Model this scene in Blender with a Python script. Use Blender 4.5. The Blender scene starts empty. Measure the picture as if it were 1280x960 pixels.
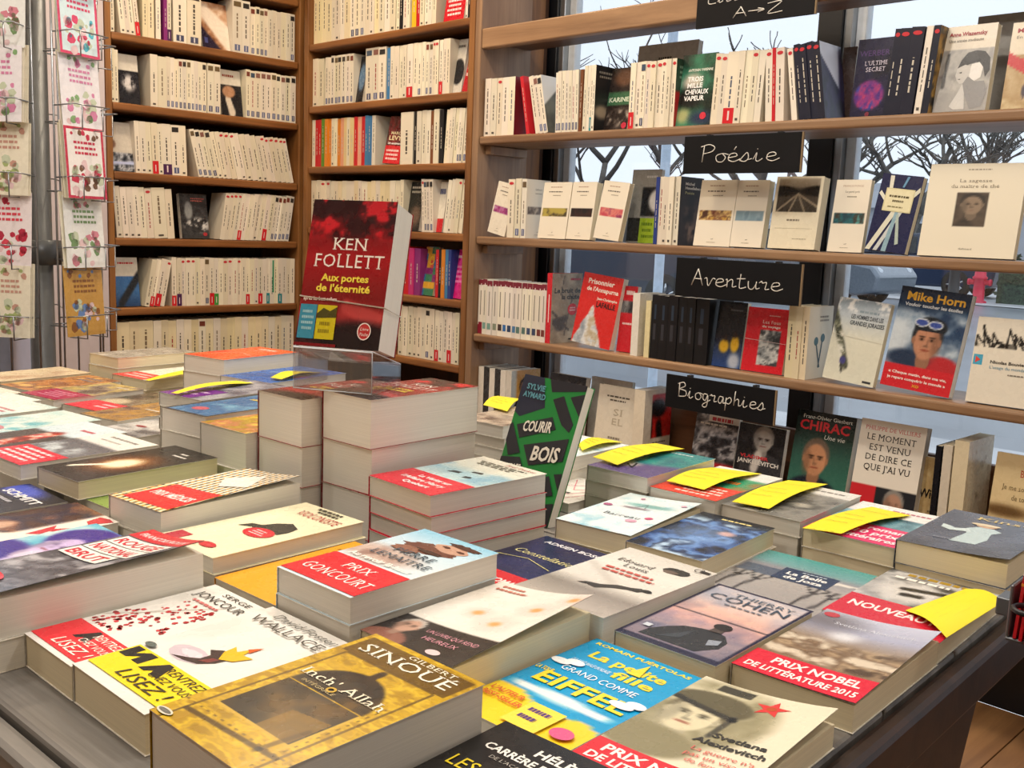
import bpy, bmesh, math, random
import numpy as np
from mathutils import Matrix, Vector
R = math.radians
scene = bpy.context.scene
COL = scene.collection
CAM = Vector((0, 0, 1.15))
FPX = 1270.5
YAW, PIT, ROL = R(-44.53), R(8.627), R(2.235)
_f = Vector((math.sin(YAW)*math.cos(PIT), math.cos(YAW)*math.cos(PIT), -math.sin(PIT)))
_r = _f.cross(Vector((0, 0, 1))).normalized(); _u = _r.cross(_f)
RGT = math.cos(ROL)*_r+math.sin(ROL)*_u
UPV = -math.sin(ROL)*_r+math.cos(ROL)*_u
FWD = _f
cam_data = bpy.data.cameras.new('camera'); cam_data.sensor_width = 36; cam_data.lens = FPX/1280*36
cam_data.clip_start = .02; cam_data.clip_end = 500
camera = bpy.data.objects.new('camera', cam_data); COL.objects.link(camera)
mw = Matrix.Identity(4)
for i in range(3):
    mw[i][0], mw[i][1], mw[i][2], mw[i][3] = RGT[i], UPV[i], -FWD[i], CAM[i]
camera.matrix_world = mw
scene.camera = camera

# ---- world: bright overcast winter sky
world = bpy.data.worlds.new('overcast_sky'); scene.world = world; world.use_nodes = True
wn = world.node_tree.nodes; wl = world.node_tree.links
bg = wn['Background']; bg.inputs[1].default_value = 2.7
tc = wn.new('ShaderNodeTexCoord'); ns = wn.new('ShaderNodeTexNoise'); ns.inputs['Scale'].default_value = 2.2; ns.inputs['Detail'].default_value = 4
rp = wn.new('ShaderNodeValToRGB'); rp.color_ramp.elements[0].color = (.74, .84, 1, 1); rp.color_ramp.elements[1].color = (.95, .98, 1, 1)
wl.new(tc.outputs['Generated'], ns.inputs['Vector']); wl.new(ns.outputs['Fac'], rp.inputs['Fac']); wl.new(rp.outputs['Color'], bg.inputs[0])
vs = scene.view_settings
vs.view_transform = 'Standard'; vs.look = 'None'; vs.gamma = 1; vs.use_curve_mapping = False; vs.exposure = -1.12

LAMP_POS = [(-2.75, 1.75, 15), (-2.85, .9, 12), (-2.2, 1.55, 14), (-1.35, 1.35, 15), (-1.75, .45, 15), (-.85, .55, 12.5),
            (-.35, 1.35, 13), (-.9, -.45, 13), (.35, .25, 10), (-2.0, -.6, 12), (.9, 1.5, 9)]
WARM, NEUTRAL = (1, .78, .53), (1, .915, .80)
CEIL = 2.75

def px(x, y, ax, v):
    """world point on the plane axis=v seen at photo pixel (x,y)"""
    d = RGT*((x-640)/FPX)+UPV*(-(y-480)/FPX)+FWD
    return CAM+d*((v-CAM[ax])/d[ax])
def pz(x, y, z): return px(x, y, 2, z)

# ---- helpers
def lin(c):
    if isinstance(c, str):
        c = c.lstrip('#'); c = tuple(int(c[i:i+2], 16)/255 for i in (0, 2, 4))
    return tuple((x/12.92 if x <= .04045 else ((x+.055)/1.055)**2.4) for x in c)
def rgb(c):
    if isinstance(c, str):
        c = c.lstrip('#'); return np.array([int(c[i:i+2], 16)/255 for i in (0, 2, 4)])
    return np.array(c, float)
def to_lin(a):
    a = np.clip(a, 0, 1); return np.where(a <= .04045, a/12.92, ((a+.055)/1.055)**2.4)

def tag(o, label=None, cat=None, group=None, kind=None):
    if label: o['label'] = label
    if cat: o['category'] = cat
    if group: o['group'] = group
    if kind: o['kind'] = kind
    return o
def empty(name, loc=(0, 0, 0), rz=0, mat=None, parent=None):
    o = bpy.data.objects.new(name, None); COL.objects.link(o); o.empty_display_size = .05
    if mat is not None: o.matrix_world = mat
    else: o.location = loc; o.rotation_euler = (0, 0, rz)
    if parent: o.parent = parent
    return o
def link(name, me, mat=None, parent=None, loc=None, rot=None):
    o = bpy.data.objects.new(name, me); COL.objects.link(o)
    if mat is not None and not me.materials: me.materials.append(mat)
    if parent is not None: o.parent = parent
    if loc is not None: o.location = loc
    if rot is not None: o.rotation_euler = rot
    return o

class MB:
    """collects coloured polygons for one mesh"""
    def __init__(s): s.v = []; s.f = []; s.c = []; s.m = []; s.n = 0; s.sm = []
    def add(s, verts, faces, col=(1, 1, 1), mi=0, smooth=False):
        verts = np.asarray(verts, float); k = len(verts)
        s.v.append(verts)
        c = np.asarray(col, float)
        if c.ndim == 1: c = np.tile(to_lin(c), (k, 1))
        else: c = to_lin(c)
        s.c.append(c)
        n = s.n
        s.f += [tuple(i+n for i in f) for f in faces]
        s.m += [mi]*len(faces); s.sm += [smooth]*len(faces); s.n += k
    def box(s, x0, x1, y0, y1, z0, z1, col=(1, 1, 1), mi=0):
        s.add([(x0, y0, z0), (x1, y0, z0), (x1, y1, z0), (x0, y1, z0), (x0, y0, z1), (x1, y0, z1), (x1, y1, z1), (x0, y1, z1)],
              [(0, 3, 2, 1), (4, 5, 6, 7), (0, 1, 5, 4), (1, 2, 6, 5), (2, 3, 7, 6), (3, 0, 4, 7)], rgb(col), mi)
    def tube(s, pts, rad, n=8, col=(1, 1, 1), mi=0, closed=False, caps=True):
        pts = [Vector(p) for p in pts]; k = len(pts)
        rads = rad if hasattr(rad, '__len__') else [rad]*k
        rings = []; ref = None
        for i, p in enumerate(pts):
            if closed: d = pts[(i+1) % k]-pts[i-1]
            else: d = pts[min(i+1, k-1)]-pts[max(i-1, 0)]
            d.normalize()
            if ref is None:
                ref = Vector((0, 0, 1)) if abs(d.z) < .9 else Vector((1, 0, 0))
            a = (ref-d*ref.dot(d)).normalized(); ref = a; b = d.cross(a)
            rings += [tuple(p+(a*math.cos(2*math.pi*j/n)+b*math.sin(2*math.pi*j/n))*rads[i]) for j in range(n)]
        fs = []
        for i in range(k if closed else k-1):
            i2 = (i+1) % k
            for j in range(n):
                j2 = (j+1) % n
                fs.append((i*n+j, i*n+j2, i2*n+j2, i2*n+j))
        if caps and not closed:
            fs.append(tuple(range(n-1, -1, -1))); fs.append(tuple((k-1)*n+j for j in range(n)))
        s.add(rings, fs, rgb(col), mi, True)
    def lathe(s, prof, n=24, col=(1, 1, 1), mi=0, c=(0, 0, 0)):
        vs = []; fs = []
        for r, z in prof:
            vs += [(c[0]+r*math.cos(2*math.pi*j/n), c[1]+r*math.sin(2*math.pi*j/n), c[2]+z) for j in range(n)]
        for i in range(len(prof)-1):
            for j in range(n):
                j2 = (j+1) % n; fs.append((i*n+j, i*n+j2, (i+1)*n+j2, (i+1)*n+j))
        s.add(vs, fs, rgb(col), mi, True)
    def mesh(s, name, mats):
        me = bpy.data.meshes.new(name)
        V = np.concatenate(s.v) if s.v else np.zeros((0, 3))
        me.from_pydata(V.tolist(), [], s.f)
        at = me.color_attributes.new('Col', 'FLOAT_COLOR', 'POINT')
        C = np.concatenate(s.c); C4 = np.ones((len(C), 4)); C4[:, :3] = C
        at.data.foreach_set('color', C4.ravel().astype(np.float32))
        if not isinstance(mats, (list, tuple)): mats = [mats]
        for m in mats: me.materials.append(m)
        if len(mats) > 1: me.polygons.foreach_set('material_index', s.m)
        if any(s.sm): me.polygons.foreach_set('use_smooth', s.sm)
        me.update(); return me
    def build(s, name, mats, parent=None, loc=None, rot=None):
        return link(name, s.mesh(name, mats), None, parent, loc, rot)

def board(name, x0, x1, y0, y1, z0, z1, mat, parent=None, bev=.003, seg=2):
    bm = bmesh.new(); bmesh.ops.create_cube(bm, size=1)
    for v in bm.verts: v.co = Vector(((x0+x1)/2+v.co.x*(x1-x0), (y0+y1)/2+v.co.y*(y1-y0), (z0+z1)/2+v.co.z*(z1-z0)))
    if bev: bmesh.ops.bevel(bm, geom=bm.edges[:], offset=bev, segments=seg, affect='EDGES', profile=.5)
    me = bpy.data.meshes.new(name); bm.to_mesh(me); bm.free()
    return link(name, me, mat, parent)

# ---- materials (all node based)
def _mat(name):
    m = bpy.data.materials.new(name); m.use_nodes = True
    return m, m.node_tree.nodes, m.node_tree.links, m.node_tree.nodes['Principled BSDF']
def m_plain(name, c, rough=.5, metal=0, noise=.06, sc=30, bump=0, spec=.5):
    m, n, l, b = _mat(name); c = lin(c)
    t = n.new('ShaderNodeTexCoord'); ns = n.new('ShaderNodeTexNoise'); ns.inputs['Scale'].default_value = sc; ns.inputs['Detail'].default_value = 4
    r = n.new('ShaderNodeValToRGB')
    r.color_ramp.elements[0].position = .3; r.color_ramp.elements[1].position = .7
    r.color_ramp.elements[0].color = tuple(x*(1-noise*2) for x in c)+(1,); r.color_ramp.elements[1].color = tuple(min(1, x*(1+noise)) for x in c)+(1,)
    l.new(t.outputs['Object'], ns.inputs['Vector']); l.new(ns.outputs['Fac'], r.inputs['Fac']); l.new(r.outputs['Color'], b.inputs['Base Color'])
    b.inputs['Roughness'].default_value = rough; b.inputs['Metallic'].default_value = metal; b.inputs['Specular IOR Level'].default_value = spec
    if bump:
        bp = n.new('ShaderNodeBump'); bp.inputs['Strength'].default_value = bump; bp.inputs['Distance'].default_value = .01
        l.new(ns.outputs['Fac'], bp.inputs['Height']); l.new(bp.outputs['Normal'], b.inputs['Normal'])
    return m
def m_wood(name, c1, c2, axis=0, sc=1, rough=.45, knots=True):
    """grain runs along local axis"""
    m, n, l, b = _mat(name)
    t = n.new('ShaderNodeTexCoord'); mp = n.new('ShaderNodeMapping')
    s = [26*sc]*3; s[axis] = 1.6*sc; mp.inputs['Scale'].default_value = s
    ns = n.new('ShaderNodeTexNoise'); ns.inputs['Scale'].default_value = 1; ns.inputs['Detail'].default_value = 6; ns.inputs['Roughness'].default_value = .62; ns.inputs['Distortion'].default_value = .8
    r = n.new('ShaderNodeValToRGB'); e = r.color_ramp.elements
    e[0].position = .3; e[0].color = lin(c1)+(1,); e[1].position = .72; e[1].color = lin(c2)+(1,)
    l.new(t.outputs['Object'], mp.inputs['Vector']); l.new(mp.outputs['Vector'], ns.inputs['Vector']); l.new(ns.outputs['Fac'], r.inputs['Fac'])
    out = r.outputs['Color']
    if knots:
        n2 = n.new('ShaderNodeTexNoise'); n2.inputs['Scale'].default_value = 4; n2.inputs['Detail'].default_value = 2
        r2 = n.new('ShaderNodeValToRGB'); r2.color_ramp.elements[0].position = .35; r2.color_ramp.elements[0].color = (.72, .66, .6, 1); r2.color_ramp.elements[1].position = .6; r2.color_ramp.elements[1].color = (1, 1, 1, 1)
        mx = n.new('ShaderNodeMix'); mx.data_type = 'RGBA'; mx.blend_type = 'MULTIPLY'; mx.inputs['Factor'].default_value = .7
        l.new(t.outputs['Object'], n2.inputs['Vector']); l.new(n2.outputs['Fac'], r2.inputs['Fac']); l.new(out, mx.inputs['A']); l.new(r2.outputs['Color'], mx.inputs['B']); out = mx.outputs['Result']
    l.new(out, b.inputs['Base Color']); b.inputs['Roughness'].default_value = rough
    bp = n.new('ShaderNodeBump'); bp.inputs['Strength'].default_value = .15; bp.inputs['Distance'].default_value = .002
    l.new(ns.outputs['Fac'], bp.inputs['Height']); l.new(bp.outputs['Normal'], b.inputs['Normal'])
    return m
def m_print(name, rough=.3, coat=0.0, spec=.5):
    m, n, l, b = _mat(name)
    a = n.new('ShaderNodeVertexColor'); a.layer_name = 'Col'
    l.new(a.outputs['Color'], b.inputs['Base Color'])
    ns = n.new('ShaderNodeTexNoise'); ns.inputs['Scale'].default_value = 60; t = n.new('ShaderNodeTexCoord'); l.new(t.outputs['Object'], ns.inputs['Vector'])
    mr = n.new('ShaderNodeMapRange'); mr.inputs['To Min'].default_value = rough-.05; mr.inputs['To Max'].default_value = rough+.06
    l.new(ns.outputs['Fac'], mr.inputs['Value']); l.new(mr.outputs['Result'], b.inputs['Roughness'])
    b.inputs['Specular IOR Level'].default_value = spec
    return m
def m_pages(name, c):
    m, n, l, b = _mat(name); c = lin(c)
    t = n.new('ShaderNodeTexCoord'); mp = n.new('ShaderNodeMapping'); mp.inputs['Scale'].default_value = (5, 5, 1500)
    ns = n.new('ShaderNodeTexNoise'); ns.inputs['Scale'].default_value = 1; ns.inputs['Detail'].default_value = 2
    r = n.new('ShaderNodeValToRGB'); r.color_ramp.elements[0].position = .25; r.color_ramp.elements[1].position = .75
    r.color_ramp.elements[0].color = tuple(x*.87 for x in c)+(1,); r.color_ramp.elements[1].color = c+(1,)
    l.new(t.outputs['Object'], mp.inputs['Vector']); l.new(mp.outputs['Vector'], ns.inputs['Vector']); l.new(ns.outputs['Fac'], r.inputs['Fac']); l.new(r.outputs['Color'], b.inputs['Base Color'])
    b.inputs['Roughness'].default_value = .85; b.inputs['Specular IOR Level'].default_value = .15
    bp = n.new('ShaderNodeBump'); bp.inputs['Strength'].default_value = .12; bp.inputs['Distance'].default_value = .0004
    l.new(ns.outputs['Fac'], bp.inputs['Height']); l.new(bp.outputs['Normal'], b.inputs['Normal'])
    return m
def m_glass(name, tint=(.97, .99, 1), refl=.06):
    m = bpy.data.materials.new(name); m.use_nodes = True; n = m.node_tree.nodes; l = m.node_tree.links; n.clear()
    o = n.new('ShaderNodeOutputMaterial'); tr = n.new('ShaderNodeBsdfTransparent'); tr.inputs[0].default_value = tint+(1,)
    g = n.new('ShaderNodeBsdfGlossy'); g.inputs['Roughness'].default_value = .02
    fr = n.new('ShaderNodeLayerWeight'); fr.inputs['Blend'].default_value = .5; pw = n.new('ShaderNodeMath'); pw.operation = 'POWER'; pw.inputs[1].default_value = 3.5; ma = n.new('ShaderNodeMath'); ma.operation = 'MULTIPLY_ADD'; ma.inputs[1].default_value = .7; ma.inputs[2].default_value = refl; ma.use_clamp = True
    l.new(fr.outputs['Facing'], pw.inputs[0]); l.new(pw.outputs[0], ma.inputs[0])
    mx = n.new('ShaderNodeMixShader'); l.new(ma.outputs[0], mx.inputs[0]); l.new(tr.outputs[0], mx.inputs[1]); l.new(g.outputs[0], mx.inputs[2]); l.new(mx.outputs[0], o.inputs[0])
    return m
def m_emit(name, c, s):
    m, n, l, b = _mat(name)
    b.inputs['Base Color'].default_value = lin(c)+(1,); b.inputs['Emission Color'].default_value = tuple(c)+(1,) if not isinstance(c, str) else lin(c)+(1,); b.inputs['Emission Strength'].default_value = s
    return m
MT = dict(
    shelf=m_wood('honey_wood_along_y', '#6e4423', '#a8713f', 1), shelfx=m_wood('honey_wood_along_x', '#6e4423', '#a8713f', 0), post=m_wood('honey_wood_upright', '#6e4624', '#a3713f', 2),
    back=m_wood('dark_back_board', '#2a180d', '#4a2d18', 2, knots=False, rough=.7),
    cx=m_wood('daylit_wood_along_x', '#7d5f47', '#ad8a68', 0), cz=m_wood('daylit_wood_upright', '#7f624c', '#ab8b6c', 2), cback=m_wood('brown_plank', '#5b3a22', '#80573a', 0),  # window shelving wood toned paler, with daylight painted into its colour
    tabletop=m_wood('worn_grey_wood', '#4e4a46', '#8b8782', 0, knots=False), tableside=m_wood('dark_brown_wood', '#22140e', '#3d261a', 0, knots=False),
    floor=m_wood('oak_floor', '#7a5330', '#b58654', 1, .6), wall=m_plain('pale_lilac_paint', '#cfc6cd', .7, noise=.02), wall2=m_plain('cream_paint', '#d9cfbf', .7, noise=.02), ceil=m_plain('white_ceiling_paint', '#e8e4dc', .8, noise=.01),
    black=m_plain('black_lacquer', '#101218', .4, noise=.1), alu=m_plain('brushed_aluminium', '#a9b0b8', .3, .9, .05), white_metal=m_plain('white_lacquer_metal', '#cfd6de', .4),
    chalk=m_plain('chalk', '#e6e4de', .9, noise=.15, sc=300), slate=m_plain('slate_black_board', '#0a0b10', .7, noise=.15, sc=12, spec=.25), slate_edge=m_plain('raw_board_edge', '#8d7758', .7),
    gloss=m_print('laminated_print', .27), matte=m_print('matte_print', .5), satin=m_print('satin_print', .38),
    pw=m_pages('white_pages', '#ece8de'), pc=m_pages('cream_pages', '#e6dabb'), pg=m_pages('greyish_pages', '#dcd7cd'),
    glass=m_glass('window_glass'), acrylic=m_glass('clear_acrylic', (.9, .89, .9), .13), yellow=m_plain('yellow_paper', '#efe02a', .6, noise=.03),
    wire=m_plain('chrome_wire', '#9a9da2', .3, .8), rubber=m_plain('rubber', '#1a1a1a', .8), band=m_plain('elastic_band', '#d8d2c4', .7), bandd=m_plain('dark_elastic', '#222429', .7),
    asphalt=m_plain('wet_asphalt', '#8e949c', .3, noise=.15, sc=.7), pave=m_plain('pavement', '#cfd1d4', .5, noise=.12, sc=1.5), bark=m_plain('plane_tree_bark', '#6d6862', .9, noise=.35, sc=4, bump=.5),
    twig=m_plain('dark_twig_bark', '#4d4845', .9, noise=.2), carb=m_plain('dark_blue_car_paint', '#1d2a3e', .18), carg=m_plain('silver_car_paint', '#8a929c', .2, .3), carl=m_plain('navy_car_paint', '#2d3850', .2), cglass=m_plain('dark_car_glass', '#10161c', .08),
    chrome=m_plain('chrome', '#c4c8cc', .15, 1), hyd=m_plain('pinkish_red_paint', '#e0304f', .35), hedge=m_plain('hedge_leaves', '#3c4f3a', .8, noise=.5, sc=25), facade=m_plain('hazy_grey_render', '#b4b8c0', .9, noise=.04, sc=1), roof=m_plain('hazy_pale_roof', '#c6cad2', .9, noise=.03, sc=.3), lantern=m_plain('dark_green_iron', '#2a3036', .5),  # facade and roof colours lightened to paint in distance haze
    lampwhite=m_plain('frosted_lantern_glass', '#dde3ea', .4), yellowpaint=m_plain('yellow_painted_sheet', '#e3b92a', .5), lampglow=m_emit('lamp_diffuser', (1, .86, .68), 14), steel=m_plain('steel_blue_pole', '#b3c4d6', .4), cardback=m_plain('envelope_paper', '#dfd6bd', .8), hub=m_plain('grey_rack_metal', '#6b7076', .4, .6))
# ================= structure
def plane(name, pts, mat, kind='structure'):
    mb = MB(); mb.add(pts, [tuple(range(len(pts)))]); o = mb.build(name, mat); o['kind'] = kind; return o
XW, YW, X1, Y0 = -3.80, 2.62, 2.2, -2.4
# plank floor: each board a part of the floor
floor = plane('floor', [(XW, Y0, -.012), (X1, Y0, -.012), (X1, YW, -.012), (XW, YW, -.012)], m_plain('floor_joint_dark', '#2a1a10', .9))
def plank_row(x0, w):
    rnd = random.Random(int(x0*1000)); y = Y0-rnd.random()
    while y < YW:
        L = rnd.uniform(1.1, 1.7); a, b = max(y, Y0), min(y+L, YW)
        if b-a > .03: board('floor_plank', x0+.0015, x0+w-.0015, a+.001, b-.001, -.012, 0, MT['floor'], floor, .001, 1)
        y += L
xx = XW
while xx < X1-.05: plank_row(xx, min(.14, X1-xx)); xx += .14
plane('ceiling', [(XW, Y0, CEIL), (XW, YW, CEIL), (X1, YW, CEIL), (X1, Y0, CEIL)], MT['ceil'])
def wallbox(name, x0, x1, y0, y1, z0, z1, mat):
    o = board(name, x0, x1, y0, y1, z0, z1, mat, None, 0); o['kind'] = 'structure'; return o
# left wall with a glazed opening behind the card rack
wl_ = wallbox('wall_left', XW-.15, XW, 1.5365, YW+.2, 0, CEIL, MT['wall'])
def child_box(name, par, *a): 
    o = board(name, *a, None, 0); o.parent = par; return o
child_box('wall_niche_side', wl_, XW-.15, -3.503, 1.33, 1.536, 0, CEIL, MT['wall']); child_box('wall_pier', wl_, XW-.15, XW, Y0-.15, .75, 0, CEIL, MT['wall']); child_box('wall_lintel', wl_, XW-.15, XW, .75, 1.33, 2.3, CEIL, MT['wall'])
wallbox('wall_back', XW-.15, X1+.15, Y0-.15, Y0, 0, CEIL, MT['wall2'])
wallbox('wall_right', X1, X1+.15, Y0, YW+.2, 0, CEIL, MT['wall2'])
ww = wallbox('wall_window', XW, -2.55, YW, YW+.2, 0, CEIL, MT['wall2'])
child_box('wall_sill', ww, -2.55, X1, YW, YW+.2, 0, .18, MT['black']); child_box('wall_header', ww, -2.55, X1, YW, YW+.2, 2.6, CEIL, MT['wall2'])
# glazed door to the left
d1 = empty('door_1', (XW-.075, 1.04, 0)); d1['kind'] = 'structure'
for a in ((-.03, .03, -.29, -.24, 0, 2.3), (-.03, .03, .24, .29, 0, 2.3), (-.03, .03, -.24, .24, 0, .12), (-.03, .03, -.24, .24, 2.2, 2.3), (-.025, .025, -.24, .24, 1.0, 1.05)):
    board('door_frame', *a, MT['alu'], d1, .003)
for a in ((-.004, .004, -.24, .24, .12, 1.0), (-.004, .004, -.24, .24, 1.05, 2.2)): board('pane', *a, MT['glass'], d1, 0)
# shop window: black frames with aluminium beads, one pane each
edges = [-2.475, -1.431, -.387, .657, 1.70]
for i in range(4):
    w = empty('window_%d' % (i+1), ((edges[i]+edges[i+1])/2, YW+.06, .18)); w['kind'] = 'structure'
    hw = (edges[i+1]-edges[i])/2
    for nm, a, m in (('frame_stile', (-hw-.036, -hw+.036, -.05, .05, 0, 2.42), 'black'), ('glazing_bead', (-hw+.036, -hw+.06, -.04, .03, 0, 2.42), 'alu'), ('glazing_bead', (-hw+.06, -hw+.088, -.015, .02, 0, 2.42), 'white_metal'),
                     ('frame_rail', (-hw+.088, hw-.04, -.04, .04, 0, .07), 'black'), ('frame_rail', (-hw+.088, hw-.04, -.04, .04, 2.34, 2.42), 'black')):
        board(nm, *a, MT[m], w, .002, 1)
    board('pane', -hw+.08, hw-.036, -.004, .004, .07, 2.34, MT['glass'], w, 0)
# ceiling lamps (round surface-mounted downlights)
for i, (x, y, p) in enumerate(LAMP_POS):
    e = empty('ceiling_lamp', (x, y, CEIL)); tag(e, 'round white surface-mounted ceiling downlight with a warm glowing diffuser', 'ceiling lamp', 'ceiling downlights')
    mb = MB(); mb.lathe([(.0, 0), (.14, 0), (.14, -.05), (.125, -.055), (.12, -.05), (.12, -.03)], 32); mb.build('lamp_housing', MT['white_metal'], e)
    mb = MB(); mb.lathe([(.0001, -.032), (.12, -.032)], 32); mb.build('diffuser', MT['lampglow'], e)
    L = bpy.data.lights.new('lamp_light', 'AREA'); L.shape = 'DISK'; L.size = .2; L.energy = p*1.5; L.color = WARM if x < -2 else NEUTRAL
    lo = bpy.data.objects.new('lamp_light', L); COL.objects.link(lo); lo.parent = e; lo.location = (0, 0, -.06)

# ================= bookcases
AX, BY = -3.50, 2.28        # front planes
ASH = [z+1.15 for z in (-.815, -.572, -.327, -.081, .147, .38, .612, .845, 1.08)]
BSH = [z+1.15 for z in (-.69, -.459, -.24, -.02, .210, .4355, .665, .895)]
CSH = [z+1.15 for z in (-.665, -.342, -.025, .291)]
case_a = empty('bookcase', (AX-.13, 1.93, 0)); tag(case_a, 'tall honey-coloured wooden bookcase standing between the card rack and the room corner', 'bookcase')
def cbox(name, par, x0, x1, y0, y1, z0, z1, mat, bev=.003, seg=2):
    o = board(name, x0, x1, y0, y1, z0, z1, mat, par, bev, seg)
    l = par.location
    o.data.transform(Matrix.Translation(-l)); return o
cbox('side_panel', case_a, XW+.02, AX+.004, 1.538, 1.559, 0, 2.55, MT['post'])
cbox('side_panel', case_a, XW+.02, AX+.004, 2.306, 2.328, 0, 2.55, MT['post'])
cbox('back_panel', case_a, XW+.005, XW+.022, 1.54, 2.326, 0, 2.55, MT['back'], .001)
for z in ASH: cbox('shelf', case_a, XW+.02, AX, 1.561, 2.304, z-.027, z, MT['shelf'], .006, 3)
cbox('plinth', case_a, XW+.02, AX-.02, 1.561, 2.304, 0, .09, MT['post'])
case_b = empty('bookcase', (-2.95, BY+.13, 0)); tag(case_b, 'tall honey-coloured wooden bookcase between the room corner and the window shelving', 'bookcase')
cbox('side_panel', case_b, -3.422, -3.396, BY-.004, YW-.02, 0, 2.55, MT['post'])
cbox('side_panel', case_b, -2.493, -2.466, BY-.004, YW-.02, 0, 2.55, MT['post'])
cbox('back_panel', case_b, -3.42, -2.468, YW-.02, YW-.003, 0, 2.55, MT['back'], .001)
for z in BSH: cbox('shelf', case_b, -3.394, -2.495, BY, YW-.021, z-.026, z, MT['shelfx'], .006, 3)
cbox('plinth', case_b, -3.394, -2.495, BY+.02, YW-.021, 0, .09, MT['post'])
CX1 = .35
case_c = empty('window_shelving', (-1.0, BY+.1, 0)); tag(case_c, 'open-backed wooden display shelving built in front of the shop window', 'shelving')
cbox('side_panel', case_c, -2.464, -2.436, BY-.003, BY+.225, 0, 2.4, MT['cz'])
cbox('side_panel', case_c, CX1, CX1+.03, BY-.003, BY+.225, 0, 2.4, MT['cz'])
for z in CSH: cbox('shelf', case_c, -2.434, CX1, BY, BY+.215, z-.026, z, MT['cx'], .007, 3)
cbox('top_beam', case_c, -2.434, CX1, BY-.002, BY+.03, 1.711, 1.772, MT['cx'], .004)
cbox('shelf', case_c, -2.434, CX1, BY+.031, BY+.215, 1.735, 1.768, MT['cback'], .004)
for z in CSH[1:]: cbox('shelf_cleat', case_c, -2.434, -2.41, BY+.03, BY+.2, z-.055, z-.027, MT['cz'], .003)
cbox('rear_rail', case_c, -2.434, CX1, BY+.19, BY+.212, CSH[0]+.001, CSH[0]+.16, MT['cback'], .003)

# ================= outside, past the glass
plane('street_ground', [(-60, YW+.2, -.02), (40, YW+.2, -.02), (40, 90, -.02), (-60, 90, -.02)], MT['asphalt'])
plane('pavement', [(-60, YW+.2, -.01), (40, YW+.2, -.01), (40, 6.2, -.01), (-60, 6.2, -.01)], MT['pave'])
plane('far_pavement', [(-60, 21.5, -.005), (40, 21.5, -.005), (40, 27, -.005), (-60, 27, -.005)], MT['pave'])
plane('side_yard_ground', [(-40, -20, -.02), (-3.95, -20, -.02), (-3.95, 2.82, -.02), (-40, 2.82, -.02)], MT['pave'])
def extr(mb, prof, y0, y1, mi=0, taper=0, zmid=0):
    k = len(prof); vs = []
    for s_, y in ((1, y0), (-1, y1)):
        vs += [(x, y+s_*taper*max(0, z-zmid), z) for x, z in prof]
    fs = [tuple(range(k)), tuple(range(2*k-1, k-1, -1))]+[(i, (i+1) % k, k+(i+1) % k, k+i)[::-1] for i in range(k)]
    mb.add(vs, fs, (1, 1, 1), mi)
def make_car(loc, rz, paint, label, estate=True):
    e = empty('car', loc, rz); tag(e, label, 'car', None)
    mb = MB(); extr(mb, [(-2.15, .3), (-1.75, .24), (1.8, .24), (2.15, .32), (2.2, .6), (2.05, .78), (1.0, .95), (-2.1, .98), (-2.22, .75)], -.86, .86)
    o = mb.build('body', MT[paint], e); bv = o.modifiers.new('b', 'BEVEL'); bv.width = .06; bv.segments = 3
    mb = MB(); r = -2.0 if estate else -1.6
    extr(mb, [(-2.1, .97), (1.05, .95), (.25, 1.42), (-.4, 1.47), (r+.35, 1.44)], -.82, .82, 0, .28, .95)
    o = mb.build('cabin', MT[paint], e); bv = o.modifiers.new('b', 'BEVEL'); bv.width = .04; bv.segments = 2
    for s_ in (-1, 1):
        for x0, x1, a, b in ((-.35, .72, -.3, .2), (-1.25, -.42, -1.2, -.38), (-1.85, -1.33, -1.55, -1.26)):
            mb = MB(); y = s_*.835; y2 = s_*.72
            mb.add([(x0, y, 1.0), (x1, y, 1.0), (b, y2, 1.38), (a, y2, 1.38)], [(0, 1, 2, 3) if s_ < 0 else (3, 2, 1, 0)]); mb.build('side_window', MT['cglass'], e)
    for nm, q in (('windscreen', [(.98, -.74, 1.0), (.98, .74, 1.0), (.31, .62, 1.42), (.31, -.62, 1.42)]), ('rear_window', [(r-.06, .7, 1.02), (r-.06, -.7, 1.02), (r+.3, -.6, 1.42), (r+.3, .6, 1.42)])):
        mb = MB(); mb.add(q, [(0, 1, 2, 3)]); mb.build(nm, MT['cglass'], e)
    for x in (-1.35, 1.35):
        for s_ in (-1, 1):
            mb = MB(); mb.lathe([(.2, -.1), (.29, -.1), (.32, -.07), (.32, .07), (.29, .1), (.2, .1)], 28)
            w = mb.build('wheel', MT['rubber'], e, (x, s_*.8, .32), (math.pi/2, 0, 0))
            mb = MB(); mb.lathe([(.001, .03), (.06, .03), (.06, .0), (.2, -.02), (.2, .1)], 28)
            for k in range(7):
                a = k*2*math.pi/7; c_, s2 = math.cos(a), math.sin(a)
                mb.tube([(c_*.05, s2*.05, .06), (c_*.2, s2*.2, .08)], .022, 6); mb.tube([(c_*.05, s2*.05, -.06), (c_*.2, s2*.2, -.08)], .022, 6)
            mb.build('rim', MT['chrome'], w)
    for s_ in (-1, 1):
        mb = MB(); mb.lathe([(.001, .05), (.09, .03), (.12, -.03)], 16); mb.build('headlamp', MT['lampwhite'], e, (2.1, s_*.62, .64), (0, math.pi/2, 0))
        mb = MB(); mb.box(.75, .9, s_*.9-.08, s_*.9+.08, .98, 1.1); mb.build('wing_mirror', MT[paint], e)
    return e
q = pz(775, 386, 0); make_car((q.x, q.y, -.02), R(183), 'carb', 'dark blue estate car parked nearest the shop window')
q = pz(985, 374, 0); make_car((q.x, q.y, -.02), R(1), 'carg', 'silver car with spoked wheels parked across the street')
q = pz(1140, 366, 0); make_car((q.x, q.y, -.02), R(180), 'carl', 'navy car parked behind the fire hydrant')
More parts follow.
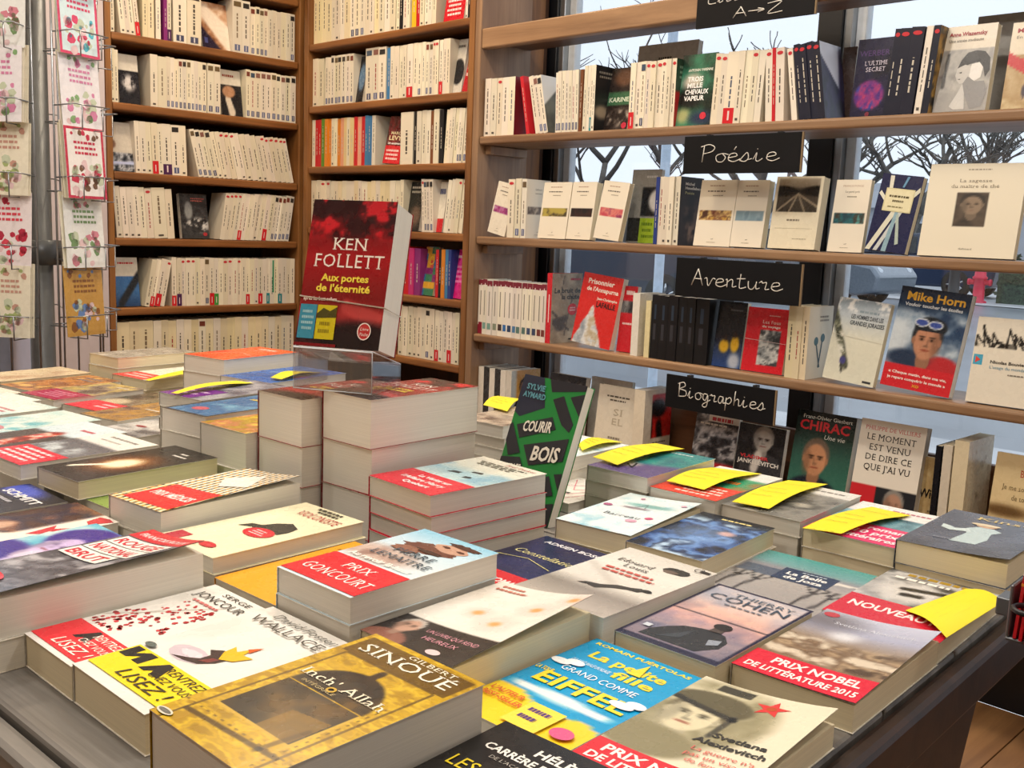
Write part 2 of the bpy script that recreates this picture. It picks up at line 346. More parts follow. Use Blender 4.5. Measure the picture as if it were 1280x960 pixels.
q = pz(690, 366, 0); make_car((q.x, q.y, -.02), R(180), 'carg', 'silver car parked behind the dark estate car')
def make_tree(loc, label, h, seed, knobbly):
    rnd = random.Random(seed); e = empty('street_tree', loc); tag(e, label, 'tree', 'bare trees across the street')
    trunk = MB(); br = MB()
    def grow(p, d, L, r, depth):
        pts = [p]; rr = [r]; k = 5
        for i in range(k):
            d = (d+Vector((rnd.uniform(-1, 1), rnd.uniform(-1, 1), rnd.uniform(-.5, .8)))*(.2 if knobbly else .12)).normalized()
            p = p+d*(L/k); pts.append(p); rr.append(r*(1-.45*(i+1)/k)*(1.35 if knobbly and i == k-1 and depth else 1))
        (trunk if depth == 0 else br).tube(pts, rr, 7 if depth < 2 else 4)
        if depth < 4:
            for j in range((4, 3, 3, 4)[depth]):
                t = 1 if j == 0 else rnd.uniform(.45, 1); q = pts[min(k, max(1, int(round(t*k))))]
                a = rnd.uniform(0, 6.28); side = Vector((math.cos(a), math.sin(a), rnd.uniform(.0, .6)))
                grow(q, (d*.6+side*(.95 if knobbly else .7)).normalized(), L*rnd.uniform(.5, .75), max(.009, r*.58), depth+1)
    grow(Vector((0, 0, 0)), Vector((0, 0, 1)), h, h*.06 if knobbly else h*.04, 0)
    trunk.build('trunk', MT['bark'], e); br.build('branches', MT['bark'] if knobbly else MT['twig'], e)
for (xp, yp, h, kn, lab) in ((1130, 363, 2.6, 1, 'knobbly pollarded plane tree with a pale trunk, standing behind the silver car'), (1262, 366, 2.6, 1, 'pollarded plane tree standing behind the street lantern'), (1050, 350, 3.0, 1, 'pollarded plane tree near the window mullion'),
                           (742, 362, 2.6, 0, 'bare twiggy tree beyond the dark estate car'), (805, 354, 2.9, 0, 'bare twiggy tree beside the pale post'), (930, 352, 2.8, 1, 'pollarded plane tree near the yellow hoarding'), (1190, 358, 3.0, 0, 'bare twiggy tree farther back than the plane trees')):
    q = pz(xp, yp, 0); make_tree((q.x, q.y, -.02), lab, h, xp, kn)
# street lantern
e = empty('street_lantern', (-6.15, 19.9, -.02)); tag(e, 'old-fashioned street lantern with frosted panes on an iron post', 'street lamp')
mb = MB(); mb.lathe([(.12, 0), (.12, .3), (.06, .5), (.045, 2.7), (.09, 2.8), (.04, 2.85), (.1, 2.98)], 12); mb.build('post', MT['lantern'], e)
mb = MB(); mb.lathe([(.13, 2.98), (.24, 3.55)], 6); mb.build('lantern_glass', MT['lampwhite'], e)
mb = MB(); mb.lathe([(.28, 3.55), (.16, 3.75), (.05, 3.8), (.05, 3.9), (.001, 3.95)], 6); mb.build('lantern_roof', MT['lantern'], e)
# hydrant
p = pz(1222, 378, 0); e = empty('fire_hydrant', (p.x, p.y, -.02)); tag(e, 'pinkish red fire hydrant standing on the far pavement', 'fire hydrant')
mb = MB(); mb.lathe([(.17, 0), (.17, .05), (.12, .07), (.11, .5), (.15, .52), (.15, .56), (.12, .58), (.11, .68), (.06, .76), (.03, .77), (.03, .83), (.001, .84)], 16); mb.build('barrel', MT['hyd'], e)
for s_ in (-1, 1):
    mb = MB(); mb.lathe([(.055, .1), (.055, .2), (.07, .2), (.07, .24), (.001, .24)], 12); mb.build('nozzle', MT['hyd'], e, (0, 0, .45), (0, s_*math.pi/2, 0))
# hedge: leafy mound
rnd = random.Random(3); mb = MB()
for i in range(1500):
    a = rnd.uniform(-3, 3); b = rnd.uniform(-.6, .6); z = rnd.uniform(.05, 1.05); s_ = .07
    n1 = Vector((rnd.uniform(-1, 1), rnd.uniform(-1, 1), rnd.uniform(-1, 1))).normalized(); n2 = n1.orthogonal().normalized()
    c = Vector((a, b*(1-.3*z), z)); mb.add([c-n1*s_, c+n2*s_*.6, c+n1*s_, c-n2*s_*.6], [(0, 1, 2, 3)])
mb.box(-2.95, 2.95, -.5, .5, 0, .95)
p = pz(1300, 378, 0); tag(mb.build('clipped_hedge', MT['hedge'], None, (p.x+2.6, p.y-1.2, -.02)), 'clipped dark green hedge beside the hydrant', 'hedge')
# bollard, pale post, hoarding, far building
p = pz(1190, 380, 0); mb = MB(); mb.lathe([(.16, 0), (.16, .15), (.11, .2), (.1, .85), (.15, .9), (.15, .95), (.08, 1.05), (.001, 1.08)], 14)
tag(mb.build('bollard', MT['lantern'], None, (p.x, p.y, -.02)), 'dark iron bollard beside the fire hydrant', 'bollard')
p = px(826, 300, 1, 5.6); mb = MB(); mb.lathe([(.06, 0), (.06, .03), (.033, .04), (.033, 4.2)], 16); tag(mb.build('steel_post', MT['steel'], None, (p.x, p.y, -.01)), 'pale blue steel post on the pavement outside the window', 'post')
e = empty('hoarding', (-18.8, 20.2, -.02)); tag(e, 'yellow construction hoarding beyond the parked cars', 'hoarding')
for k in range(3): board('hoarding_panel', -2.4+k*1.6, -.82+k*1.6, -.02, .02, .3, 1.25, MT['yellowpaint'], e)
for k in range(4): board('hoarding_post', -2.45+k*1.6, -2.37+k*1.6, .02, .1, 0, 1.35, MT['lantern'], e)
e = empty('far_building', (-30, 62, -.02)); tag(e, 'long low grey building with a pale roof beyond the trees', 'building')
board('wall', -30, 30, 0, 9, 0, 3.4, MT['facade'], e, 0)
mb = MB(); extr(mb, [(-30.6, 3.4), (30.6, 3.4), (30.6, 3.5), (30, 4.9), (-30, 4.9), (-30.6, 3.5)], -.6, 9.6, 0); mb.build('roof', MT['roof'], e)
for k in range(24):
    w_ = board('window', -28.6+k*2.4, -27.4+k*2.4, -.03, .02, 1.0, 2.6, MT['white_metal'], e, 0); board('pane', -28.5+k*2.4, -27.5+k*2.4, -.05, -.03, 1.1, 2.5, MT['cglass'], w_, 0)
# ================= lettering and cover art
_gl = {}
_fc = {}
def glyph(ch, bold):
    key = (ch, bold)
    if key in _gl: return _gl[key]
    if bold not in _fc:
        cu = bpy.data.curves.new('lettering', 'FONT'); cu.resolution_u = 2; cu.offset = .028 if bold else 0.0
        _fc[bold] = (cu, bpy.data.objects.new('lettering', cu))
    cu, ob = _fc[bold]
    def ev(s):
        cu.body = s; me = ob.to_mesh()
        v = np.array([(p.co.x, p.co.y) for p in me.vertices]).reshape(-1, 2); f = [tuple(p.vertices) for p in me.polygons]
        ob.to_mesh_clear(); return v, f
    if ('I', bold, 'm') not in _gl: _gl[('I', bold, 'm')] = ev('I')[0][:, 0].max()
    v, f = ev(ch); v2, _ = ev(ch+'I')
    adv = v2[:, 0].max()-_gl[('I', bold, 'm')]
    if ch == ' ': v, f, adv = np.zeros((0, 2)), [], .26
    _gl[key] = (v, f, adv); return _gl[key]
CAP = .70
def serif_slabs(v):
    """small slabs on the straight stems of a capital"""
    out = []
    if not len(v): return out
    for y0 in (0.0, CAP):
        xs = sorted(set(np.round(v[np.abs(v[:, 1]-y0) < .035][:, 0], 3)))
        i = 0
        while i+1 < len(xs):
            if .03 < xs[i+1]-xs[i] < .2:
                yy = (y0-.005, y0+.045) if y0 == 0 else (y0-.045, y0+.005)
                out.append([(xs[i]-.06, yy[0]), (xs[i+1]+.06, yy[0]), (xs[i+1]+.06, yy[1]), (xs[i]-.06, yy[1])]); i += 2
            else: i += 1
    return out
def text_geo(s, bold=False, serif=False, italic=False, gap=0):
    V = []; F = []; x = 0; n = 0
    for ch in s:
        v, f, adv = glyph(ch, bold)
        if len(v):
            V.append(v+np.array([x, 0])); F += [tuple(i+n for i in g) for g in f]; n += len(v)
            if serif and ch.isalpha():
                for q in serif_slabs(v):
                    V.append(np.array(q)+np.array([x, 0])); F.append((n, n+1, n+2, n+3)); n += 4
        x += adv+gap+(.03 if serif else 0)
    if not V: return np.zeros((0, 2)), [], 1
    V = np.concatenate(V)/CAP
    if italic: V[:, 0] += V[:, 1]*.22
    return V, F, x/CAP

# ---- noise and painting helpers
def vnoise(X, Y, seed):
    g = np.random.RandomState(seed % 100000).rand(64, 64)
    xi = np.floor(X).astype(int); yi = np.floor(Y).astype(int); fx = X-xi; fy = Y-yi
    fx = fx*fx*(3-2*fx); fy = fy*fy*(3-2*fy)
    a = g[xi % 64, yi % 64]; b = g[(xi+1) % 64, yi % 64]; c = g[xi % 64, (yi+1) % 64]; d = g[(xi+1) % 64, (yi+1) % 64]
    return (a*(1-fx)+b*fx)*(1-fy)+(c*(1-fx)+d*fx)*fy
def fbm(U, V, sc, seed, o=4):
    r = 0; a = .5; t = 0
    for i in range(o):
        r = r+a*vnoise(U*sc*2**i+7.3*i, V*sc*1.6*2**i+3.1*i, seed+i); t += a; a *= .55
    return r/t
def sst(x, a, b):
    t = np.clip((x-a)/(b-a), 0, 1); return t*t*(3-2*t)
def mixc(a, b, t): return a*(1-t[..., None])+b*t[..., None]
def bl(U, V, cx, cy, rx, ry, soft=.25):
    d = np.sqrt(((U-cx)/rx)**2+((V-cy)/ry)**2); return 1-sst(d, 1-soft, 1+soft)
def seg(U, V, x0, y0, x1, y1, r, soft=.4):
    dx, dy = x1-x0, y1-y0; t = np.clip(((U-x0)*dx+(V-y0)*dy)/(dx*dx+dy*dy+1e-9), 0, 1)
    d = np.hypot(U-x0-t*dx, V-y0-t*dy)/r; return 1-sst(d, 1-soft, 1+soft)
def flat(U, c): return np.tile(rgb(c), U.shape+(1,))
def photo(seed, pal, sc=3, stretch=1, con=1.0):
    cols = [rgb(c) for c in pal]
    def f(U, V):
        n = np.clip((fbm(U*stretch, V, sc, seed)-.5)*1.9*con+.5, 0, .999)*(len(cols)-1)
        i = n.astype(int); t = n-i; A = np.array(cols); return A[i]*(1-t[..., None])+A[i+1]*t[..., None]
    return f
def vgrad(stops):
    st = sorted((p, rgb(c)) for p, c in stops)
    def f(U, V):
        out = np.zeros(U.shape+(3,))
        for k in range(3): out[..., k] = np.interp(V, [p for p, _ in st], [c[k] for _, c in st])
        return out
    return f
def face(I, U, V, cx, cy, s, skin, hair, asp=1.6, dark='#2a1a14', cloth=None, light=1):
    """a portrait: shoulders, neck, head with features; s = half head width in u"""
    ry = s*1.32/asp
    if cloth is not None:
        I = mixc(I, rgb(cloth), bl(U, V, cx, cy-ry*2.35, s*2.3, ry*1.35, .08)); 
    I = mixc(I, rgb(skin)*.8, bl(U, V, cx, cy-ry*1.0, s*.5, ry*.6, .1))
    I = mixc(I, rgb(hair), bl(U, V, cx, cy+ry*.22, s*1.1, ry*1.0, .1))
    I = mixc(I, rgb(skin), bl(U, V, cx, cy-ry*.06, s*.9, ry*.92, .1))
    I = mixc(I, rgb(skin)*.68, bl(U, V, cx-light*s*.7, cy-ry*.15, s*.32, ry*.7, .6)*.7)
    for k in (-1, 1):
        I = mixc(I, rgb(skin)*.82, bl(U, V, cx+k*s*.93, cy-ry*.05, s*.13, ry*.2, .2))
        I = mixc(I, rgb(dark), bl(U, V, cx+k*s*.36, cy+ry*.17, s*.24, ry*.045, .4)*.85)
        I = mixc(I, rgb(skin)*.62, bl(U, V, cx+k*s*.36, cy+ry*.04, s*.22, ry*.09, .5)*.8)
        I = mixc(I, rgb(dark), bl(U, V, cx+k*s*.36, cy+ry*.04, s*.09, ry*.05, .4))
    I = mixc(I, rgb(skin)*.72, bl(U, V, cx-light*s*.1, cy-ry*.12, s*.09, ry*.24, .5)*.6)
    I = mixc(I, rgb(skin)*.6, bl(U, V, cx, cy-ry*.29, s*.2, ry*.05, .5)*.8)
    I = mixc(I, rgb(skin)*np.array([.72, .45, .42]), bl(U, V, cx, cy-ry*.5, s*.32, ry*.06, .4)*.9)
    return I

def rag(cx, cy, rx, ry, seed, n=22, r=.16):
    q = random.Random(seed); return [(cx+rx*math.cos(6.2832*k/n)*(1+q.uniform(-r, r)), cy+ry*math.sin(6.2832*k/n)*(1+q.uniform(-r, r))) for k in range(n)]
class Art:
    def __init__(s, base='#ffffff', items=(), res=None, mat='gloss', spine=None, back=None, pages='pw', sp_items=()):
        s.base = base; s.items = list(items); s.res = res; s.mat = mat; s.spine = spine; s.back = back; s.pages = pages; s.sp = list(sp_items)

def draw_items(mb, items, P, W, L, h0=.0002, dh=.00012, sub=1):
    """items in u,v of a W x L sheet; P maps (u,v,h)->local xyz"""
    h = h0
    for it in items:
        k = it[0]; polys = []
        if k == 'r':
            _, a, b, c, d, col = it; xs = [a+(c-a)*q/sub for q in range(sub+1)]; polys = [([(x, b) for x in xs]+[(x, d) for x in xs], [(q, q+1, sub+2+q, sub+1+q) for q in range(sub)])]
        elif k == 'p':
            polys = [(it[1], [tuple(range(len(it[1])))])]; col = it[2]
        elif k == 'e':
            _, cx, cy, rx, ry, col = it[:6]; n = 20
            polys = [([(cx+rx*math.cos(2*math.pi*j/n), cy+ry*math.sin(2*math.pi*j/n)) for j in range(n)], [tuple(range(n))])]
        elif k == 'ring':
            _, cx, cy, rx, ry, th, col = it; n = 24; v = []
            for j in range(n):
                a = 2*math.pi*j/n; v += [(cx+rx*math.cos(a), cy+ry*math.sin(a)), (cx+(rx-th)*math.cos(a), cy+(ry-th*W/L)*math.sin(a))]
            polys = [(v, [(2*j, 2*((j+1) % n), 2*((j+1) % n)+1, 2*j+1) for j in range(n)])]
        elif k == 'l':      # polyline u,v with width in u
            _, pts, wd, col = it; v = []; f = []
            for (x0, y0), (x1, y1) in zip(pts, pts[1:]):
                dx, dy = (x1-x0)*W, (y1-y0)*L; q = math.hypot(dx, dy) or 1; nx, ny = -dy/q*wd/2*W, dx/q*wd/2*W; i = len(v)
                v += [(x0+nx/W, y0+ny/L), (x0-nx/W, y0-ny/L), (x1-nx/W, y1-ny/L), (x1+nx/W, y1+ny/L)]; f.append((i, i+1, i+2, i+3))
            polys = [(v, f)]
        elif k == 't':
            _, s, u, v, wu, hv, col = it[:7]; fl = it[7] if len(it) > 7 else ''
            V, F, tw = text_geo(s, 'b' in fl, 's' in fl, 'i' in fl)
            if not len(V): continue
            sy = hv; sx = wu/tw if wu else hv*L/W
            if 'c' in fl: u = u-(tw*sx)/2
            ang = it[8] if len(it) > 8 else 0
            q = np.stack([V[:, 0]*sx*W, V[:, 1]*sy*L], 1)
            if ang: c_, s_ = math.cos(ang), math.sin(ang); q = q@np.array([[c_, s_], [-s_, c_]])
            q = q/np.array([W, L])+np.array([u, v]); polys = [(q, F)]
        elif k == 'g':      # unreadable small print: dashes
            _, a, b, c, d, n, col = it; rn = random.Random(int(a*999+b*777+n)); v = []; f = []
            for j in range(n):
                y = d-(d-b)*(j+.5)/n; hh = (d-b)/n*.24; x = a+rn.random()*(c-a)*.1; xe = c-rn.random()*(c-a)*.25
                while x < xe:
                    q = min(xe, x+rn.uniform(.06, .16)*(c-a)); i = len(v); v += [(x, y-hh), (q, y-hh), (q, y+hh), (x, y+hh)]; f.append((i, i+1, i+2, i+3)); x = q+.03*(c-a)
            polys = [(v, f)]
        elif k == 'dots':   # scattered blobs
            _, a, b, c, d, n, r, cols, seed = it; rn = random.Random(seed); 
            for j in range(n):
                cx, cy = rn.uniform(a, c), rn.uniform(b, d); rr = r*rn.uniform(.5, 1.3); m = 7
                mb.add([P(cx+rr*math.cos(6.283*q/m)*rn.uniform(.7, 1.2), cy+rr*W/L*math.sin(6.283*q/m)*rn.uniform(.7, 1.2), h) for q in range(m)], [tuple(range(m))], rgb(cols[j % len(cols)]))
            h += dh; continue
        for v, f in polys:
            if len(v): mb.add([P(a, b, h) for a, b in v], f, rgb(col))
        h += dh

def book(name, M, w, l, t, art, label, group=None, lift=None, cat='book', spw=None, tex=1):
    """one paperback lying on its back cover: x spine->fore edge, y up the cover, z thickness; M places it"""
    root = empty(name, mat=M); tag(root, label, cat, group)
    ct = .0005
    mb = MB(); i = .0012
    mb.box(ct+.0004, w-i, i, l-i, ct, t-ct, (1, 1, 1)); mb.build('page_block', MT[art.pages], root)
    mb = MB()
    base = art.base
    sp = art.spine or (base if isinstance(base, str) else '#d8d4ca'); bk = art.back or sp
    if lift: a, pw_, c0, c1 = lift
    def LZ(u, v):
        if not lift: return 0
        return a*max(0, u)**pw_*(c0+(c1-c0)*v)
    def P(u, v, h): return (u*w, v*l, t+h+LZ(u, v))
    if isinstance(base, str) and not lift: nu, nv = 1, 1
    elif isinstance(base, str): nu, nv = 10, 4
    else: nu, nv = art.res or (24, 38)
    us = np.linspace(0, 1, nu+1); vs_ = np.linspace(0, 1, nv+1); U, V = np.meshgrid(us, vs_)
    Cc = flat(U, base) if isinstance(base, str) else np.clip(base(U, V), 0, 1)
    Z = np.array([LZ(x, y) for x, y in zip(U.ravel(), V.ravel())]) if lift else np.zeros(U.size)
    top = np.stack([U.ravel()*w, V.ravel()*l, t+Z], 1); k = nu+1
    fs = [(j*k+q, j*k+q+1, (j+1)*k+q+1, (j+1)*k+q) for j in range(nv) for q in range(nu)]
    mb.add(top, fs, Cc.reshape(-1, 3), 0, bool(lift))
    if lift:
        bot = top.copy(); bot[:, 2] -= ct; mb.add(bot, [f[::-1] for f in fs], rgb('#efebe2'), 0, True)
    else:
        mb.add([(0, 0, t-ct), (w, 0, t-ct), (w, l, t-ct), (0, l, t-ct), (0, 0, t), (w, 0, t), (w, l, t), (0, l, t)], [(0, 1, 5, 4), (1, 2, 6, 5), (2, 3, 7, 6), (3, 2, 1, 0)], rgb('#e9e5da'))
    mb.add([(0, 0, 0), (w, 0, 0), (w, l, 0), (0, l, 0), (0, 0, ct), (w, 0, ct), (w, l, ct), (0, l, ct)], [(3, 2, 1, 0), (0, 1, 5, 4), (1, 2, 6, 5), (2, 3, 7, 6), (4, 5, 6, 7)], rgb(bk))
    mb.add([(0, 0, 0), (0, 0, t), (0, l, t), (0, l, 0), (ct, 0, ct), (ct, 0, t-ct), (ct, l, t-ct), (ct, l, ct)], [(0, 1, 2, 3), (0, 4, 5, 1), (3, 2, 6, 7)], rgb(sp))
    plain, band, rng_ = [], [], None
    for it in art.items:    # a full-width strip round the foot is a paper band of its own
        if it[0] == 'r' and it[1] <= .0 and it[3] >= 1 and it[2] <= .06 and .12 < it[4]-it[2] < .45 and rng_ is None: rng_ = (it[2], it[4]); band.append(it)
        elif rng_ and ((it[0] == 't' and rng_[0]-.01 <= it[3] < rng_[1]-.02) or (it[0] == 'g' and rng_[0] <= it[2] and it[4] <= rng_[1])): band.append(it)
        else: plain.append(it)
    if plain: draw_items(mb, plain, P, w, l, sub=14 if lift else 1)
    if art.sp:
        # spine sheet: u across thickness (left->right as seen with the book upright), v up
        draw_items(mb, art.sp, lambda u, v, h: (-h, v*l, u*t), t, l, .00015, .0001)
    # closed outward winding for spine items is irrelevant (two sided)
    cv = mb.build('cover', MT[art.mat], root)
    if band:
        mb = MB(); draw_items(mb, band, P, w, l, .0005, sub=14 if lift else 1); mb.build('paper_band', MT[art.mat], cv)
    return root

def frame(o, X, Y, Z):
    M = Matrix.Identity(4)
    for i in range(3): M[i][0], M[i][1], M[i][2], M[i][3] = X[i], Y[i], Z[i], o[i]
    return M
def rotm(ax, a): return Matrix.Rotation(a, 3, Vector(ax))
# ================= books standing on the shelves
rng = random.Random(11)
ST = {  # style char -> (spine colour, phrase)
 'w': ('#ebe4d3', 'plain white-spined paperback'), 'c': ('#ece0bd', 'cream-spined paperback'), 'b': ('#ebe4d4', 'white paperback with blue foot label'),
 'p': ('#ebe5d6', 'white paperback with tiny picture atop its spine'), 'r': ('#ebe3d2', 'white paperback with red dot atop its spine'), 'R': ('#ece4d3', 'white paperback with red block at spine foot'),
 'V': ('#e9e2d3', 'white paperback with purple block at spine foot'), 'G': ('#eae3d3', 'white paperback with green block at spine foot'), 'T': ('#e9e3d5', 'white paperback with teal block at spine foot'), 't': ('#e8e3d5', 'white paperback with blue-green stripe down its spine'),
 'k': ('#17181c', 'black-spined paperback'), 'n': ('#1b1f33', 'navy-spined paperback with red dot'), 'e': ('#c81f2b', 'red-spined paperback'), 'g': ('#5c8a2a', 'green-spined paperback'), 'o': ('#e08a2a', 'orange-spined paperback'), 'y': ('#e8c62c', 'yellow-spined paperback'),
 'u': ('#3f7fb5', 'blue-spined paperback'), 'U': ('#2a3f8f', 'deep blue-spined paperback'), 'v': ('#8a2f7d', 'purple-spined paperback'), 'i': ('#d0337f', 'magenta-spined paperback'), 's': ('#e9a98a', 'salmon-spined paperback'), 'q': ('#f0d9a0', 'pale yellow-spined paperback'), 'd': ('#7a4a2a', 'brown-spined paperback'),
 'm': ('#eee9de', 'white paperback with maroon top band and coloured foot square'), 'K': ('#101114', 'thick black paperback with faint lettering')}
MCOL = ['#8c2036', '#7aa39a', '#7aa39a', '#87927f', '#4a3a36', '#2d6fb5', '#33476b', '#4d7fae', '#5f7f78', '#5b7a75', '#3c4f74', '#3d4b6a', '#7a3b33', '#7a3b33']
def spine_art(ch, i):
    c = rgb(ST[ch][0]); light = ch in 'wcbprRVGTtm'
    f = 1+rng.uniform(-.05, .03); c = np.clip(c*f*np.array([1, 1+rng.uniform(-.012, .008), 1+rng.uniform(-.04, .02)]), 0, 1)
    it = []; ink = '#4a443e' if light else '#cfc9bb'
    if rng.random() < .2 and light: ink = rng.choice(['#a03030', '#7a6a55', '#555f78'])
    # vertical title: dashes up the spine
    y = rng.uniform(.2, .3); y1 = rng.uniform(.6, .85)
    if ch not in 'm':
        while y < y1:
            q = min(y1, y+rng.uniform(.03, .1)); it.append(('r', .42, y, .56, q, ink)); y = q+rng.uniform(.012, .03)
    dark = rng.choice(['#3a3532', '#7a3d30', '#41536a', '#6b5a3f', '#2d2a2a', '#8a5f55'])
    if ch in 'bp': it += [('r', .22, .04, .78, .155, rng.choice(['#55608a', '#5f6a94', '#4a5070'])), ('r', .45, .05, .55, .145, '#d8d8dd')]
    if ch == 'p': it.append(('r', .12, .86, .88, .955, dark))
    if ch == 'w' and rng.random() < .5: it.append(('r', .3, .04, .7, .075, '#55504a'))
    if ch in 'rn': it.append(('e', .5, .93, .36, .025, '#c8323c'))
    if ch in 'RVGT': it.append(('r', 0, .005, 1, rng.uniform(.2, .27), {'R': '#d2202c', 'V': '#4b2355', 'G': '#3f9a3f', 'T': '#2b8a94'}[ch])); it.append(('r', .42, .05, .58, .18, '#e9d9d9'))
    if ch == 't': it += [('r', .55, .25, .95, .96, '#3c9a72')]
    if ch == 'm':
        it += [('r', 0, .9, 1, 1, '#7d2335'), ('r', .42, .86, .58, .93, '#e9dede'), ('r', .38, .35, .54, .8, '#8a857c'), ('r', .15, .1, .85, .215, MCOL[i % len(MCOL)])]
        if i == 0: it.append(('r', 0, 0, 1, .17, '#8c2036'))
    if ch == 'K': it = [('r', .3, .3, .62, .55, '#34353c'), ('r', .35, .62, .6, .85, '#2b3a4c')]
    return Art('#%02x%02x%02x' % tuple(int(x*255*.93) for x in c) if light else '#%02x%02x%02x' % tuple(int(x*255) for x in c), [], None, 'satin', '#%02x%02x%02x' % tuple(int(x*255) for x in c), None, 'pc' if ch in 'c' else 'pw', it)
UNIT = {'A': (Vector((0, 1, 0)), Vector((1, 0, 0)), lambda s: Vector((AX-s, 0, 0))), 'B': (Vector((1, 0, 0)), Vector((0, -1, 0)), lambda s: Vector((0, BY+s, 0))), 'C': (Vector((1, 0, 0)), Vector((0, -1, 0)), lambda s: Vector((0, BY+s, 0)))}
def along(unit, xp, z, s=.015):
    T, N, o = UNIT[unit]; p0 = o(s); p0.z = z; k = (xp-640)/FPX
    g = RGT-FWD*k; return -(p0-CAM).dot(g)/T.dot(g)
ROWNAME = {}
def spines(unit, z, xa, xb, chars, where, h=.178, tilt=0, set_=.015, dep=.108, world=False, wts=None, group=None, art_last=None, lab_last=None):
    T, N, o = UNIT[unit]; n = len(chars)
    a, b = (xa, xb) if world else (along(unit, xa, z, set_), along(unit, xb, z, set_))
    lo, hi = {'A': (1.5635, 2.3025), 'B': (-3.3925, -2.4965), 'C': (-2.4325, CX1)}[unit]; ov = h*math.sin(abs(R(tilt)))
    a = max(a, lo+(ov if tilt < 0 else 0)); b = min(b, hi-(ov if tilt > 0 else .003 if tilt < 0 else 0))
    tr = R(tilt); w_ = wts or [rng.uniform(.85, 1.15) for _ in chars]; tot = sum(w_); p = a
    for i, ch in enumerate(chars):
        span = (b-a)*w_[i]/tot; t = span*math.cos(tr)*.985; hh = h*rng.choice([1, 1, 1, .985, .995, 1.008])
        art = spine_art(ch, i); lab = '%s%s, %s' % (ST[ch][1], ' leaning' if abs(tilt) > 7 else '', where)
        if art_last is not None and i == n-1:
            art.base, art.items, art.res = art_last.base, art_last.items, art_last.res
            if lab_last: lab = lab_last
        # local x -> -N (into shelf), y -> up, z -> T
        Y = (Vector((0, 0, 1))*math.cos(tr)+T*math.sin(tr)); Z = (T*math.cos(tr)-Vector((0, 0, 1))*math.sin(tr))
        s = set_+rng.uniform(0, .006); org = o(s)+T*p; org.z = z+.0003
        if tr > 0: org.z += math.sin(tr)*t     # resting on its right lower corner
        book('paperback', frame(org, -N, Y, Z), dep, hh, t, art, lab, group or 'paperbacks, '+where, cat='paperback')
        p += span
def faceout(unit, z, xl, xr, ytop, art, label, t=.016, lean=9, tilt=0, set_=.03, yaw=0, group=None, h=None, name='book', topside=False):
    T, N, o = UNIT[unit]; Z0 = Vector((0, 0, 1)); lr = R(lean)
    if topside:      # pixels are of the top edge; the foot is hidden
        d = (RGT*((xl-640)/FPX)+UPV*(-(ytop-480)/FPX)+FWD); ax = 1; P0 = CAM+d*((o(set_).y+.03-CAM.y)/d.y); h = (P0.z-z)/math.cos(lr); a = P0.x
        b = along(unit, xr, P0.z, set_+.03)
    else:
        a, b = along(unit, xl, z, set_), along(unit, xr, z, set_)
        if h is None:
            ax = 0 if unit == 'A' else 1; off = .02
            pt = px(xl, ytop, ax, (o(set_+off))[ax]); h = (pt.z-z)/math.cos(lr)
    w = (b-a)/math.cos(R(yaw))
    X = T.copy(); Y = Z0.copy(); F_ = N.copy()
    Mr = rotm(Z0, R(yaw)); X = Mr@X; F_ = Mr@F_
    Y = (Z0*math.cos(lr)-F_*math.sin(lr)); F2 = (F_*math.cos(lr)+Z0*math.sin(lr))
    if tilt: q = rotm(F2, -R(tilt)); X = q@X; Y = q@Y
    org = o(set_)+T*a-F2*t; org.z = z+.0004
    if tilt > 0: org.z += math.sin(R(tilt))*w
    book(name, frame(org, X, Y, F2), w, h, t, art, label, group)
def sold(unit, z, xa, xb, h, dep, art, label, set_=.015, tilt=0, world=False, group=None):
    """one spine-out book whose front cover shows"""
    T, N, o = UNIT[unit]; a, b = (xa, xb) if world else (along(unit, xa, z, set_), along(unit, xb, z, set_)); tr = R(tilt)
    Y = (Vector((0, 0, 1))*math.cos(tr)+T*math.sin(tr)); Z = (T*math.cos(tr)-Vector((0, 0, 1))*math.sin(tr)); org = o(set_)+T*a; org.z = z+.0003
    book('book', frame(org, -N, Y, Z), dep, h, b-a, art, label, group)

A_ = lambda k: '%s row above table, rack-side bookcase' % k
B_ = lambda k: '%s row above table, window-side bookcase' % k
ph = photo
# --- bookcase A
z0, z1, z2, z3, z4, z5 = ASH[6], ASH[5], ASH[4], ASH[3], ASH[2], ASH[1]
w6 = A_('sixth')
spines('A', z0, 138, 143, 'w', w6); spines('A', z0, 151, 176, 'wwwR', w6, tilt=-6); spines('A', z0, 179, 193.5, 'cc', w6); spines('A', z0, 196, 202, 'w', w6); spines('A', z0, 205, 214.5, 'vV', w6)
spines('A', z0, 217.6, 252, 'pp', w6, h=.182); spines('A', z0, 291, 313, 'pp', w6, h=.19); spines('A', z0, 313.5, 369, 'ppppwwwwwp', w6)
def _a0(U, V):
    I = ph(5, ['#5b3423', '#b88a6a', '#e6d3c0'], 3)(U, V); I = mixc(I, rgb('#efe3d6'), sst(V+U*.8, .62, .75)*(1-sst(V+U*.5, 1.0, 1.1))); return mixc(I, rgb('#2a2338'), 1-sst(V+U*.7, .42, .5))
faceout('A', z0, 254, 288, 10, Art(_a0, [('r', .08, .1, .2, .22, '#4b4f86')]), 'brown and white photo-cover paperback facing out on the sixth row, rack-side bookcase', h=.17, lean=12)
w5 = A_('fifth')
spines('A', z1, 138.5, 149, 'ww', w5); spines('A', z1, 189, 209, 'ww', w5); spines('A', z1, 209, 259, 'bbbpppbbbp', w5); spines('A', z1, 260, 276, 'pp', w5); spines('A', z1, 308, 371, 'pppppppppp', w5)
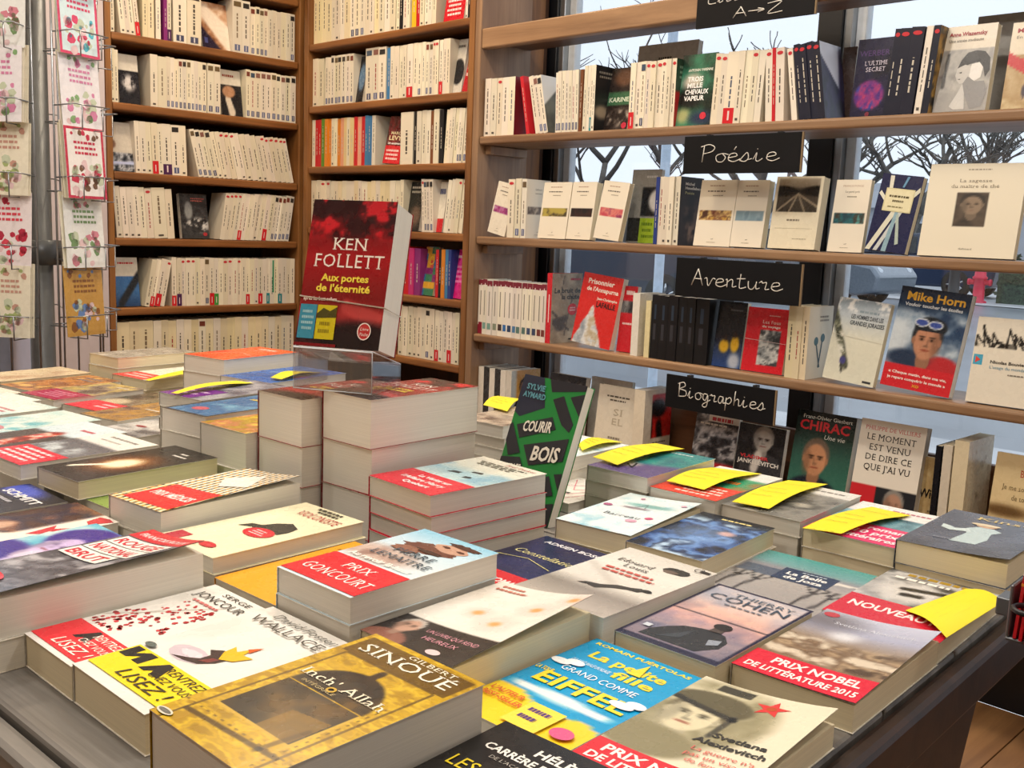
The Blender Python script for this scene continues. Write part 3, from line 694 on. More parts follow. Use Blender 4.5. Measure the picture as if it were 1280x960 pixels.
def _a1(U, V): I = flat(U, '#d9d5cc'); D = mixc(ph(9, ['#15151a', '#26262c', '#1b1b20'], 3)(U, V), rgb('#d8d6d8'), bl(U, V, .5, .42, .3, .16, .5)*sst(fbm(U, V, 6, 4), .35, .55)); return mixc(I, D, 1-sst(V, .66, .68))
faceout('A', z1, 150, 176, 60, Art(_a1), 'paperback with a white flower on black facing out, fifth row, rack-side bookcase', h=.17)
def _a2(U, V):
    I = flat(U, '#d8d3c8'); D = flat(U, '#15131a'); D = mixc(D, rgb('#d8cfc0'), np.clip(seg(U, V, .45, .08, .35, .35, .11)+seg(U, V, .55, .08, .35, .35, .1), 0, 1)); D = mixc(D, rgb('#b78a6a'), bl(U, V, .4, .52, .3, .13, .2)); return mixc(I, D, 1-sst(V, .66, .68))
faceout('A', z1, 277.6, 304, 85, Art(_a2, [('g', .1, .82, .7, .92, 1, '#9a4a3a')]), 'dark paperback showing a pale hand facing out, fifth row, rack-side bookcase', h=.17)
w4 = A_('fourth')
spines('A', z2, 171, 235, 'wwwRwVpw', w4, tilt=-2, wts=[.8, 1, .9, 1, .8, 1.5, 1.5, 1.1]); spines('A', z2, 249, 371, 'ppppwwrrrwwwwwrrrrrr', w4, tilt=-13, h=.172)
def _a3(U, V): I = flat(U, '#cfc8bd'); D = ph(14, ['#20242c', '#6b6f78', '#c7ccd6', '#1d1e24'], 5, 1, 1.3)(U, V); D = mixc(D, rgb('#b9c4ea'), seg(U, V, 0, .16, 1, .18, .035)); I = mixc(I, rgb('#7a5a48'), bl(U, V, .05, .55, .2, .1)); return mixc(I, D, 1-sst(V, .36, .4))
faceout('A', z2, 140, 169, 150, Art(_a3), 'pale paperback with a dark photo strip facing out, fourth row, rack-side bookcase', h=.17)
w3 = A_('third')
spines('A', z3, 147, 219, 'wwwwwrww', w3, tilt=-4, wts=[1, 1, 1, 1, 1, 1.1, 2.2, 1.2]); spines('A', z3, 275, 361, 'rrrrRwwwwwRwppppp', w3, tilt=9)
def _a4(U, V): I = ph(21, ['#1b1c20', '#3a3c40', '#1d1e22'], 3)(U, V); I = mixc(I, rgb('#cfcfd0'), sst(fbm(U, V, 7, 8), .5, .6)*bl(U, V, .6, .3, .45, .16, .4)); I = mixc(I, rgb('#8a8f92'), bl(U, V, .3, .62, .14, .2)); return I
faceout('A', z3, 228, 262, 240, Art(_a4, [('g', .4, .82, .95, .92, 2, '#b05a55'), ('e', .85, .1, .08, .04, '#b0303a')]), 'black and white photo-cover paperback facing out alone, third row, rack-side bookcase', h=.165, t=.02)
w2 = A_('second')
spines('A', z4, 181, 206, 'wRRr', w2, tilt=11, h=.172); spines('A', z4, 216, 370, 'RVrrrwwpRGwrrwrwRwwRwTtwTwww', w2)
def _a5(U, V): I = vgrad([(0, '#22406b'), (.3, '#3f6ea8'), (.62, '#3a6cab'), (.63, '#d9d6cc'), (1, '#d9d6cc')])(U, V); return mixc(I, rgb('#20262e'), seg(U, V, .2, .05, 1, .62, .1))
faceout('A', z4, 146, 176, 318, Art(_a5, [('g', 0.150, 0.845, 0.850, 0.925, 1, '#c43a3a')]), 'paperback with a white top and blue sky picture facing out, second row, rack-side bookcase', h=.175)
spines('A', z5, 147, 370, 'cccwccwwcpcwcccwcccwcww', A_('first'), h=.195, dep=.13, wts=[1.6, 1.2, 1.8]+[1]*20)
# --- bookcase B
b0, b1, b2, b3, b4, b5 = BSH[6], BSH[5], BSH[4], BSH[3], BSH[2], BSH[1]
v6 = B_('sixth')
spines('B', b0, 389, 494, 'ccccwwwcbbbwwcwww', v6, h=.2); spines('B', b0, 494.5, 512, 'wkww', v6); spines('B', b0, 513, 544, 'yewwww', v6); spines('B', b0, 580, 586, 'wk', v6)
faceout('B', b0, 554, 579, 0, Art('#c3202c', [('r', 0, .55, 1, 1, '#e9e4d8'), ('g', .12, .1, .9, .45, 4, '#f0dada')]), 'red and white paperback facing out, sixth row, window-side bookcase', h=.17)
v5 = B_('fifth')
spines('B', b1, 390, 403, 'ww', v5); spines('B', b1, 405, 440, 'bbpppppp', v5); spines('B', b1, 455, 481, 'ppp', v5, h=.186); spines('B', b1, 482, 507, 'uwwww', v5); spines('B', b1, 507.5, 525, 'Rwb', v5, wts=[1.5, 1, 1]); spines('B', b1, 526, 547, 'wpprr', v5); spines('B', b1, 548, 561, 'Rww', v5)
faceout('B', b1, 442.5, 452.5, 70, Art(lambda U, V: mixc(flat(U, '#17161c'), rgb('#5a7a9c'), bl(U, V, .6, .55, .4, .3))), 'dark paperback with a blue picture facing out, fifth row, window-side bookcase', h=.17)
faceout('B', b1, 562, 576, 60, Art(lambda U, V: mixc(flat(U, '#c9c5bd'), rgb('#17171c'), bl(U, V, .5, .4, .5, .24, .1)), [('g', .1, .82, .9, .92, 1, '#55504a')]), 'grey paperback with a black disc facing out, fifth row, window-side bookcase', h=.178, t=.012)
faceout('B', b1, 577, 586, 90, Art('#b32228', [('g', .1, .3, .9, .6, 2, '#e8c8c0')]), 'plain red paperback facing out, fifth row, window-side bookcase', h=.15, tilt=8, t=.01)
v4 = B_('fourth')
spines('B', b2, 387, 467, 'weegoowwosqwqeseuuw', v4, h=.176); spines('B', b2, 500, 515.5, 'w', v4); spines('B', b2, 516, 552, 'kwwwdwk', v4, wts=[.7, 1.1, 1, 1, .8, 1.2, .9]); spines('B', b2, 553, 581, 'wwwwbbb', v4, tilt=4)
def _b1(U, V): I = ph(31, ['#4a1820', '#8c2a2c', '#3a2a22'], 3)(U, V); return I
faceout('B', b2, 470, 476, 140, Art(_b1), 'dark red paperback facing out beside a best-seller, fourth row, window-side bookcase', h=.168, t=.01, set_=.05)
faceout('B', b2, 478, 499, 140, Art(_b1, [('t', 'MARC', .2, .62, .6, .06, '#e8dcb4', 'b'), ('t', 'LEVY', .12, .5, .76, .09, '#e8dcb4', 'b'), ('t', 'Un sentiment', .1, .41, .8, .045, '#ffffff', 'bi'), ('r', 0, 0, 1, .38, '#d3222e'), ('g', .1, .06, .9, .32, 3, '#f2d8d8')]), 'red-banded best-seller with cream lettering facing out, fourth row, window-side bookcase', h=.168, t=.014, tilt=4, set_=.03)
v3 = B_('third')
spines('B', b3, 387, 411, 'wwrr', v3); spines('B', b3, 412, 498, 'wwcwwwcwwccwccww', v3, h=.175); spines('B', b3, 498.5, 502.5, 'w', v3); spines('B', b3, 526, 541, 'rppp', v3, tilt=-3)
faceout('B', b3, 506, 523, 222, Art(lambda U, V: mixc(flat(U, '#24221f'), rgb('#6a5548'), bl(U, V, .6, .3, .35, .2, .5)), [('g', .1, .75, .9, .93, 2, '#c9c3b5')]), 'dark paperback facing out beside white spines, third row, window-side bookcase', h=.172)
faceout('B', b3, 542, 552, 220, Art('#e2ddd0', [('g', 0.100, 0.698, 0.900, 0.922, 1, '#2c3a78'), ('r', 0, 0, 1, .27, '#c8242c')]), 'white paperback with a red foot facing out, third row, window-side bookcase', h=.172, t=.01)
spines('B', b3, 553.5, 576, 'wwwrr', v3, tilt=7)
spines('B', b4, 490, 523, 'oyeiv', B_('second'), h=.165)
def _b2(U, V):
    X = np.floor(U*4); Y = np.floor(V*7); n = vnoise(X*3.7+.5, Y*2.9+.5, 4); pal = np.array([rgb(c) for c in ('#c22a3a', '#3b7a5a', '#d4a030', '#7a2a6a', '#2f6f9a', '#c7503a')]); return pal[(n*5.99).astype(int)]
faceout('B', b4, 525, 541, 305, Art(_b2, [('ring', .55, .72, .2, .09, .06, '#e0b83a')]), 'patchwork-coloured paperback facing out, second row, window-side bookcase', h=.17)
spines('B', b4, 542.5, 562, 'ekouU', B_('second'), h=.165)
faceout('B', b4, 564.5, 576, 308, Art(lambda U, V: ph(44, ['#e0218a', '#c41a70', '#f04aa8'], 3)(U, V), [('g', 0.100, 0.799, 0.900, 0.911, 1, '#f6d7e8'), ('g', .1, .3, .9, .7, 4, '#f08ac4')]), 'hot pink paperback facing out, second row, window-side bookcase', h=.166)
spines('B', b5, 497, 541, 'wwwwwwpw', B_('first'), h=.178); spines('B', b5, 542, 572, 'RwwRww', B_('first'), h=.176)
# --- window shelving C
c1, c2, c3, c4 = CSH[3], CSH[2], CSH[1], CSH[0]
u1, u2, u3, u4 = 'shelf above poetry sign', 'poetry shelf', 'adventure shelf', 'lowest window shelf'
spines('C', c1, 604, 640.5, 'wwrww', u1, art_last=Art('#7a1520'), lab_last='white paperback with a dark red front cover, '+u1)
spines('C', c1, 657, 661, 'e', u1, tilt=-12); spines('C', c1, 668, 684.5, 'wpp', u1, tilt=-13, h=.176, art_last=Art(lambda U, V: mixc(flat(U, '#dfe2e6'), ph(3, ['#6b6f68', '#3c3d3a'], 3)(U, V), 1-sst(V-U*.5, .45, .5))), lab_last='leaning white paperback with a grey landscape cover, '+u1)
spines('C', c1, 693, 721, 'bbbbbbb', u1, tilt=-2); spines('C', c1, 721.5, 725, 'd', u1)
spines('C', c1, 726.5, 741, 'wwTw', u1, h=.186, art_last=Art(lambda U, V: mixc(flat(U, '#19191c'), rgb('#a89a86'), bl(U, V, .3, .3, .3, .1, .5)), [('g', .1, .8, .8, .93, 2, '#8f8b82')]), lab_last='white paperback with a black front cover, '+u1)
def _c1(U, V): I = mixc(flat(U, '#2a211e'), rgb('#6b4a36'), bl(U, V, .6, .85, .4, .14, .4)); I = mixc(I, rgb('#3f6b4c'), sst(V, .4, .42)*(1-sst(V, .6, .62))); return mixc(I, rgb('#d8cec2'), bl(U, V, .55, .2, .5, .13, .5)*sst(fbm(U, V, 5, 2), .35, .6))
faceout('C', c1, 752, 783, 88, Art(_c1, [('t', 'KARINE', .1, .46, .8, .07, '#d9e6d2', 'b'), ('e', .85, .08, .1, .05, '#c03048')]), 'paperback with a green band and dark photo facing out, '+u1, lean=10, set_=.06)
faceout('C', c1, 786, 860, 60, Art('#b9b4ac', [('g', 0.350, 0.811, 0.650, 0.859, 1, '#4a4640')]), 'tall grey plain book standing behind the white spines, '+u1, lean=6, set_=.155, t=.02)
spines('C', c1, 784, 840, 'Rwprrrrwr', u1, h=.18, art_last=Art(lambda U, V: mixc(flat(U, '#b3282c'), rgb('#2f4a38'), sst(V, .5, .55)), [('g', .1, .7, .7, .92, 3, '#7d9a86')]), lab_last='white paperback with a green and red front cover, '+u1)
def _trois(U, V):
    I = ph(6, ['#1c2a22', '#2f6b52', '#3d8a6a'], 2)(U, V); I = mixc(I, rgb('#c9c2b4'), bl(U, V, .35, .6, .28, .13, .5)); I = mixc(I, rgb('#151a17'), bl(U, V, .35, .38, .4, .16, .5)); I = mixc(I, rgb('#aab07a'), bl(U, V, .2, .14, .2, .1, .6)); return mixc(I, rgb('#2a3550'), bl(U, V, .75, .1, .35, .1, .6))
faceout('C', c1, 843, 886.5, 72, Art(_trois, [('t', 'ANTONIN VARENNE', .2, .76, .7, .035, '#e0e4da', 'b'), ('t', 'TROIS', .22, .62, .44, .065, '#ffffff', 'b'), ('t', 'MILLE', .22, .53, .44, .065, '#ffffff', 'b'), ('t', 'CHEVAUX', .18, .44, .66, .065, '#ffffff', 'b'), ('t', 'VAPEUR', .18, .35, .56, .065, '#ffffff', 'b'), ('e', .78, .13, .09, .05, '#cf3648')], (26, 40)), 'green illustrated paperback with white title facing out, '+u1, lean=7, t=.02)
spines('C', c1, 886, 948, 'rrRwwrw', u1, tilt=2, h=.18, wts=[1, 1, 1.7, 1, 1, 1, 1]); spines('C', c1, 955, 978, 'rer', u1, tilt=-4, wts=[1.2, .6, 1.5]); spines('C', c1, 988, 995, 'r', u1, tilt=-9)
spines('C', c1, 998, 1031, 'nnnn', u1, tilt=-10, h=.184, art_last=Art(lambda U, V: mixc(ph(8, ['#1a1c3a', '#2a2350', '#141528'], 3)(U, V), rgb('#cdd3e6'), sst(V+U*.55, .82, .86)*(1-sst(U-V*.2, .6, .75)))), lab_last='leaning navy paperback with a pale triangle on its cover, '+u1)
faceout('C', c1, 1044, 1061, 62, Art('#3a2a26'), 'plain dark brown book standing beside the purple thriller, '+u1, lean=4, set_=.12, t=.012)
def _ult(U, V):
    I = ph(17, ['#16162c', '#1d1c3c', '#131324'], 2)(U, V); m = bl(U, V, .48, .28, .42, .19, .12); B = ph(18, ['#4a2a7a', '#7a2f7c', '#b03a6c', '#3a3f94'], 7, 1, 1.4)(U, V); return mixc(I, B, m)
faceout('C', c1, 1061, 1105, 53, Art(_ult, [('t', 'WERBER', .08, .78, .84, .07, '#5a3f78', ''), ('t', "L'ULTIME", .25, .66, .65, .055, '#d6cfe0', 's'), ('t', 'SECRET', .3, .58, .56, .055, '#d6cfe0', 's'), ('e', .5, .04, .06, .03, '#7a3040')], (28, 40)), 'dark purple thriller with a glowing brain facing out, '+u1, lean=6, t=.02, set_=.045)
spines('C', c1, 1101.5, 1139, 'nnn', u1, tilt=4, h=.19, wts=[.6, 1, 1.2]); spines('C', c1, 1140.5, 1149, 'w', u1, tilt=4, h=.19)
spines('C', c1, 1150.5, 1159, 'n', u1, tilt=4, h=.19, art_last=Art(ph(23, ['#1a1a20', '#8a6a2c', '#c29a48', '#2a2620'], 4)), lab_last='navy paperback with a golden front cover, '+u1)
def _wiaz(U, V):
    I = flat(U, '#ded6c6'); D = ph(26, ['#8c8b88', '#b7b5b0', '#77767a'], 3)(U, V); D = mixc(D, rgb('#a09e9b'), 1-sst(V, .2, .26)); D = mixc(D, rgb('#3c3b3c'), seg(U, V, .12, .3, .16, .66, .03)); return mixc(I, D, 1-sst(V, .715, .722))
faceout('C', c1, 1165, 1231, 38, Art(_wiaz, [('p', [(.36, .5), (.42, .6), (.52, .68), (.68, .7), (.84, .68), (.95, .6), (.97, .46), (.9, .38), (.84, .5), (.7, .56), (.56, .54), (.5, .46)], '#2b2a2b'), ('p', [(.36, .5), (.34, .42), (.38, .36), (.44, .32), (.54, .33), (.6, .4), (.62, .52), (.5, .54), (.42, .52)], '#c4c2be'), ('p', [(.62, .54), (.76, .56), (.84, .5), (.82, .38), (.7, .34), (.6, .4)], '#e4e2de'), ('p', [(.58, .4), (.72, .34), (.9, .34), (.97, .2), (.9, .04), (.7, .02), (.56, .2), (.5, .32)], '#8a898a'), ('p', [(.5, .32), (.56, .2), (.6, .02), (.4, .02), (.3, .06), (.42, .2)], '#c9c8c5'), ('p', [(.4, .45), (.46, .46), (.45, .44)], '#3a3838'), ('p', [(.39, .375), (.45, .38), (.44, .365)], '#6a6664'), ('t', 'Anne Wiazemsky', .12, .88, .7, .045, '#a03038', 'b'), ('t', 'Une année studieuse', .12, .81, .66, .035, '#5a5550', '')], (40, 56), pages='pc'), 'cream paperback with a black and white photo of a seated figure, '+u1, lean=8, t=.022)
faceout('C', c1, 1205, 1300, 24, Art('#a8a49c'), 'wide grey book standing behind the cream paperbacks, '+u1, lean=6, set_=.15, t=.02)
def _mart(U, V): I = flat(U, '#e0d6c2'); I = mixc(I, ph(28, ['#c9b48c', '#a88a5a', '#d8c9a0'], 3)(U, V), 1-sst(V, .62, .63)); I = mixc(I, rgb('#c02a30'), ((V < .66-U*.3) & (V > .52-U*.35) & (U < .5)).astype(float)); return mixc(I, rgb('#3a3040'), np.clip(bl(U, V, .4, .2, .04, .09)+bl(U, V, .6, .18, .04, .09)+bl(U, V, .48, .3, .03, .05), 0, 1))
faceout('C', c1, 1250, 1316, 32, Art(_mart, [('t', 'Martin', .1, .88, .45, .05, '#a03038', 'b'), ('t', 'En Tous', .1, .81, .4, .035, '#5a5550', '')], (30, 44), pages='pc'), 'cream paperback with tiny figures and a red roof on its cover, '+u1, lean=8, t=.02)
# poetry shelf
def gal(band, seed=1):   # cream poetry paperback with a picture band
    f = photo(seed, band, 5, 1, 1.4)
    return lambda U, V: mixc(flat(U, '#e9e2d2'), f(U, V), sst(V, .395, .4)*(1-sst(V, .535, .54))*sst(U, .05, .06)*(1-sst(U, .94, .95)))
def galit(a, b): return ([('t', a, .5, .9, 0, .028, '#b49a86', 'c'), ('t', b, .5, .82, 0, .03, '#6a6258', 'c')] if b else [('g', .25, .895, .75, .93, 1, '#b49a86'), ('g', .2, .81, .8, .85, 1, '#6a6258')])+[ ('g', .35, .75, .65, .78, 1, '#9a9284'), ('t', 'nrf', .5, .1, 0, .022, '#5a5550', 'ic'), ('g', .35, .05, .65, .07, 1, '#b0a898')]
faceout('C', c2, 609, 631, 230, Art(gal(['#7a2a6a', '#a03a7a', '#c9a9c4'], 4), galit('', '')), 'small leaning cream paperback with a purple band, '+u2, tilt=11, lean=5, h=.165, t=.012, set_=.02)
spines('C', c2, 633, 648, 'rb', u2, h=.182); spines('C', c2, 650, 656, 'p', u2, h=.182, art_last=Art(gal(['#8a7a6a', '#4a3f38', '#b8aa98'], 5), galit('', 'Gallimard')), lab_last='white poetry paperback with a brown picture band, '+u2)
for xl, xr, yt, bd, a, b, lb, sd, kw in ((671.6, 706, 229, ['#8a8a3a', '#3a2f24', '#b0a04a'], '', '', 'cream poetry paperback with an olive picture band, ', 7, {}), (707, 737, 229, ['#15110f', '#3a2018', '#1a1412'], '', '', 'cream poetry paperback with a nearly black band, ', 8, dict(t=.026)),
                                 (741, 773, 230, ['#c04a5a', '#d8867a', '#8a2a5a'], '', '', 'cream poetry paperback with a red and pink band, ', 9, dict(tilt=5, t=.02)), (866, 911, 226, ['#c9a24a', '#6a3a2c', '#e0c27a', '#4a2a1c'], '', '', 'cream poetry paperback with a golden crowd band, ', 12, dict(t=.012)),
                                 (911.5, 950.5, 227, ['#6f8a98', '#8aa2b0', '#7a95a2'], '', '', 'cream poetry paperback with a slate blue band, ', 13, dict(t=.024)), (1033, 1076, 226, ['#153f4c', '#1f6a72', '#3a2a22', '#4f9a9a'], 'FRANCIS PONGE', 'Le parti pris', 'cream poetry paperback with a teal portrait band, ', 14, dict(t=.016))):
    faceout('C', c2, xl, xr, yt, Art(gal(bd, sd), galit(a, b), (26, 60), 'satin', pages='pc'), lb+u2, lean=8, **{**dict(t=.018), **kw})
def _gray(U, V): I = flat(U, '#8f8d86'); I = mixc(I, rgb('#1d1d20'), ((U > .38) & (V > .36) & (V < .76)).astype(float)); return mixc(I, rgb('#d2cfca'), bl(U, V, .95, .58, .3, .16, .2))
faceout('C', c2, 782, 818, 213, Art(_gray, [('r', .0, .02, .42, .34, '#26241f'), ('r', .42, .0, 1, .34, '#93b02a'), ('g', .48, .05, .95, .3, 3, '#5d7a1a'), ('g', 0.500, 0.868, 0.900, 0.932, 1, '#c9c7c2')], (24, 40)), 'tall grey book with a face and a lime green label, '+u2, lean=5, set_=.1, t=.012)
spines('C', c2, 815.5, 838, 'Uwww', u2, h=.183, wts=[.8, 1.1, 1.3, 1.2])
def _houe(U, V): I = ph(33, ['#1d1512', '#2f211b', '#150f0d'], 3)(U, V); return mixc(I, rgb('#8a6f5c'), np.clip(bl(U, V, .5, .2, .22, .14, .5)+bl(U, V, .75, .45, .15, .18, .5)*.6+bl(U, V, .3, .5, .12, .08, .5)*.4, 0, 1)*sst(fbm(U, V, 6, 3), .3, .6))
spines('C', c2, 838.5, 845, 'w', u2, h=.185, art_last=Art(_houe, [('t', 'Michel', .2, .88, .4, .04, '#e6e0d4', 'b'), ('t', 'Houellebecq', .2, .82, .72, .04, '#e6e0d4', 'b'), ('t', 'Poésie', .2, .75, .4, .04, '#cfc88a')], (24, 40)), lab_last='white-spined paperback with a dark brown photo cover, '+u2)
def _rail(U, V):
    I = flat(U, '#e6dec6'); D = vgrad([(.5, '#3a342c'), (.72, '#4a4238'), (.8, '#1d1a16'), (.86, '#8d8272'), (1, '#b9ad98')])(U, V)
    for k in (-.28, -.1, .12, .4): D = mixc(D, rgb('#a89a84'), seg(U, V, .5, .76, .5+k*1.6, .5, .015)*.8)
    D = mixc(D, rgb('#17140f'), bl(U, V, .1, .8, .35, .07)+bl(U, V, .9, .8, .3, .07)); m = sst(V, .5, .505)*(1-sst(V, .965, .97))*sst(U, .06, .065)*(1-sst(U, .94, .945)); return mixc(I, np.clip(D, 0, 1), m)
faceout('C', c2, 958.7, 1017, 223, Art(_rail, [('g', 0.300, 0.369, 0.680, 0.425, 1, '#8a8070'), ('r', .1, .28, .9, .284, '#b0a68e'), ('g', .5, .13, .85, .15, 1, '#a89e88')], (40, 60), pages='pc'), 'cream boxed book with a railway photograph, '+u2, lean=8, t=.03)
def _bw(U, V): return flat(U, '#23264a')
faceout('C', c2, 1080, 1131, 223, Art('#22264c', [('p', [(0, 0), (.12, 0), (.62, .6), (.5, .62)], '#dcdccc'), ('p', [(.2, 0), (.3, 0), (.75, .6), (.65, .6)], '#c9cfd0'), ('p', [(.4, 0), (.52, 0), (.6, .55), (.52, .55)], '#8fb0c0'), ('p', [(.7, .1), (.78, .12), (.62, .5), (.56, .48)], '#b0c0b8'), ('p', [(.2, .98), (.3, .98), (.34, .7), (.26, .7)], '#e2e2d4'), ('p', [(.02, .74), (.06, .78), (.34, .62), (.3, .58)], '#e2e2d4'), ('p', [(.98, .86), (1, .8), (.72, .62), (.7, .68)], '#dcdccc'), ('p', [(.62, .98), (.68, .98), (.6, .84), (.55, .84)], '#6a9ac0'), ('r', .18, .52, .88, .82, '#d8d2a8'), ('r', .21, .535, .85, .805, '#e6e0bc'), ('g', 0.280, 0.690, 0.780, 0.745, 1, '#5a5236'), ('g', 0.360, 0.630, 0.700, 0.685, 1, '#5a5236'), ('g', 0.260, 0.563, 0.800, 0.599, 1, '#8a825c')], pages='pc'), 'dark blue book with white ribbons and a cream label, '+u2, lean=8, tilt=6, t=.02)
def _sag(U, V): I = flat(U, '#e8e1cd'); D = ph(40, ['#3a2f26', '#55483b', '#2a211a'], 4)(U, V); D = face(D, U, V, .5, .56, .12, '#8d7a66', '#2a221c', 1.5); m = ((U > .33) & (U < .66) & (V > .32) & (V < .7)).astype(float); return mixc(I, D, m)
faceout('C', c2, 1146, 1266, 207, Art(_sag, [('g', .4, .92, .65, .95, 1, '#a89e8c'), ('t', 'La sagesse', .5, .8, .34, .035, '#8a7f6c', 'sc'), ('t', 'du maître de thé', .5, .74, .5, .035, '#8a7f6c', 'sc'), ('t', 'Gallimard', .5, .08, .14, .016, '#5a5346', 'sc')], (60, 60), 'satin', pages='pc'), 'large cream hardback with a small brown portrait photo, '+u2, lean=9, t=.02)
# adventure shelf
spines('C', c3, 590, 680.5, 'mmmmmmmmmmmmmm', u3, h=.178)
def _bruit(U, V): I = ph(50, ['#a8967e', '#8d7c68', '#c2b29a'], 2)(U, V); I = mixc(I, rgb('#4a3c30'), np.clip(seg(U, V, .05, .45, .6, .18, .02)+seg(U, V, .1, .3, .5, .35, .05)+seg(U, V, .7, .7, .45, .1, .015)+bl(U, V, .3, .25, .18, .08)+seg(U, V, .4, .95, .3, .7, .01), 0, 1)); return I
sold('C', c3, 681, 687, .215, .14, Art(_bruit, [('t', 'Le bruit de', .08, .72, .86, .07, '#1d1714', 'b'), ('t', 'la chute', .32, .63, .6, .07, '#1d1714', 'b'), ('e', .7, .48, .16, .085, '#c8242e'), ('r', .6, .9, .95, .93, '#b03038'), ('g', .6, .45, .8, .52, 2, '#f0c8c8'), ('r', .6, .04, .78, .06, '#1d1714')], (30, 46), spine='#d02430', sp_items=[('r', .4, .3, .6, .7, '#f0d0d0')]), 'tall tan photo-cover book with a red spine, '+u3)
def _pris(U, V): I = flat(U, '#d22824'); m = np.clip(1-sst(np.abs(U-.38)*1.15+(V-.0)*.75+(fbm(U, V, 6, 2)-.5)*.12, .40, .44), 0, 1)*(V < .62); S = ph(51, ['#8f9aa6', '#dfe4e8', '#b7a98c'], 5, 1, 1.3)(U, V); return mixc(I, S, m)
faceout('C', c3, 713, 762, 345, Art(_pris, [('t', 'Prisonnier', .14, .86, .66, .07, '#f2e6dc', 'b'), ('t', "de l'Annapurna", .14, .76, .8, .06, '#f2e6dc', 'b'), ('t', 'Jean-Christophe', .45, .65, .5, .035, '#f2e6dc', 'b'), ('t', 'LAFAILLE', .45, .55, .48, .07, '#2a1410', 'b'), ('t', 'Guérin', .42, .06, .2, .03, '#d8e0e6', 'b')], (34, 44)), 'red book with a snowy summit and white title, '+u3, lean=8, tilt=5, t=.022)
faceout('C', c3, 770, 788, 357, Art(lambda U, V: mixc(flat(U, '#c4202c'), ph(52, ['#2a2a2e', '#9a9a9c'], 5)(U, V), ((V > .58) & (V < .78)).astype(float)), [('g', 0.200, 0.836, 0.900, 0.964, 1, '#f0e0dc'), ('g', .2, .4, .9, .46, 1, '#f0d0d0')]), 'red book with a small grey photo tucked beside the white spine, '+u3, lean=6, t=.015, set_=.05)
sold('C', c3, 787.5, 796, .178, .12, Art('#dedad0', spine='#eeebe2'), 'white-spined book beside the black paperbacks, '+u3); sold('C', c3, 804, 810, .16, .11, Art('#e4d9a8', spine='#e8deb0', pages='pc'), 'pale yellow-spined book beside the black paperbacks, '+u3)
spines('C', c3, 811, 881, 'KKKKKK', u3, h=.178, dep=.115, wts=[1, 1.1, 1.2, 1.1, 1, 1.6])
def _fig(U, V): I = vgrad([(0, '#23407a'), (.25, '#2a3a5c'), (.5, '#15171d'), (1, '#101216')])(U, V); I = mixc(I, rgb('#d0a428'), bl(U, V, .35, .32, .17, .1, .3)+bl(U, V, .72, .36, .15, .12, .3)); I = mixc(I, rgb('#2a1a14'), bl(U, V, .7, .5, .07, .05)+bl(U, V, .38, .45, .07, .05)); return mixc(np.clip(I, 0, 1), rgb('#cfd3da'), bl(U, V, .75, .1, .2, .12, .5)*.8)
faceout('C', c3, 889, 924, 376, Art(_fig, [('g', .4, .85, .9, .9, 1, '#5a5f66')], (26, 40)), 'dark photo-cover book with figures in yellow jackets, '+u3, lean=7)
def _fou(U, V): I = flat(U, '#cf1f2c'); D = ph(53, ['#2c3034', '#8f9496', '#d0d2d0', '#3c4044'], 5, 1, 1.4)(U, V); return mixc(I, D, ((U > .34) & (U < .84) & (V > .1) & (V < .66)).astype(float))
faceout('C', c3, 925.6, 977, 383, Art(_fou, [('t', 'Les Fous', .38, .76, .44, .05, '#f6e8e4', 's'), ('t', 'du voyage', .38, .7, .44, .035, '#f6e8e4', 'b'), ('g', .5, .87, .8, .9, 1, '#f0c0c0'), ('l', [(0, .5), (1, .47)], .008, '#e8d0d0')], (30, 40)), 'bright red book with a tall grey mountain photo, '+u3, lean=7, t=.014)
spoon = Art('#e2dac4', [('e', .35, .52, .09, .06, '#2a5a62'), ('e', .62, .56, .09, .06, '#2a5a62'), ('l', [(.36, .48), (.55, .15)], .05, '#1d4048'), ('l', [(.6, .52), (.5, .15)], .05, '#1d4048'), ('g', .4, .78, .9, .88, 2, '#8a8272')])
spines('C', c3, 979, 1005, 'ccc', u3, h=.182, dep=.12, art_last=spoon, lab_last='cream book with crossed spoons on its cover, '+u3)
def _gra(U, V):
    I = vgrad([(0, '#dfe0cf'), (.5, '#dcdccb'), (.8, '#b9c4cc'), (1, '#8fa0ae')])(U, V); r = seg(U, V, -.05, .85, .38, .2, .06); I = mixc(I, ph(54, ['#2c3030', '#6b6f5c', '#e8e8dc'], 9, 1, 1.5)(U, V), r); I = mixc(I, rgb('#e9ecec'), bl(U, V, .5, .95, .7, .12, .4)*sst(fbm(U, V, 8, 6), .45, .6)); I = mixc(I, rgb('#4a4a86'), bl(U, V, .32, .25, .06, .05, .2)); return mixc(I, rgb('#3c3d3a'), seg(U, V, .3, .2, .34, .12, .02))
faceout('C', c3, 1027, 1091, 375, Art(_gra, [('g', 0.400, 0.830, 0.900, 0.885, 1, '#8fa0aa'), ('t', 'LES HOMMES DANS LES', .3, .765, .62, .05, '#4a5258', 'b'), ('t', 'GRANDES JORASSES', .3, .69, .66, .05, '#4a5258', 'b'), ('r', .78, .03, .94, .055, '#3c4044'), ('l', [(0, .55), (1, .52)], .006, '#c9c7b8')], (44, 50), pages='pc'), 'pale book with a climber on a rocky ridge, '+u3, lean=9, tilt=4, t=.018)
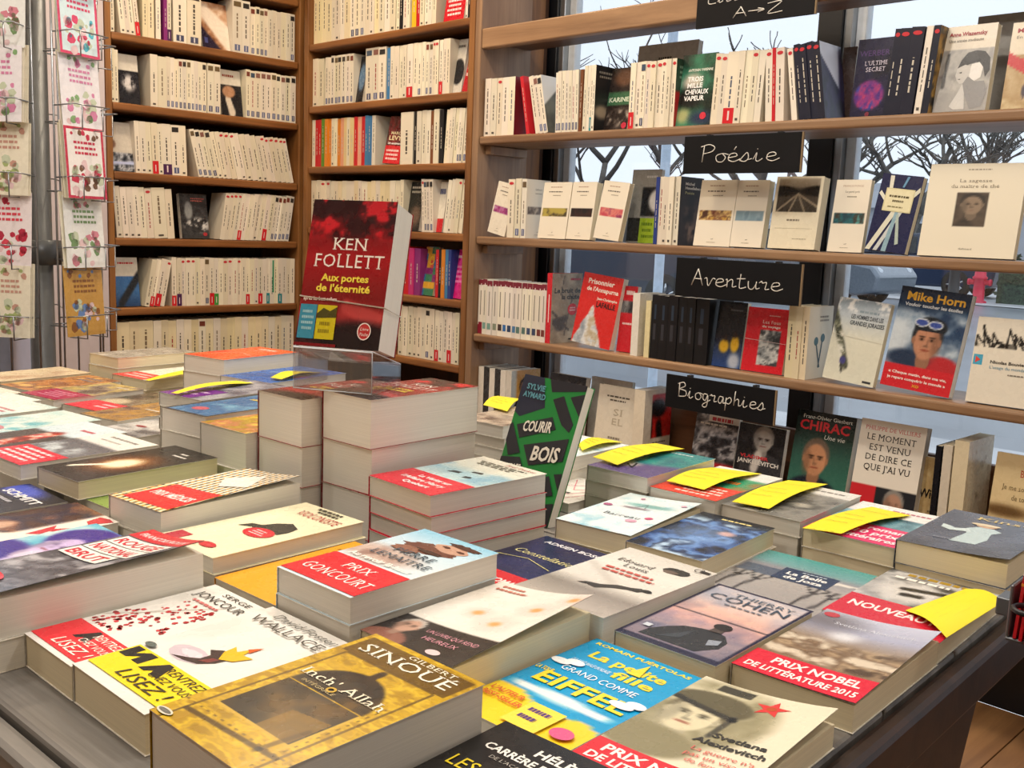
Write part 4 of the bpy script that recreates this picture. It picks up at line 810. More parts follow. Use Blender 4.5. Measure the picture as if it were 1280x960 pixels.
def _horn(U, V):
    I = vgrad([(0, '#b8232e'), (.3, '#8fa3b4'), (.6, '#3d5f86'), (.85, '#1d3350'), (1, '#16233a')])(U, V); I = mixc(I, ph(56, ['#3a5f88', '#cfdbe4', '#1f3554'], 3)(U, V), sst(V, .3, .4)*(1-sst(V, .72, .85))*.75); I = mixc(I, rgb('#d3dde4'), bl(U, V, .08, .5, .2, .2, .4)*.8)
    I = mixc(I, rgb('#b52a32'), bl(U, V, .78, .27, .26, .1, .2)); I = mixc(I, rgb('#23344e'), bl(U, V, .3, .3, .3, .09, .3))
    I = face(I, U, V, .52, .5, .2, '#b98468', '#22262c', 1.38, light=-1); I = mixc(I, rgb('#1c222a'), bl(U, V, .54, .64, .23, .09, .1)*(V > .595)); 
    for k in (-.1, .1): I = mixc(I, rgb('#cfd6dc'), bl(U, V, .5+k, .665-k*.05, .105, .042, .1)); I = mixc(I, rgb('#3a4f9a'), bl(U, V, .5+k, .665-k*.05, .085, .03, .15))
    return mixc(I, rgb('#cc2630'), 1-sst(V, .225, .23))
faceout('C', c3, 1099, 1186, 363, Art(_horn, [('t', 'Mike Horn', .1, .875, .84, .08, '#e8b23c', 'b'), ('t', 'Vouloir toucher les étoiles', .1, .815, .82, .032, '#dfe6ee', 'b'), ('t', '« Chaque matin, dans ma vie,', .08, .14, .84, .026, '#f6e4e0', 'b'), ('t', 'je repars conquérir le monde »', .08, .085, .84, .026, '#f6e4e0', 'b'), ('t', 'XO', .46, .03, .1, .026, '#e8b23c', 'b')], (64, 84)), 'book with a climber in dark hat and goggles above a red band, '+u3, lean=9, tilt=4, t=.024)
def _bou(U, V):
    I = flat(U, '#e4decf'); m = np.zeros(U.shape)
    for k in range(14): x0 = .02+k*.075; hgt = .78+.14*math.sin(k*1.7)*math.cos(k*.6); m = m+seg(U, V, x0, hgt, x0+.06*math.sin(k), .66, .014)+seg(U, V, x0, hgt, x0+.09, .7, .012)
    return mixc(I, rgb('#1a1816'), np.clip(m+bl(U, V, .5, .68, .6, .03, .4)*.6*sst(fbm(U, V, 10, 3), .4, .5), 0, 1))
faceout('C', c3, 1206, 1296, 396, Art(_bou, [('r', .02, .44, .15, .56, '#4aa6c8'), ('p', [(.05, .46), (.12, .5), (.05, .54)], '#d8483a'), ('t', 'Nicolas Bouvier', .26, .47, .5, .035, '#3c3832', 'b'), ('t', "L'usage du monde", .26, .41, .5, .035, '#4a8aa8', ''), ('g', .5, .34, .8, .37, 1, '#7a746a')], (56, 50), pages='pc'), 'cream book with black brushstroke mountains, '+u3, lean=9, t=.02)
# lowest window shelf
suit = Art(lambda U, V: face(mixc(flat(U, '#c9974a'), rgb('#b8c0c0'), 1-sst(U, .15, .2)), U, V, .45, .72, .15, '#b08a70', '#1c1a1a', 1.5, cloth='#18181c'), [('e', .85, .62, .08, .05, '#2a1d16')], (24, 40))
for i in range(6):
    x0 = -2.43+i*.026
    sold('C', c4, x0, x0+.0245, .212+.002*(i % 2), .135, suit if i == 5 else Art('#33302c' if i % 2 else '#e6e2d8'), ('book with a dark-suited figure on an ochre cover on the ' if i == 5 else 'upright book with %s covers in the corner row on the ' % ('dark' if i % 2 else 'white'))+u4, set_=.03, world=True, group=None if i == 5 else 'upright books in the corner row')
def _faces(U, V):
    I = flat(U, '#1a1a1d')
    for cx in (.2, .52, .84): I = face(I, U, V, cx, .8, .13, '#a8a4a0', '#2c2a2a', 1.5, cloth='#2c2c30')
    return I
faceout('C', c4, 691, 735, 466, Art(_faces, [], (40, 60)), 'black book with three grey faces on the '+u4, t=.022, lean=6, topside=True, set_=.05)
faceout('C', c4, 744, 795, 470, Art('#cfcabf', [('g', .3, .9, .7, .94, 1, '#8a8578')]), 'plain pale grey book on the '+u4, t=.012, lean=4, topside=True, set_=.12)
faceout('C', c4, 752, 806, 480, Art('#e3dccb', [('g', 0.200, 0.831, 0.800, 0.879, 1, '#5a5346'), ('g', 0.240, 0.782, 0.740, 0.826, 1, '#5a5346'), ('t', 'SI', .38, .6, .24, .09, '#b8ad98', 's'), ('t', 'EL', .36, .47, .28, .09, '#b8ad98', 's'), ('g', .3, .2, .7, .32, 2, '#8a8272')], pages='pc'), 'cream book with large pale capitals on the '+u4, t=.02, lean=6, topside=True, set_=.04)
redf = lambda U, V: mixc(flat(U, '#e2d8c4'), mixc(ph(61, ['#d02a20', '#b81f1c', '#e03a2a'], 3)(U, V), rgb('#160d0c'), np.clip(bl(U, V, .5, .75, .3, .12, .3)+bl(U, V, .2, .5, .12, .2, .3)+seg(U, V, .55, .5, .6, .35, .1), 0, 1)), ((V > .36) & (V < .93) & (U > .25)).astype(float))
sold('C', c4, -1.775, -1.737, .225, .13, Art(redf, [('g', .35, .28, .9, .32, 1, '#7a7060')], (24, 40), spine='#e9e0cc', pages='pw'), 'cream book with a red and black figure picture on the '+u4, set_=.03, world=True)
def _bio1(U, V): I = ph(63, ['#1d1d20', '#55555a', '#c0c0c4', '#2c2c30'], 4, 1, 1.5)(U, V); I = mixc(I, rgb('#c0242e'), 1-sst(V, .28, .29)); return I
faceout('C', c4, 873, 926, 516, Art(_bio1, [('r', .3, .9, 1, 1, '#d6d2cc'), ('g', 0.340, 0.889, 0.940, 1.001, 1, '#b83240'), ('g', 0.100, 0.830, 0.900, 0.885, 1, '#d8d4ce')], (28, 42)), 'black and white photo book with a red foot on the '+u4, lean=8, topside=True, set_=.06)
def _bio2(U, V): I = ph(64, ['#2c2c2e', '#17171a', '#3a3a3c'], 2)(U, V); I = face(I, U, V, .55, .78, .2, '#b9b6b2', '#8f8d8a', 1.5, cloth='#3a3a3e'); I = mixc(I, rgb('#e0deda'), seg(U, V, .48, .55, .42, .35, .08)); return I
faceout('C', c4, 927, 985, 528, Art(_bio2, [('t', 'VLADIMIR', .1, .49, .6, .05, '#d63a40', 'b'), ('t', 'JANKÉLÉVITCH', .06, .41, .88, .06, '#f2efea', 'b')], (36, 52)), 'grey portrait biography of an elderly man in a tie on the '+u4, lean=8, topside=True, set_=.05)
def _chi(U, V): I = vgrad([(0, '#3d7a68'), (.5, '#2f5a4e'), (.8, '#1f2f2b'), (1, '#171c1c')])(U, V); return face(I, U, V, .42, .5, .21, '#c08a66', '#6b5a4c', 1.5, cloth='#1c2430')
faceout('C', c4, 996, 1069, 514, Art(_chi, [('t', 'Franz-Olivier Giesbert', .1, .92, .84, .04, '#dfe2dc', ''), ('t', 'CHIRAC', .06, .8, .86, .1, '#c32f36', 'b'), ('t', 'Une vie', .5, .72, .36, .05, '#dfe2dc', 'i')], (48, 64)), 'dark green portrait biography of a smiling man on the '+u4, lean=10, topside=True, set_=.035, t=.03)
def _mom(U, V): I = flat(U, '#e6e0d4'); D = mixc(flat(U, '#c8222c'), face(flat(U, '#1c1e24'), U, V, .68, .2, .14, '#b08872', '#8a8680', 1.5), (U > .38).astype(float)); return mixc(I, D, 1-sst(V, .345, .35))
faceout('C', c4, 1075, 1157, 525, Art(_mom, [('t', 'PHILIPPE DE VILLIERS', .08, .9, .84, .04, '#c44a4a', 's'), ('t', 'LE MOMENT', .12, .8, .76, .062, '#24201c', 's'), ('t', 'EST VENU', .18, .7, .64, .062, '#24201c', 's'), ('t', 'DE DIRE CE', .14, .6, .72, .062, '#24201c', 's'), ('t', "QUE J'AI VU", .14, .5, .72, .062, '#24201c', 's')], (40, 56), 'satin'), 'cream book with a big black serif title over red foot on the '+u4, lean=10, topside=True, set_=.03, t=.026)
def _will(U, V): I = ph(66, ['#c9b285', '#b89a68', '#d8c8a0'], 3)(U, V); return mixc(I, rgb('#4a3a30'), bl(U, V, .95, .75, .35, .2, .4)*.9)
faceout('C', c4, 1156, 1193, 570, Art(_will, [('t', 'Will', .05, .45, .55, .12, '#1d1612', 'b'), ('g', 0.500, 0.339, 0.900, 0.451, 1, '#a89468'), ('g', .4, .2, .9, .3, 2, '#7a6848')], (26, 40)), 'tan book with a shadowed face and typewriter title on the '+u4, lean=7, topside=True, set_=.06, t=.012)
for i, (xa_, xb_, h_, c_, lb) in enumerate(((-.905, -.892, .215, '#1b1b20', 'thin black-spined book on the '), (-.888, -.868, .22, '#d8d0c0', 'pale-spined book with a worn top on the '), (-.864, -.832, .235, '#e3d7b8', 'thick cream book beside the black spine on the '))):
    sold('C', c4, xa_, xb_, h_, .15, Art(c_, [('dots', .2, .3, .9, .9, 12, .06, ['#c9b896', '#d6cbb0'], 5)] if i == 2 else [], pages='pc'), lb+u4, set_=.03, world=True)
faceout('C', c4, 1247, 1312, 566, Art(lambda U, V: mixc(flat(U, '#dcc79a'), rgb('#6a5030'), bl(U, V, .3, .42, .5, .06, .6)), [('t', 'Besson', .5, .78, .44, .07, '#b8453a', 's'), ('t', 'Je me souviens', .2, .64, .74, .05, '#6a5636', 's'), ('t', 'de tout', .4, .54, .36, .05, '#6a5636', 's')], (30, 40), pages='pc'), 'tan-covered novel with serif title on the '+u4, lean=8, topside=True, set_=.03, t=.02)
# ================= the display table
TZ = .781; TYAW = R(2.8)
tab = empty('display_table', (-.295, .272, 0), TYAW); tag(tab, 'long low display table with worn grey top edge and dark brown sides, covered in books', 'table')
TW, TD = 2.02, .99
for k in range(6):
    board('top_plank', -TW, 0, TD/6*k+.001, TD/6*(k+1)-.001, TZ-.03, TZ, MT['tabletop'], tab, .004, 2)
board('edge_trim', -TW, 0, -.022, -.001, TZ-.045, TZ-.004, MT['tabletop'], tab, .006, 2)
board('edge_trim', .001, .02, -.022, TD, TZ-.05, TZ-.004, MT['tableside'], tab, .006, 2)
board('side_panel', -TW+.01, .012, -.016, .01, .06, TZ-.046, MT['tableside'], tab, .003)
mb = MB(); extr(mb, [(.011, TZ-.051), (.011, .06), (.35, .06), (.70, TZ-.051)], -.015, .012); o = mb.build('side_panel', MT['tableside'], tab); o.data.transform(Matrix(((0, 1, 0, 0), (1, 0, 0, 0), (0, 0, 1, 0), (0, 0, 0, 1))))
board('side_panel', -TW+.01, -.02, .31, .335, .06, TZ-.031, MT['tableside'], tab, .003)
board('side_panel', -TW, -TW+.02, .011, .309, .06, TZ-.031, MT['tableside'], tab, .003)
for x in (-TW+.03, -.07):
    for y in (.03, .25): board('leg', x, x+.05, y, y+.05, 0, .06, MT['tableside'], tab, .003)

OVR = {"golden doorway paperback": [-0.0188, 0.0, -0.0, 0.1, 1.002, 1.001], "red-petal paperback": [0.0027, 0.5, 1.3, -3.1, 0.864, 0.982], "crowned bird paperback": [0.0025, 0.5, 1.5, -2.1, 0.994, 1.0], "block title paperback": [-0.0058, 0.2, 0.2, -0.1, 0.86, 1.02], "violet hair paperback": [-0.0068, 0.2, -0.1, -0.1, 0.885, 0.988], "maple leaf paperback": [-0.0058, -0.6, -0.2, -0.1, 0.944, 1.003], "dark blue author-name paperback": [-0.0023, 0.1, -0.1, -1.3, 0.966, 1.0], "red prize band paperback": [0.0057, 0.5, 0.4, -0.2, 0.977, 0.991], "orange paperback": [-0.0065, -0.1, -0.3, -1.0, 0.982, 1.004], "pink blossom paperback": [0.0069, 0.2, -0.2, -0.1, 0.986, 0.976], "blue and yellow paperback": [0.0081, -0.1, 0.2, 0.1, 0.974, 1.004], "black lettered paperback": [0.0161, 0.1, -0.0, -0.2, 1.003, 1.002], "red star paperback": [0.003, -0.0, -0.1, -1.2, 0.96, 0.992], "black hat paperback": [-0.0084, -0.3, 0.3, -1.0, 0.985, 1.005], "plaid paperback": [-0.0134, -0.1, 0.2, 0.0, 0.998, 0.989], "glowing light paperback": [0.0099, 0.8, 0.3, 0.1, 0.982, 1.005], "green paperback": [0.0124, -0.0, 0.1, 0.4, 1.003, 0.983], "crimson band paperback": [-0.0011, 0.0, 0.0, -1.4, 0.94, 1.0], "striped paperback": [0.0177, 0.1, 0.1, 0.2, 0.995, 1.002], "red figure paperback": [-0.0036, -0.5, 0.4, 0.3, 0.991, 1.004], "pale teal paperback": [-0.0072, -0.1, -0.1, -0.6, 0.977, 0.992], "teal paperback": [-0.0015, -0.2, 0.2, 0.3, 0.969, 1.01], "washed-out blue-green paperback": [-0.0047, 0.2, 0.2, 0.9, 0.975, 1.009], "cream pink-print paperback": [-0.0176, -0.0, -0.1, -0.1, 0.998, 0.999], "green paperback with red band": [-0.0236, 0.0, -0.1, -0.7, 0.936, 1.023], "maroon band paperback": [-0.0136, 0.1, -0.5, 0.3, 0.996, 1.001], "orange-brown paperback": [-0.0114, 0.0, -0.1, -0.9, 0.994, 1.011], "rust paperback": [-0.0292, -0.0, -0.2, -0.1, 1.004, 0.993], "tan paperback": [-0.0097, 0.3, -0.1, 0.9, 1.008, 1.018], "dark brown paperback": [-0.0063, 0.3, -0.2, 1.1, 0.906, 1.011], "grey-white paperback": [-0.0078, 0.1, 0.1, 0.4, 0.945, 0.989], "black-bordered blue paperback": [0.0152, -0.0, -0.0, -0.7, 0.973, 1.012], "mottled yellow paperback": [0.0156, 0.1, 0.1, -0.1, 1.002, 0.983], "purple band paperback": [-0.0004, 0.1, 0.1, -0.1, 0.924, 1.005], "red-cornered cream paperback": [-0.0583, 0.2, -0.4, -0.5, 1.0, 0.994], "stone-coloured paperback": [-0.0137, 0.1, -0.2, -0.1, 0.997, 0.985], "bright orange paperback": [-0.0103, -0.1, -0.0, 0.4, 0.978, 0.991], "deep blue paperback": [-0.0031, 0.4, -0.6, 0.3, 0.997, 0.991], "thick dark red paperback, inner column": [-0.0105, -0.1, -0.4, 0.6, 1.009, 0.986], "navy blue paperback": [0.0071, -0.3, -0.3, -0.4, 0.985, 1.013], "pale grey paperback": [0.0126, -0.1, 0.0, -0.1, 0.979, 1.007], "navy-framed paperback": [-0.0075, -0.1, -0.0, 0.4, 0.924, 0.993], "crimson band landscape paperback": [-0.008, -0.2, -0.0, 0.9, 0.939, 1.005], "bare trees paperback": [0.0083, 0.8, -0.1, 1.2, 0.972, 0.913], "portrait paperback with novelty band": [-0.0042, 0.1, -0.0, 0.5, 0.981, 1.002], "blue swirl paperback": [-0.0122, -0.1, 0.1, 1.2, 0.864, 0.97], "little boat paperback": [-0.0186, -0.6, -0.2, -0.2, 0.928, 0.94], "pink line paperback": [-0.0081, 2.8, -0.8, -4.2, 0.86, 0.927], "teal and violet paperback": [-0.0125, 1.5, -0.2, -2.1, 0.86, 0.97], "white and light blue paperback": [-0.0071, -3.5, -0.4, -5.2, 0.86, 0.99], "orange-red and teal paperback": [0.0089, 0.7, 0.2, -1.1, 0.86, 1.012], "grey photographic paperback": [0.0019, -0.0, 0.2, -0.1, 0.931, 0.992], "pink, white and blue paperback": [0.0002, 0.1, 0.1, 1.7, 0.971, 0.995], "slate blue paperback": [-0.0122, -0.1, -0.0, 0.1, 0.925, 1.002], "brownish paperback": [-0.0003, -2.7, -0.3, 1.5, 0.86, 1.0]}  #OVR#
def put(pix, z, yaw, w, l, t, art, label, short, anchor='BR', lift=None, tb=None, world=None, name='book', jit=True, base=TZ):
    dz, du, dv, dy, fw, fl = OVR.get(short, (0, 0, 0, 0, 1, 1)); z += dz; yaw += dy; w *= fw; l *= fl
    if world: world = (world[0]+du*.001, world[1]+dv*.001)
    else: pix = (pix[0]+du, pix[1]+dv)
    if base < TZ: base = TZ
    zt = CAM.z+z; H = zt-t-base
    if H < .007: t = zt-base-.0004; H = 0
    ya = R(yaw); X = Vector((math.cos(ya), math.sin(ya), 0)); Y = Vector((-math.sin(ya), math.cos(ya), 0))
    lx = w if 'R' in anchor else 0; ly = l if 'T' in anchor else 0
    p = Vector((world[0], world[1], zt)) if world else pz(pix[0], pix[1], zt)
    o = p-X*lx-Y*ly; o.z = zt-t
    r = book(name, frame(o, X, Y, Vector((0, 0, 1))), w, l, t, art, label, None, lift)
    if H > 0:
        n = max(1, int(round(H/(tb or t)))); th = H/n
        for i in range(n):
            a2 = ya+(rng.uniform(-.025, .025) if jit else 0); X2 = Vector((math.cos(a2), math.sin(a2), 0)); Y2 = Vector((-math.sin(a2), math.cos(a2), 0))
            o2 = p-X2*lx-Y2*ly+X2*rng.uniform(-.002, .001)+Y2*rng.uniform(-.001, .002); o2.z = base+th*i+.0002
            c = Art(art.spine or (art.base if isinstance(art.base, str) else '#cfc8bb'), [], None, art.mat, art.spine, art.back, art.pages)
            book(name, frame(o2, X2, Y2, Vector((0, 0, 1))), w, l, th-.0003, c, 'copy stacked underneath the '+short, 'copies stacked under the '+short)
    return r
G = 'gloss'
# --- front row
def _inch(U, V):
    n = fbm(U, V, 4, 70); I = ph(71, ['#a07c16', '#c8a21e', '#b48e18', '#dab62a', '#aa8418'], 11, .5, 1.3)(U, V)
    arch = np.clip(((np.abs(U-.5) < .33) & (V > .2) & (V < .5)).astype(float)+bl(U, V, .5, .5, .33, .22, .05)*(V > .5)+seg(U, V, .5, .7, .5, .76, .03), 0, 1)
    I = mixc(I, ph(72, ['#1c140e', '#3a2a16', '#14100c', '#5a421c'], 2, 1, 1.1)(U, V), arch); I = mixc(I, rgb('#8c6a24'), ((U > .52) & (U < .8) & (V > .2) & (V < .36+.1*(U-.52))).astype(float)*.75*arch); I = mixc(I, rgb('#c8a43a'), ((np.abs(U-.83) < .012) | (np.abs(V-.2) < .008)) & (V < .5) & (np.abs(U-.5) < .36)); dt = (np.sin(U*90) > .3) & (np.sin(V*150) > .3) & (((np.abs(np.abs(U-.5)-.37) < .02) & (V < .6)) | ((np.abs(V-.15) < .012))); I = mixc(I, rgb('#5a3f0c'), dt*.7)
    fr = ((np.abs(np.abs(U-.5)-.4) < .012) & (V < .8)) | ((np.abs(V-.8) < .008) & (np.abs(U-.5) < .4)); I = mixc(I, rgb('#5a4210'), fr*.8)
    I = mixc(I, rgb('#4a3208'), ((V > .8) & (V < .97) & (U > .04) & (U < .97)).astype(float)*.75); I = mixc(I, rgb('#3a260a'), seg(U, V, .1, .1, .9, .13, .012)*.8+seg(U, V, .75, .12, .78, .3, .02)*.6); return I
put((606.8, 855.2), -.284, 1.5, .115, .18, .05, Art(_inch, [('t', 'GILBERT', .42, .935, .42, .03, '#f3ead0', 's'), ('t', 'SINOUÉ', .1, .845, .82, .075, '#f6f0e0', 's'), ('t', "Inch' Allah", .13, .56, .74, .052, '#f3ead0', 's'), ('ring', .47, .545, .035, .02, .015, '#c9a22c'), ('t', 'INTÉGRALE', .24, .515, .3, .018, '#b8a878', ''), ('e', .08, .03, .07, .018, '#6a6a66'), ('ring', .08, .03, .07, .018, .012, '#d8d2c0')], (140, 210), G, spine='#a8841c', pages='pg'),
    'thick golden paperback with a dark arched doorway on its cover', 'golden doorway paperback', 'TR', tb=.044)
def sticker(c, u0, u1, v0, v1):   # publisher sticker band
    W_, H_ = u1-u0, v1-v0; X = lambda a: u0+a*W_; Yv = lambda b: v0+b*H_
    return [('r', u0, v0, u1, v1, c), ('p', [(X(.02), Yv(.55)), (X(.12), Yv(.55)), (X(.2), Yv(.75)), (X(.2), Yv(.55)), (X(.3), Yv(.55)), (X(.3), Yv(.95)), (X(.2), Yv(.95)), (X(.12), Yv(.75)), (X(.12), Yv(.95)), (X(.02), Yv(.95))], '#17171a'), ('p', [(X(.34), Yv(.5)), (X(.46), Yv(.95)), (X(.52), Yv(.95)), (X(.6), Yv(.5)), (X(.5), Yv(.5)), (X(.47), Yv(.62)), (X(.42), Yv(.5))], '#17171a'),
            ('t', 'RENTREZ', X(.52), Yv(.72), W_*.46, H_*.2, '#fbf3e6' if c != '#f0d81c' else '#3a3320', 'i'), ('t', 'CHEZ VOUS', X(.48), Yv(.46), W_*.5, H_*.17, '#fbf3e6' if c != '#f0d81c' else '#3a3320', 'i'), ('t', 'LISEZ !', X(.3), Yv(.1), W_*.62, H_*.28, '#fbf3e6' if c != '#f0d81c' else '#3a3320', 'i')]
def _jonc(U, V): I = ph(73, ['#e2e1dc', '#e9e7e2', '#d9d7d1'], 2)(U, V); return mixc(I, rgb('#8d8478'), (seg(U, V, .02, .38, .7, .85, .01)+seg(U, V, .1, .3, .3, .6, .008))*.6)
put((88, 832), -.343, 5, .1, .178, .026, Art(_jonc, [('dots', .05, .3, .5, .55, 60, .026, ['#b8202e', '#d23a44', '#8f1a26'], 9), ('dots', .25, .45, .85, .78, 60, .026, ['#b8202e', '#d23a44', '#a01a26'], 10)]+sticker('#de2c38', 0, 1, .03, .27)+[('t', 'SERGE', .35, .93, .5, .035, '#3a3a3a', ''), ('t', 'JONCOUR', .12, .84, .82, .06, '#3a3a3a', ''), ('g', .2, .78, .7, .82, 1, '#c86a6a')], (30, 46), G, pages='pc'), 'white paperback with red petals and a red sticker band', 'red-petal paperback')
def _wal(U, V):
    I = ph(74, ['#e3e2dd', '#e9e7e2', '#dedcd6'], 2)(U, V); return I
put((90, 828), -.34, 4, .112, .178, .028, Art(_wal, [('p', rag(.38, .41, .2, .065, 3, 22, .06), '#cdbfca'), ('p', rag(.4, .42, .12, .03, 4, 16, .2), '#e2d6de'), ('p', [(.3, .35), (.45, .36), (.56, .38), (.64, .44), (.66, .5), (.6, .53), (.5, .54), (.42, .5), (.5, .47), (.5, .42), (.42, .385)], '#3c2b2c'), ('p', [(.52, .4), (.6, .42), (.62, .47), (.56, .46)], '#7a3a3a'), ('p', [(.52, .53), (.5, .6), (.58, .57), (.62, .64), (.66, .57), (.76, .58), (.7, .5), (.6, .47)], '#e8b81c'), ('p', [(.6, .62), (.66, .68), (.66, .6)], '#d85a1c')]+sticker('#f0d81c', .02, 1, .06, .3)+[('t', 'David Foster', .2, .91, .76, .05, '#6a6a66', 'i'), ('t', 'WALLACE', .1, .82, .86, .065, '#3f3f3d', ''), ('e', .08, .33, .06, .02, '#5f6a66')], (34, 50), G, pages='pc'), 'white paperback with a crowned bird and a yellow sticker band', 'crowned bird paperback', 'BL')
def _rou(U, V): I = ph(75, ['#55525a', '#7a7880', '#3c3a42', '#b0aeb4'], 5, .5, 1.2)(U, V); return I
put((256, 691), -.302, 2, .112, .183, .034, Art(_rou, [('r', 0, .86, 1, 1, '#cf2636'), ('t', 'FRANÇOIS ROUX', .08, .9, .84, .04, '#f4d8d8', 'b')]+[x for i, s in enumerate(('ROUGE', 'NATIONAL', 'BRUT')) for x in (('r', .06, .73-i*.125, .94-.1*(i == 2), .845-i*.125, '#f2efe9'), ('t', s, .1, .75-i*.125, .78-.1*(i == 2), .07, '#c8243a', 'b'))]+[('e', .3, .1, .32, .05, '#d0303c'), ('g', .1, .07, .5, .13, 2, '#f0c0c0')], (30, 46), G), 'grey paperback with a red and white block title, cover curling up', 'block title paperback', 'TR', lift=(.012, 2, .5, 1))
def _pur(U, V):
    I = mixc(flat(U, '#7fc4d8'), ph(76, ['#e8eee6', '#7fc4d8', '#4fb0cc'], 3)(U, V), sst(V, .4, .6)); I = mixc(I, rgb('#37208a'), bl(U, V, .5, .8, .42, .2, .1)+bl(U, V, .25, .25, .6, .3, .1)); I = face(np.clip(I, 0, 1), U, V, .5, .66, .2, '#cdb8e6', '#37208a', 1.6, dark='#3a2080'); return mixc(I, rgb('#e6dcf0'), seg(U, V, .55, .48, .75, .15, .08)*.8)
put((176.7, 681.7), -.315, 2, .11, .18, .03, Art(_pur, [('g', 0.100, 0.139, 0.700, 0.251, 1, '#f2eef6'), ('g', 0.200, 0.042, 0.800, 0.138, 1, '#f2eef6')], (34, 50), G), 'paperback with a violet-haired woman on a cyan cover', 'violet hair paperback', 'TR')
def _leaf(U, V): I = flat(U, '#efe9de'); I = mixc(I, ph(77, ['#4a2c22', '#2a2238', '#8a5a40', '#3a2a2c'], 3)(U, V), sst(V+(.6-U)*.5, .38, .44)*(1-sst(U, .62, .72))); return mixc(I, rgb('#c9a084'), bl(U, V, .35, .45, .12, .1, .3))
put((150, 653), -.32, 2, .11, .18, .03, Art(_leaf, [('p', [(.8, .5), (.9, .56), (.86, .62), (.96, .66), (.9, .74), (.82, .66), (.72, .7), (.76, .6)], '#c8303c'), ('p', [(.78, .86), (.9, .84), (.98, .97), (.86, .98), (.72, .96)], '#c8303c'), ('t', 'ITT', .5, .12, .45, .05, '#8a6a50', 's')], (34, 50), G), 'white paperback with a brown-haired girl and red maple leaves', 'maple leaf paperback', 'TR')
def _sch(U, V): I = ph(78, ['#1c1a24', '#2a2a34', '#16141c'], 2)(U, V); I = mixc(I, rgb('#4a5ac0'), bl(U, V, .25, .9, .4, .1, .5)); return mixc(I, rgb('#d8d8dc'), bl(U, V, .25, .45, .22, .1, .2))
put((85, 627.5), -.322, 3, .11, .18, .028, Art(_sch, [('t', 'SCHMITT', .1, .8, .8, .07, '#f0f0f0', 'b'), ('g', .2, .7, .7, .76, 1, '#b8b8c0')], (26, 40), G), 'dark blue paperback with a white capital author name', 'dark blue author-name paperback', 'TR')
# --- second row
def _gon(U, V):
    I = vgrad([(0, '#cfe3ee'), (.5, '#d8e6ec'), (.8, '#c4dfee'), (1, '#8cc8e4')])(U, V); return mixc(I, ph(80, ['#8a5f50', '#c8a898', '#a88070'], 5)(U, V), bl(U, V, .3, .52, .45, .12, .5)*.8)
put((437.5, 747), -.307, 2.5, .105, .178, .024, Art(_gon, [('p', rag(.5, .76, .3, .075, 5, 30, .2), '#6a3f32'), ('p', rag(.66, .84, .2, .06, 6, 22, .12), '#c49a84'), ('p', rag(.72, .91, .2, .03, 7, 24, .25), '#4a2820'), ('p', rag(.55, .72, .22, .02, 8, 24, .3), '#3f231c'), ('p', rag(.78, .84, .05, .012, 9, 12, .2), '#5a342a'), ('p', rag(.58, .85, .05, .012, 9, 12, .2), '#5a342a'), ('p', rag(.36, .67, .16, .05, 12, 24, .2), '#8a5c4a'), ('t', 'PIERRE', .3, .6, .52, .06, '#2c4a5c', 's'), ('t', 'LEMAITRE', .18, .5, .76, .06, '#2c4a5c', 's'), ('t', 'Au revoir là-haut', .1, .4, .8, .045, '#f6f2ea', 'b'), ('r', 0, .02, 1, .37, '#d5202e'), ('t', 'PRIX', .34, .24, .36, .075, '#fbf0ec', 's'), ('t', 'GONCOURT', .08, .1, .86, .085, '#fbf0ec', 's')], (40, 60), G, spine='#c8d8e0', pages='pg'), 'paperback with a red prize band below a bearded face on sky', 'red prize band paperback', tb=.0235)
put((268, 722), -.331, 4, .1, .17, .022, Art('#eda522', [('g', .1, .65, .9, .9, 5, '#a86a12')], spine='#eda522'), 'orange paperback poking out from under the red prize band book', 'orange paperback', 'BL')
def _blo(U, V):
    I = ph(81, ['#e8e3da', '#ece8e0', '#e4dcd0'], 2)(U, V)
    for cx, cy, r in ((.78, .72, .16), (.4, .55, .13), (.7, .47, .17), (.93, .9, .14)):
        for k in range(5): a = k*1.257+cx; I = mixc(I, rgb('#f2d4cc'), bl(U, V, cx+.1*math.cos(a)*r*6, cy+.06*math.sin(a)*r*6, r*.55, r*.33, .6)*.8)
        I = mixc(I, rgb('#dca060'), bl(U, V, cx, cy, .05, .03, .6))
    D = flat(U, '#241f20'); D = face(D, U, V, .2, .2, .1, '#c09884', '#b8b0a8', 1.6, cloth='#8a5a4c'); return mixc(I, D, 1-sst(V, .3, .305))
put((450, 787), -.336, 3, .108, .178, .036, Art(_blo, [('t', 'UN LIVRE QUI REND', .38, .2, .54, .035, '#d89aa8', ''), ('t', 'HEUREUX', .45, .13, .36, .035, '#d89aa8', ''), ('e', .72, .05, .07, .025, '#e0c8cc'), ('g', 0.100, 0.911, 0.400, 0.959, 1, '#c87a6a'), ('g', 0.100, 0.861, 0.500, 0.909, 1, '#c87a6a')], (40, 60), G, pages='pc'), 'white paperback with pink blossoms above a black portrait band', 'pink blossom paperback', 'BL', lift=(.016, 2, .15, 1))
def _eif(U, V): I = flat(U, '#149bd2'); I = mixc(I, rgb('#f2d02a'), 1-sst(V+U*.08-.03*np.sin(U*9), .3, .31)); return mixc(I, rgb('#f6f6f2'), (bl(U, V, .5, .36, .45, .035, .15))*.95)
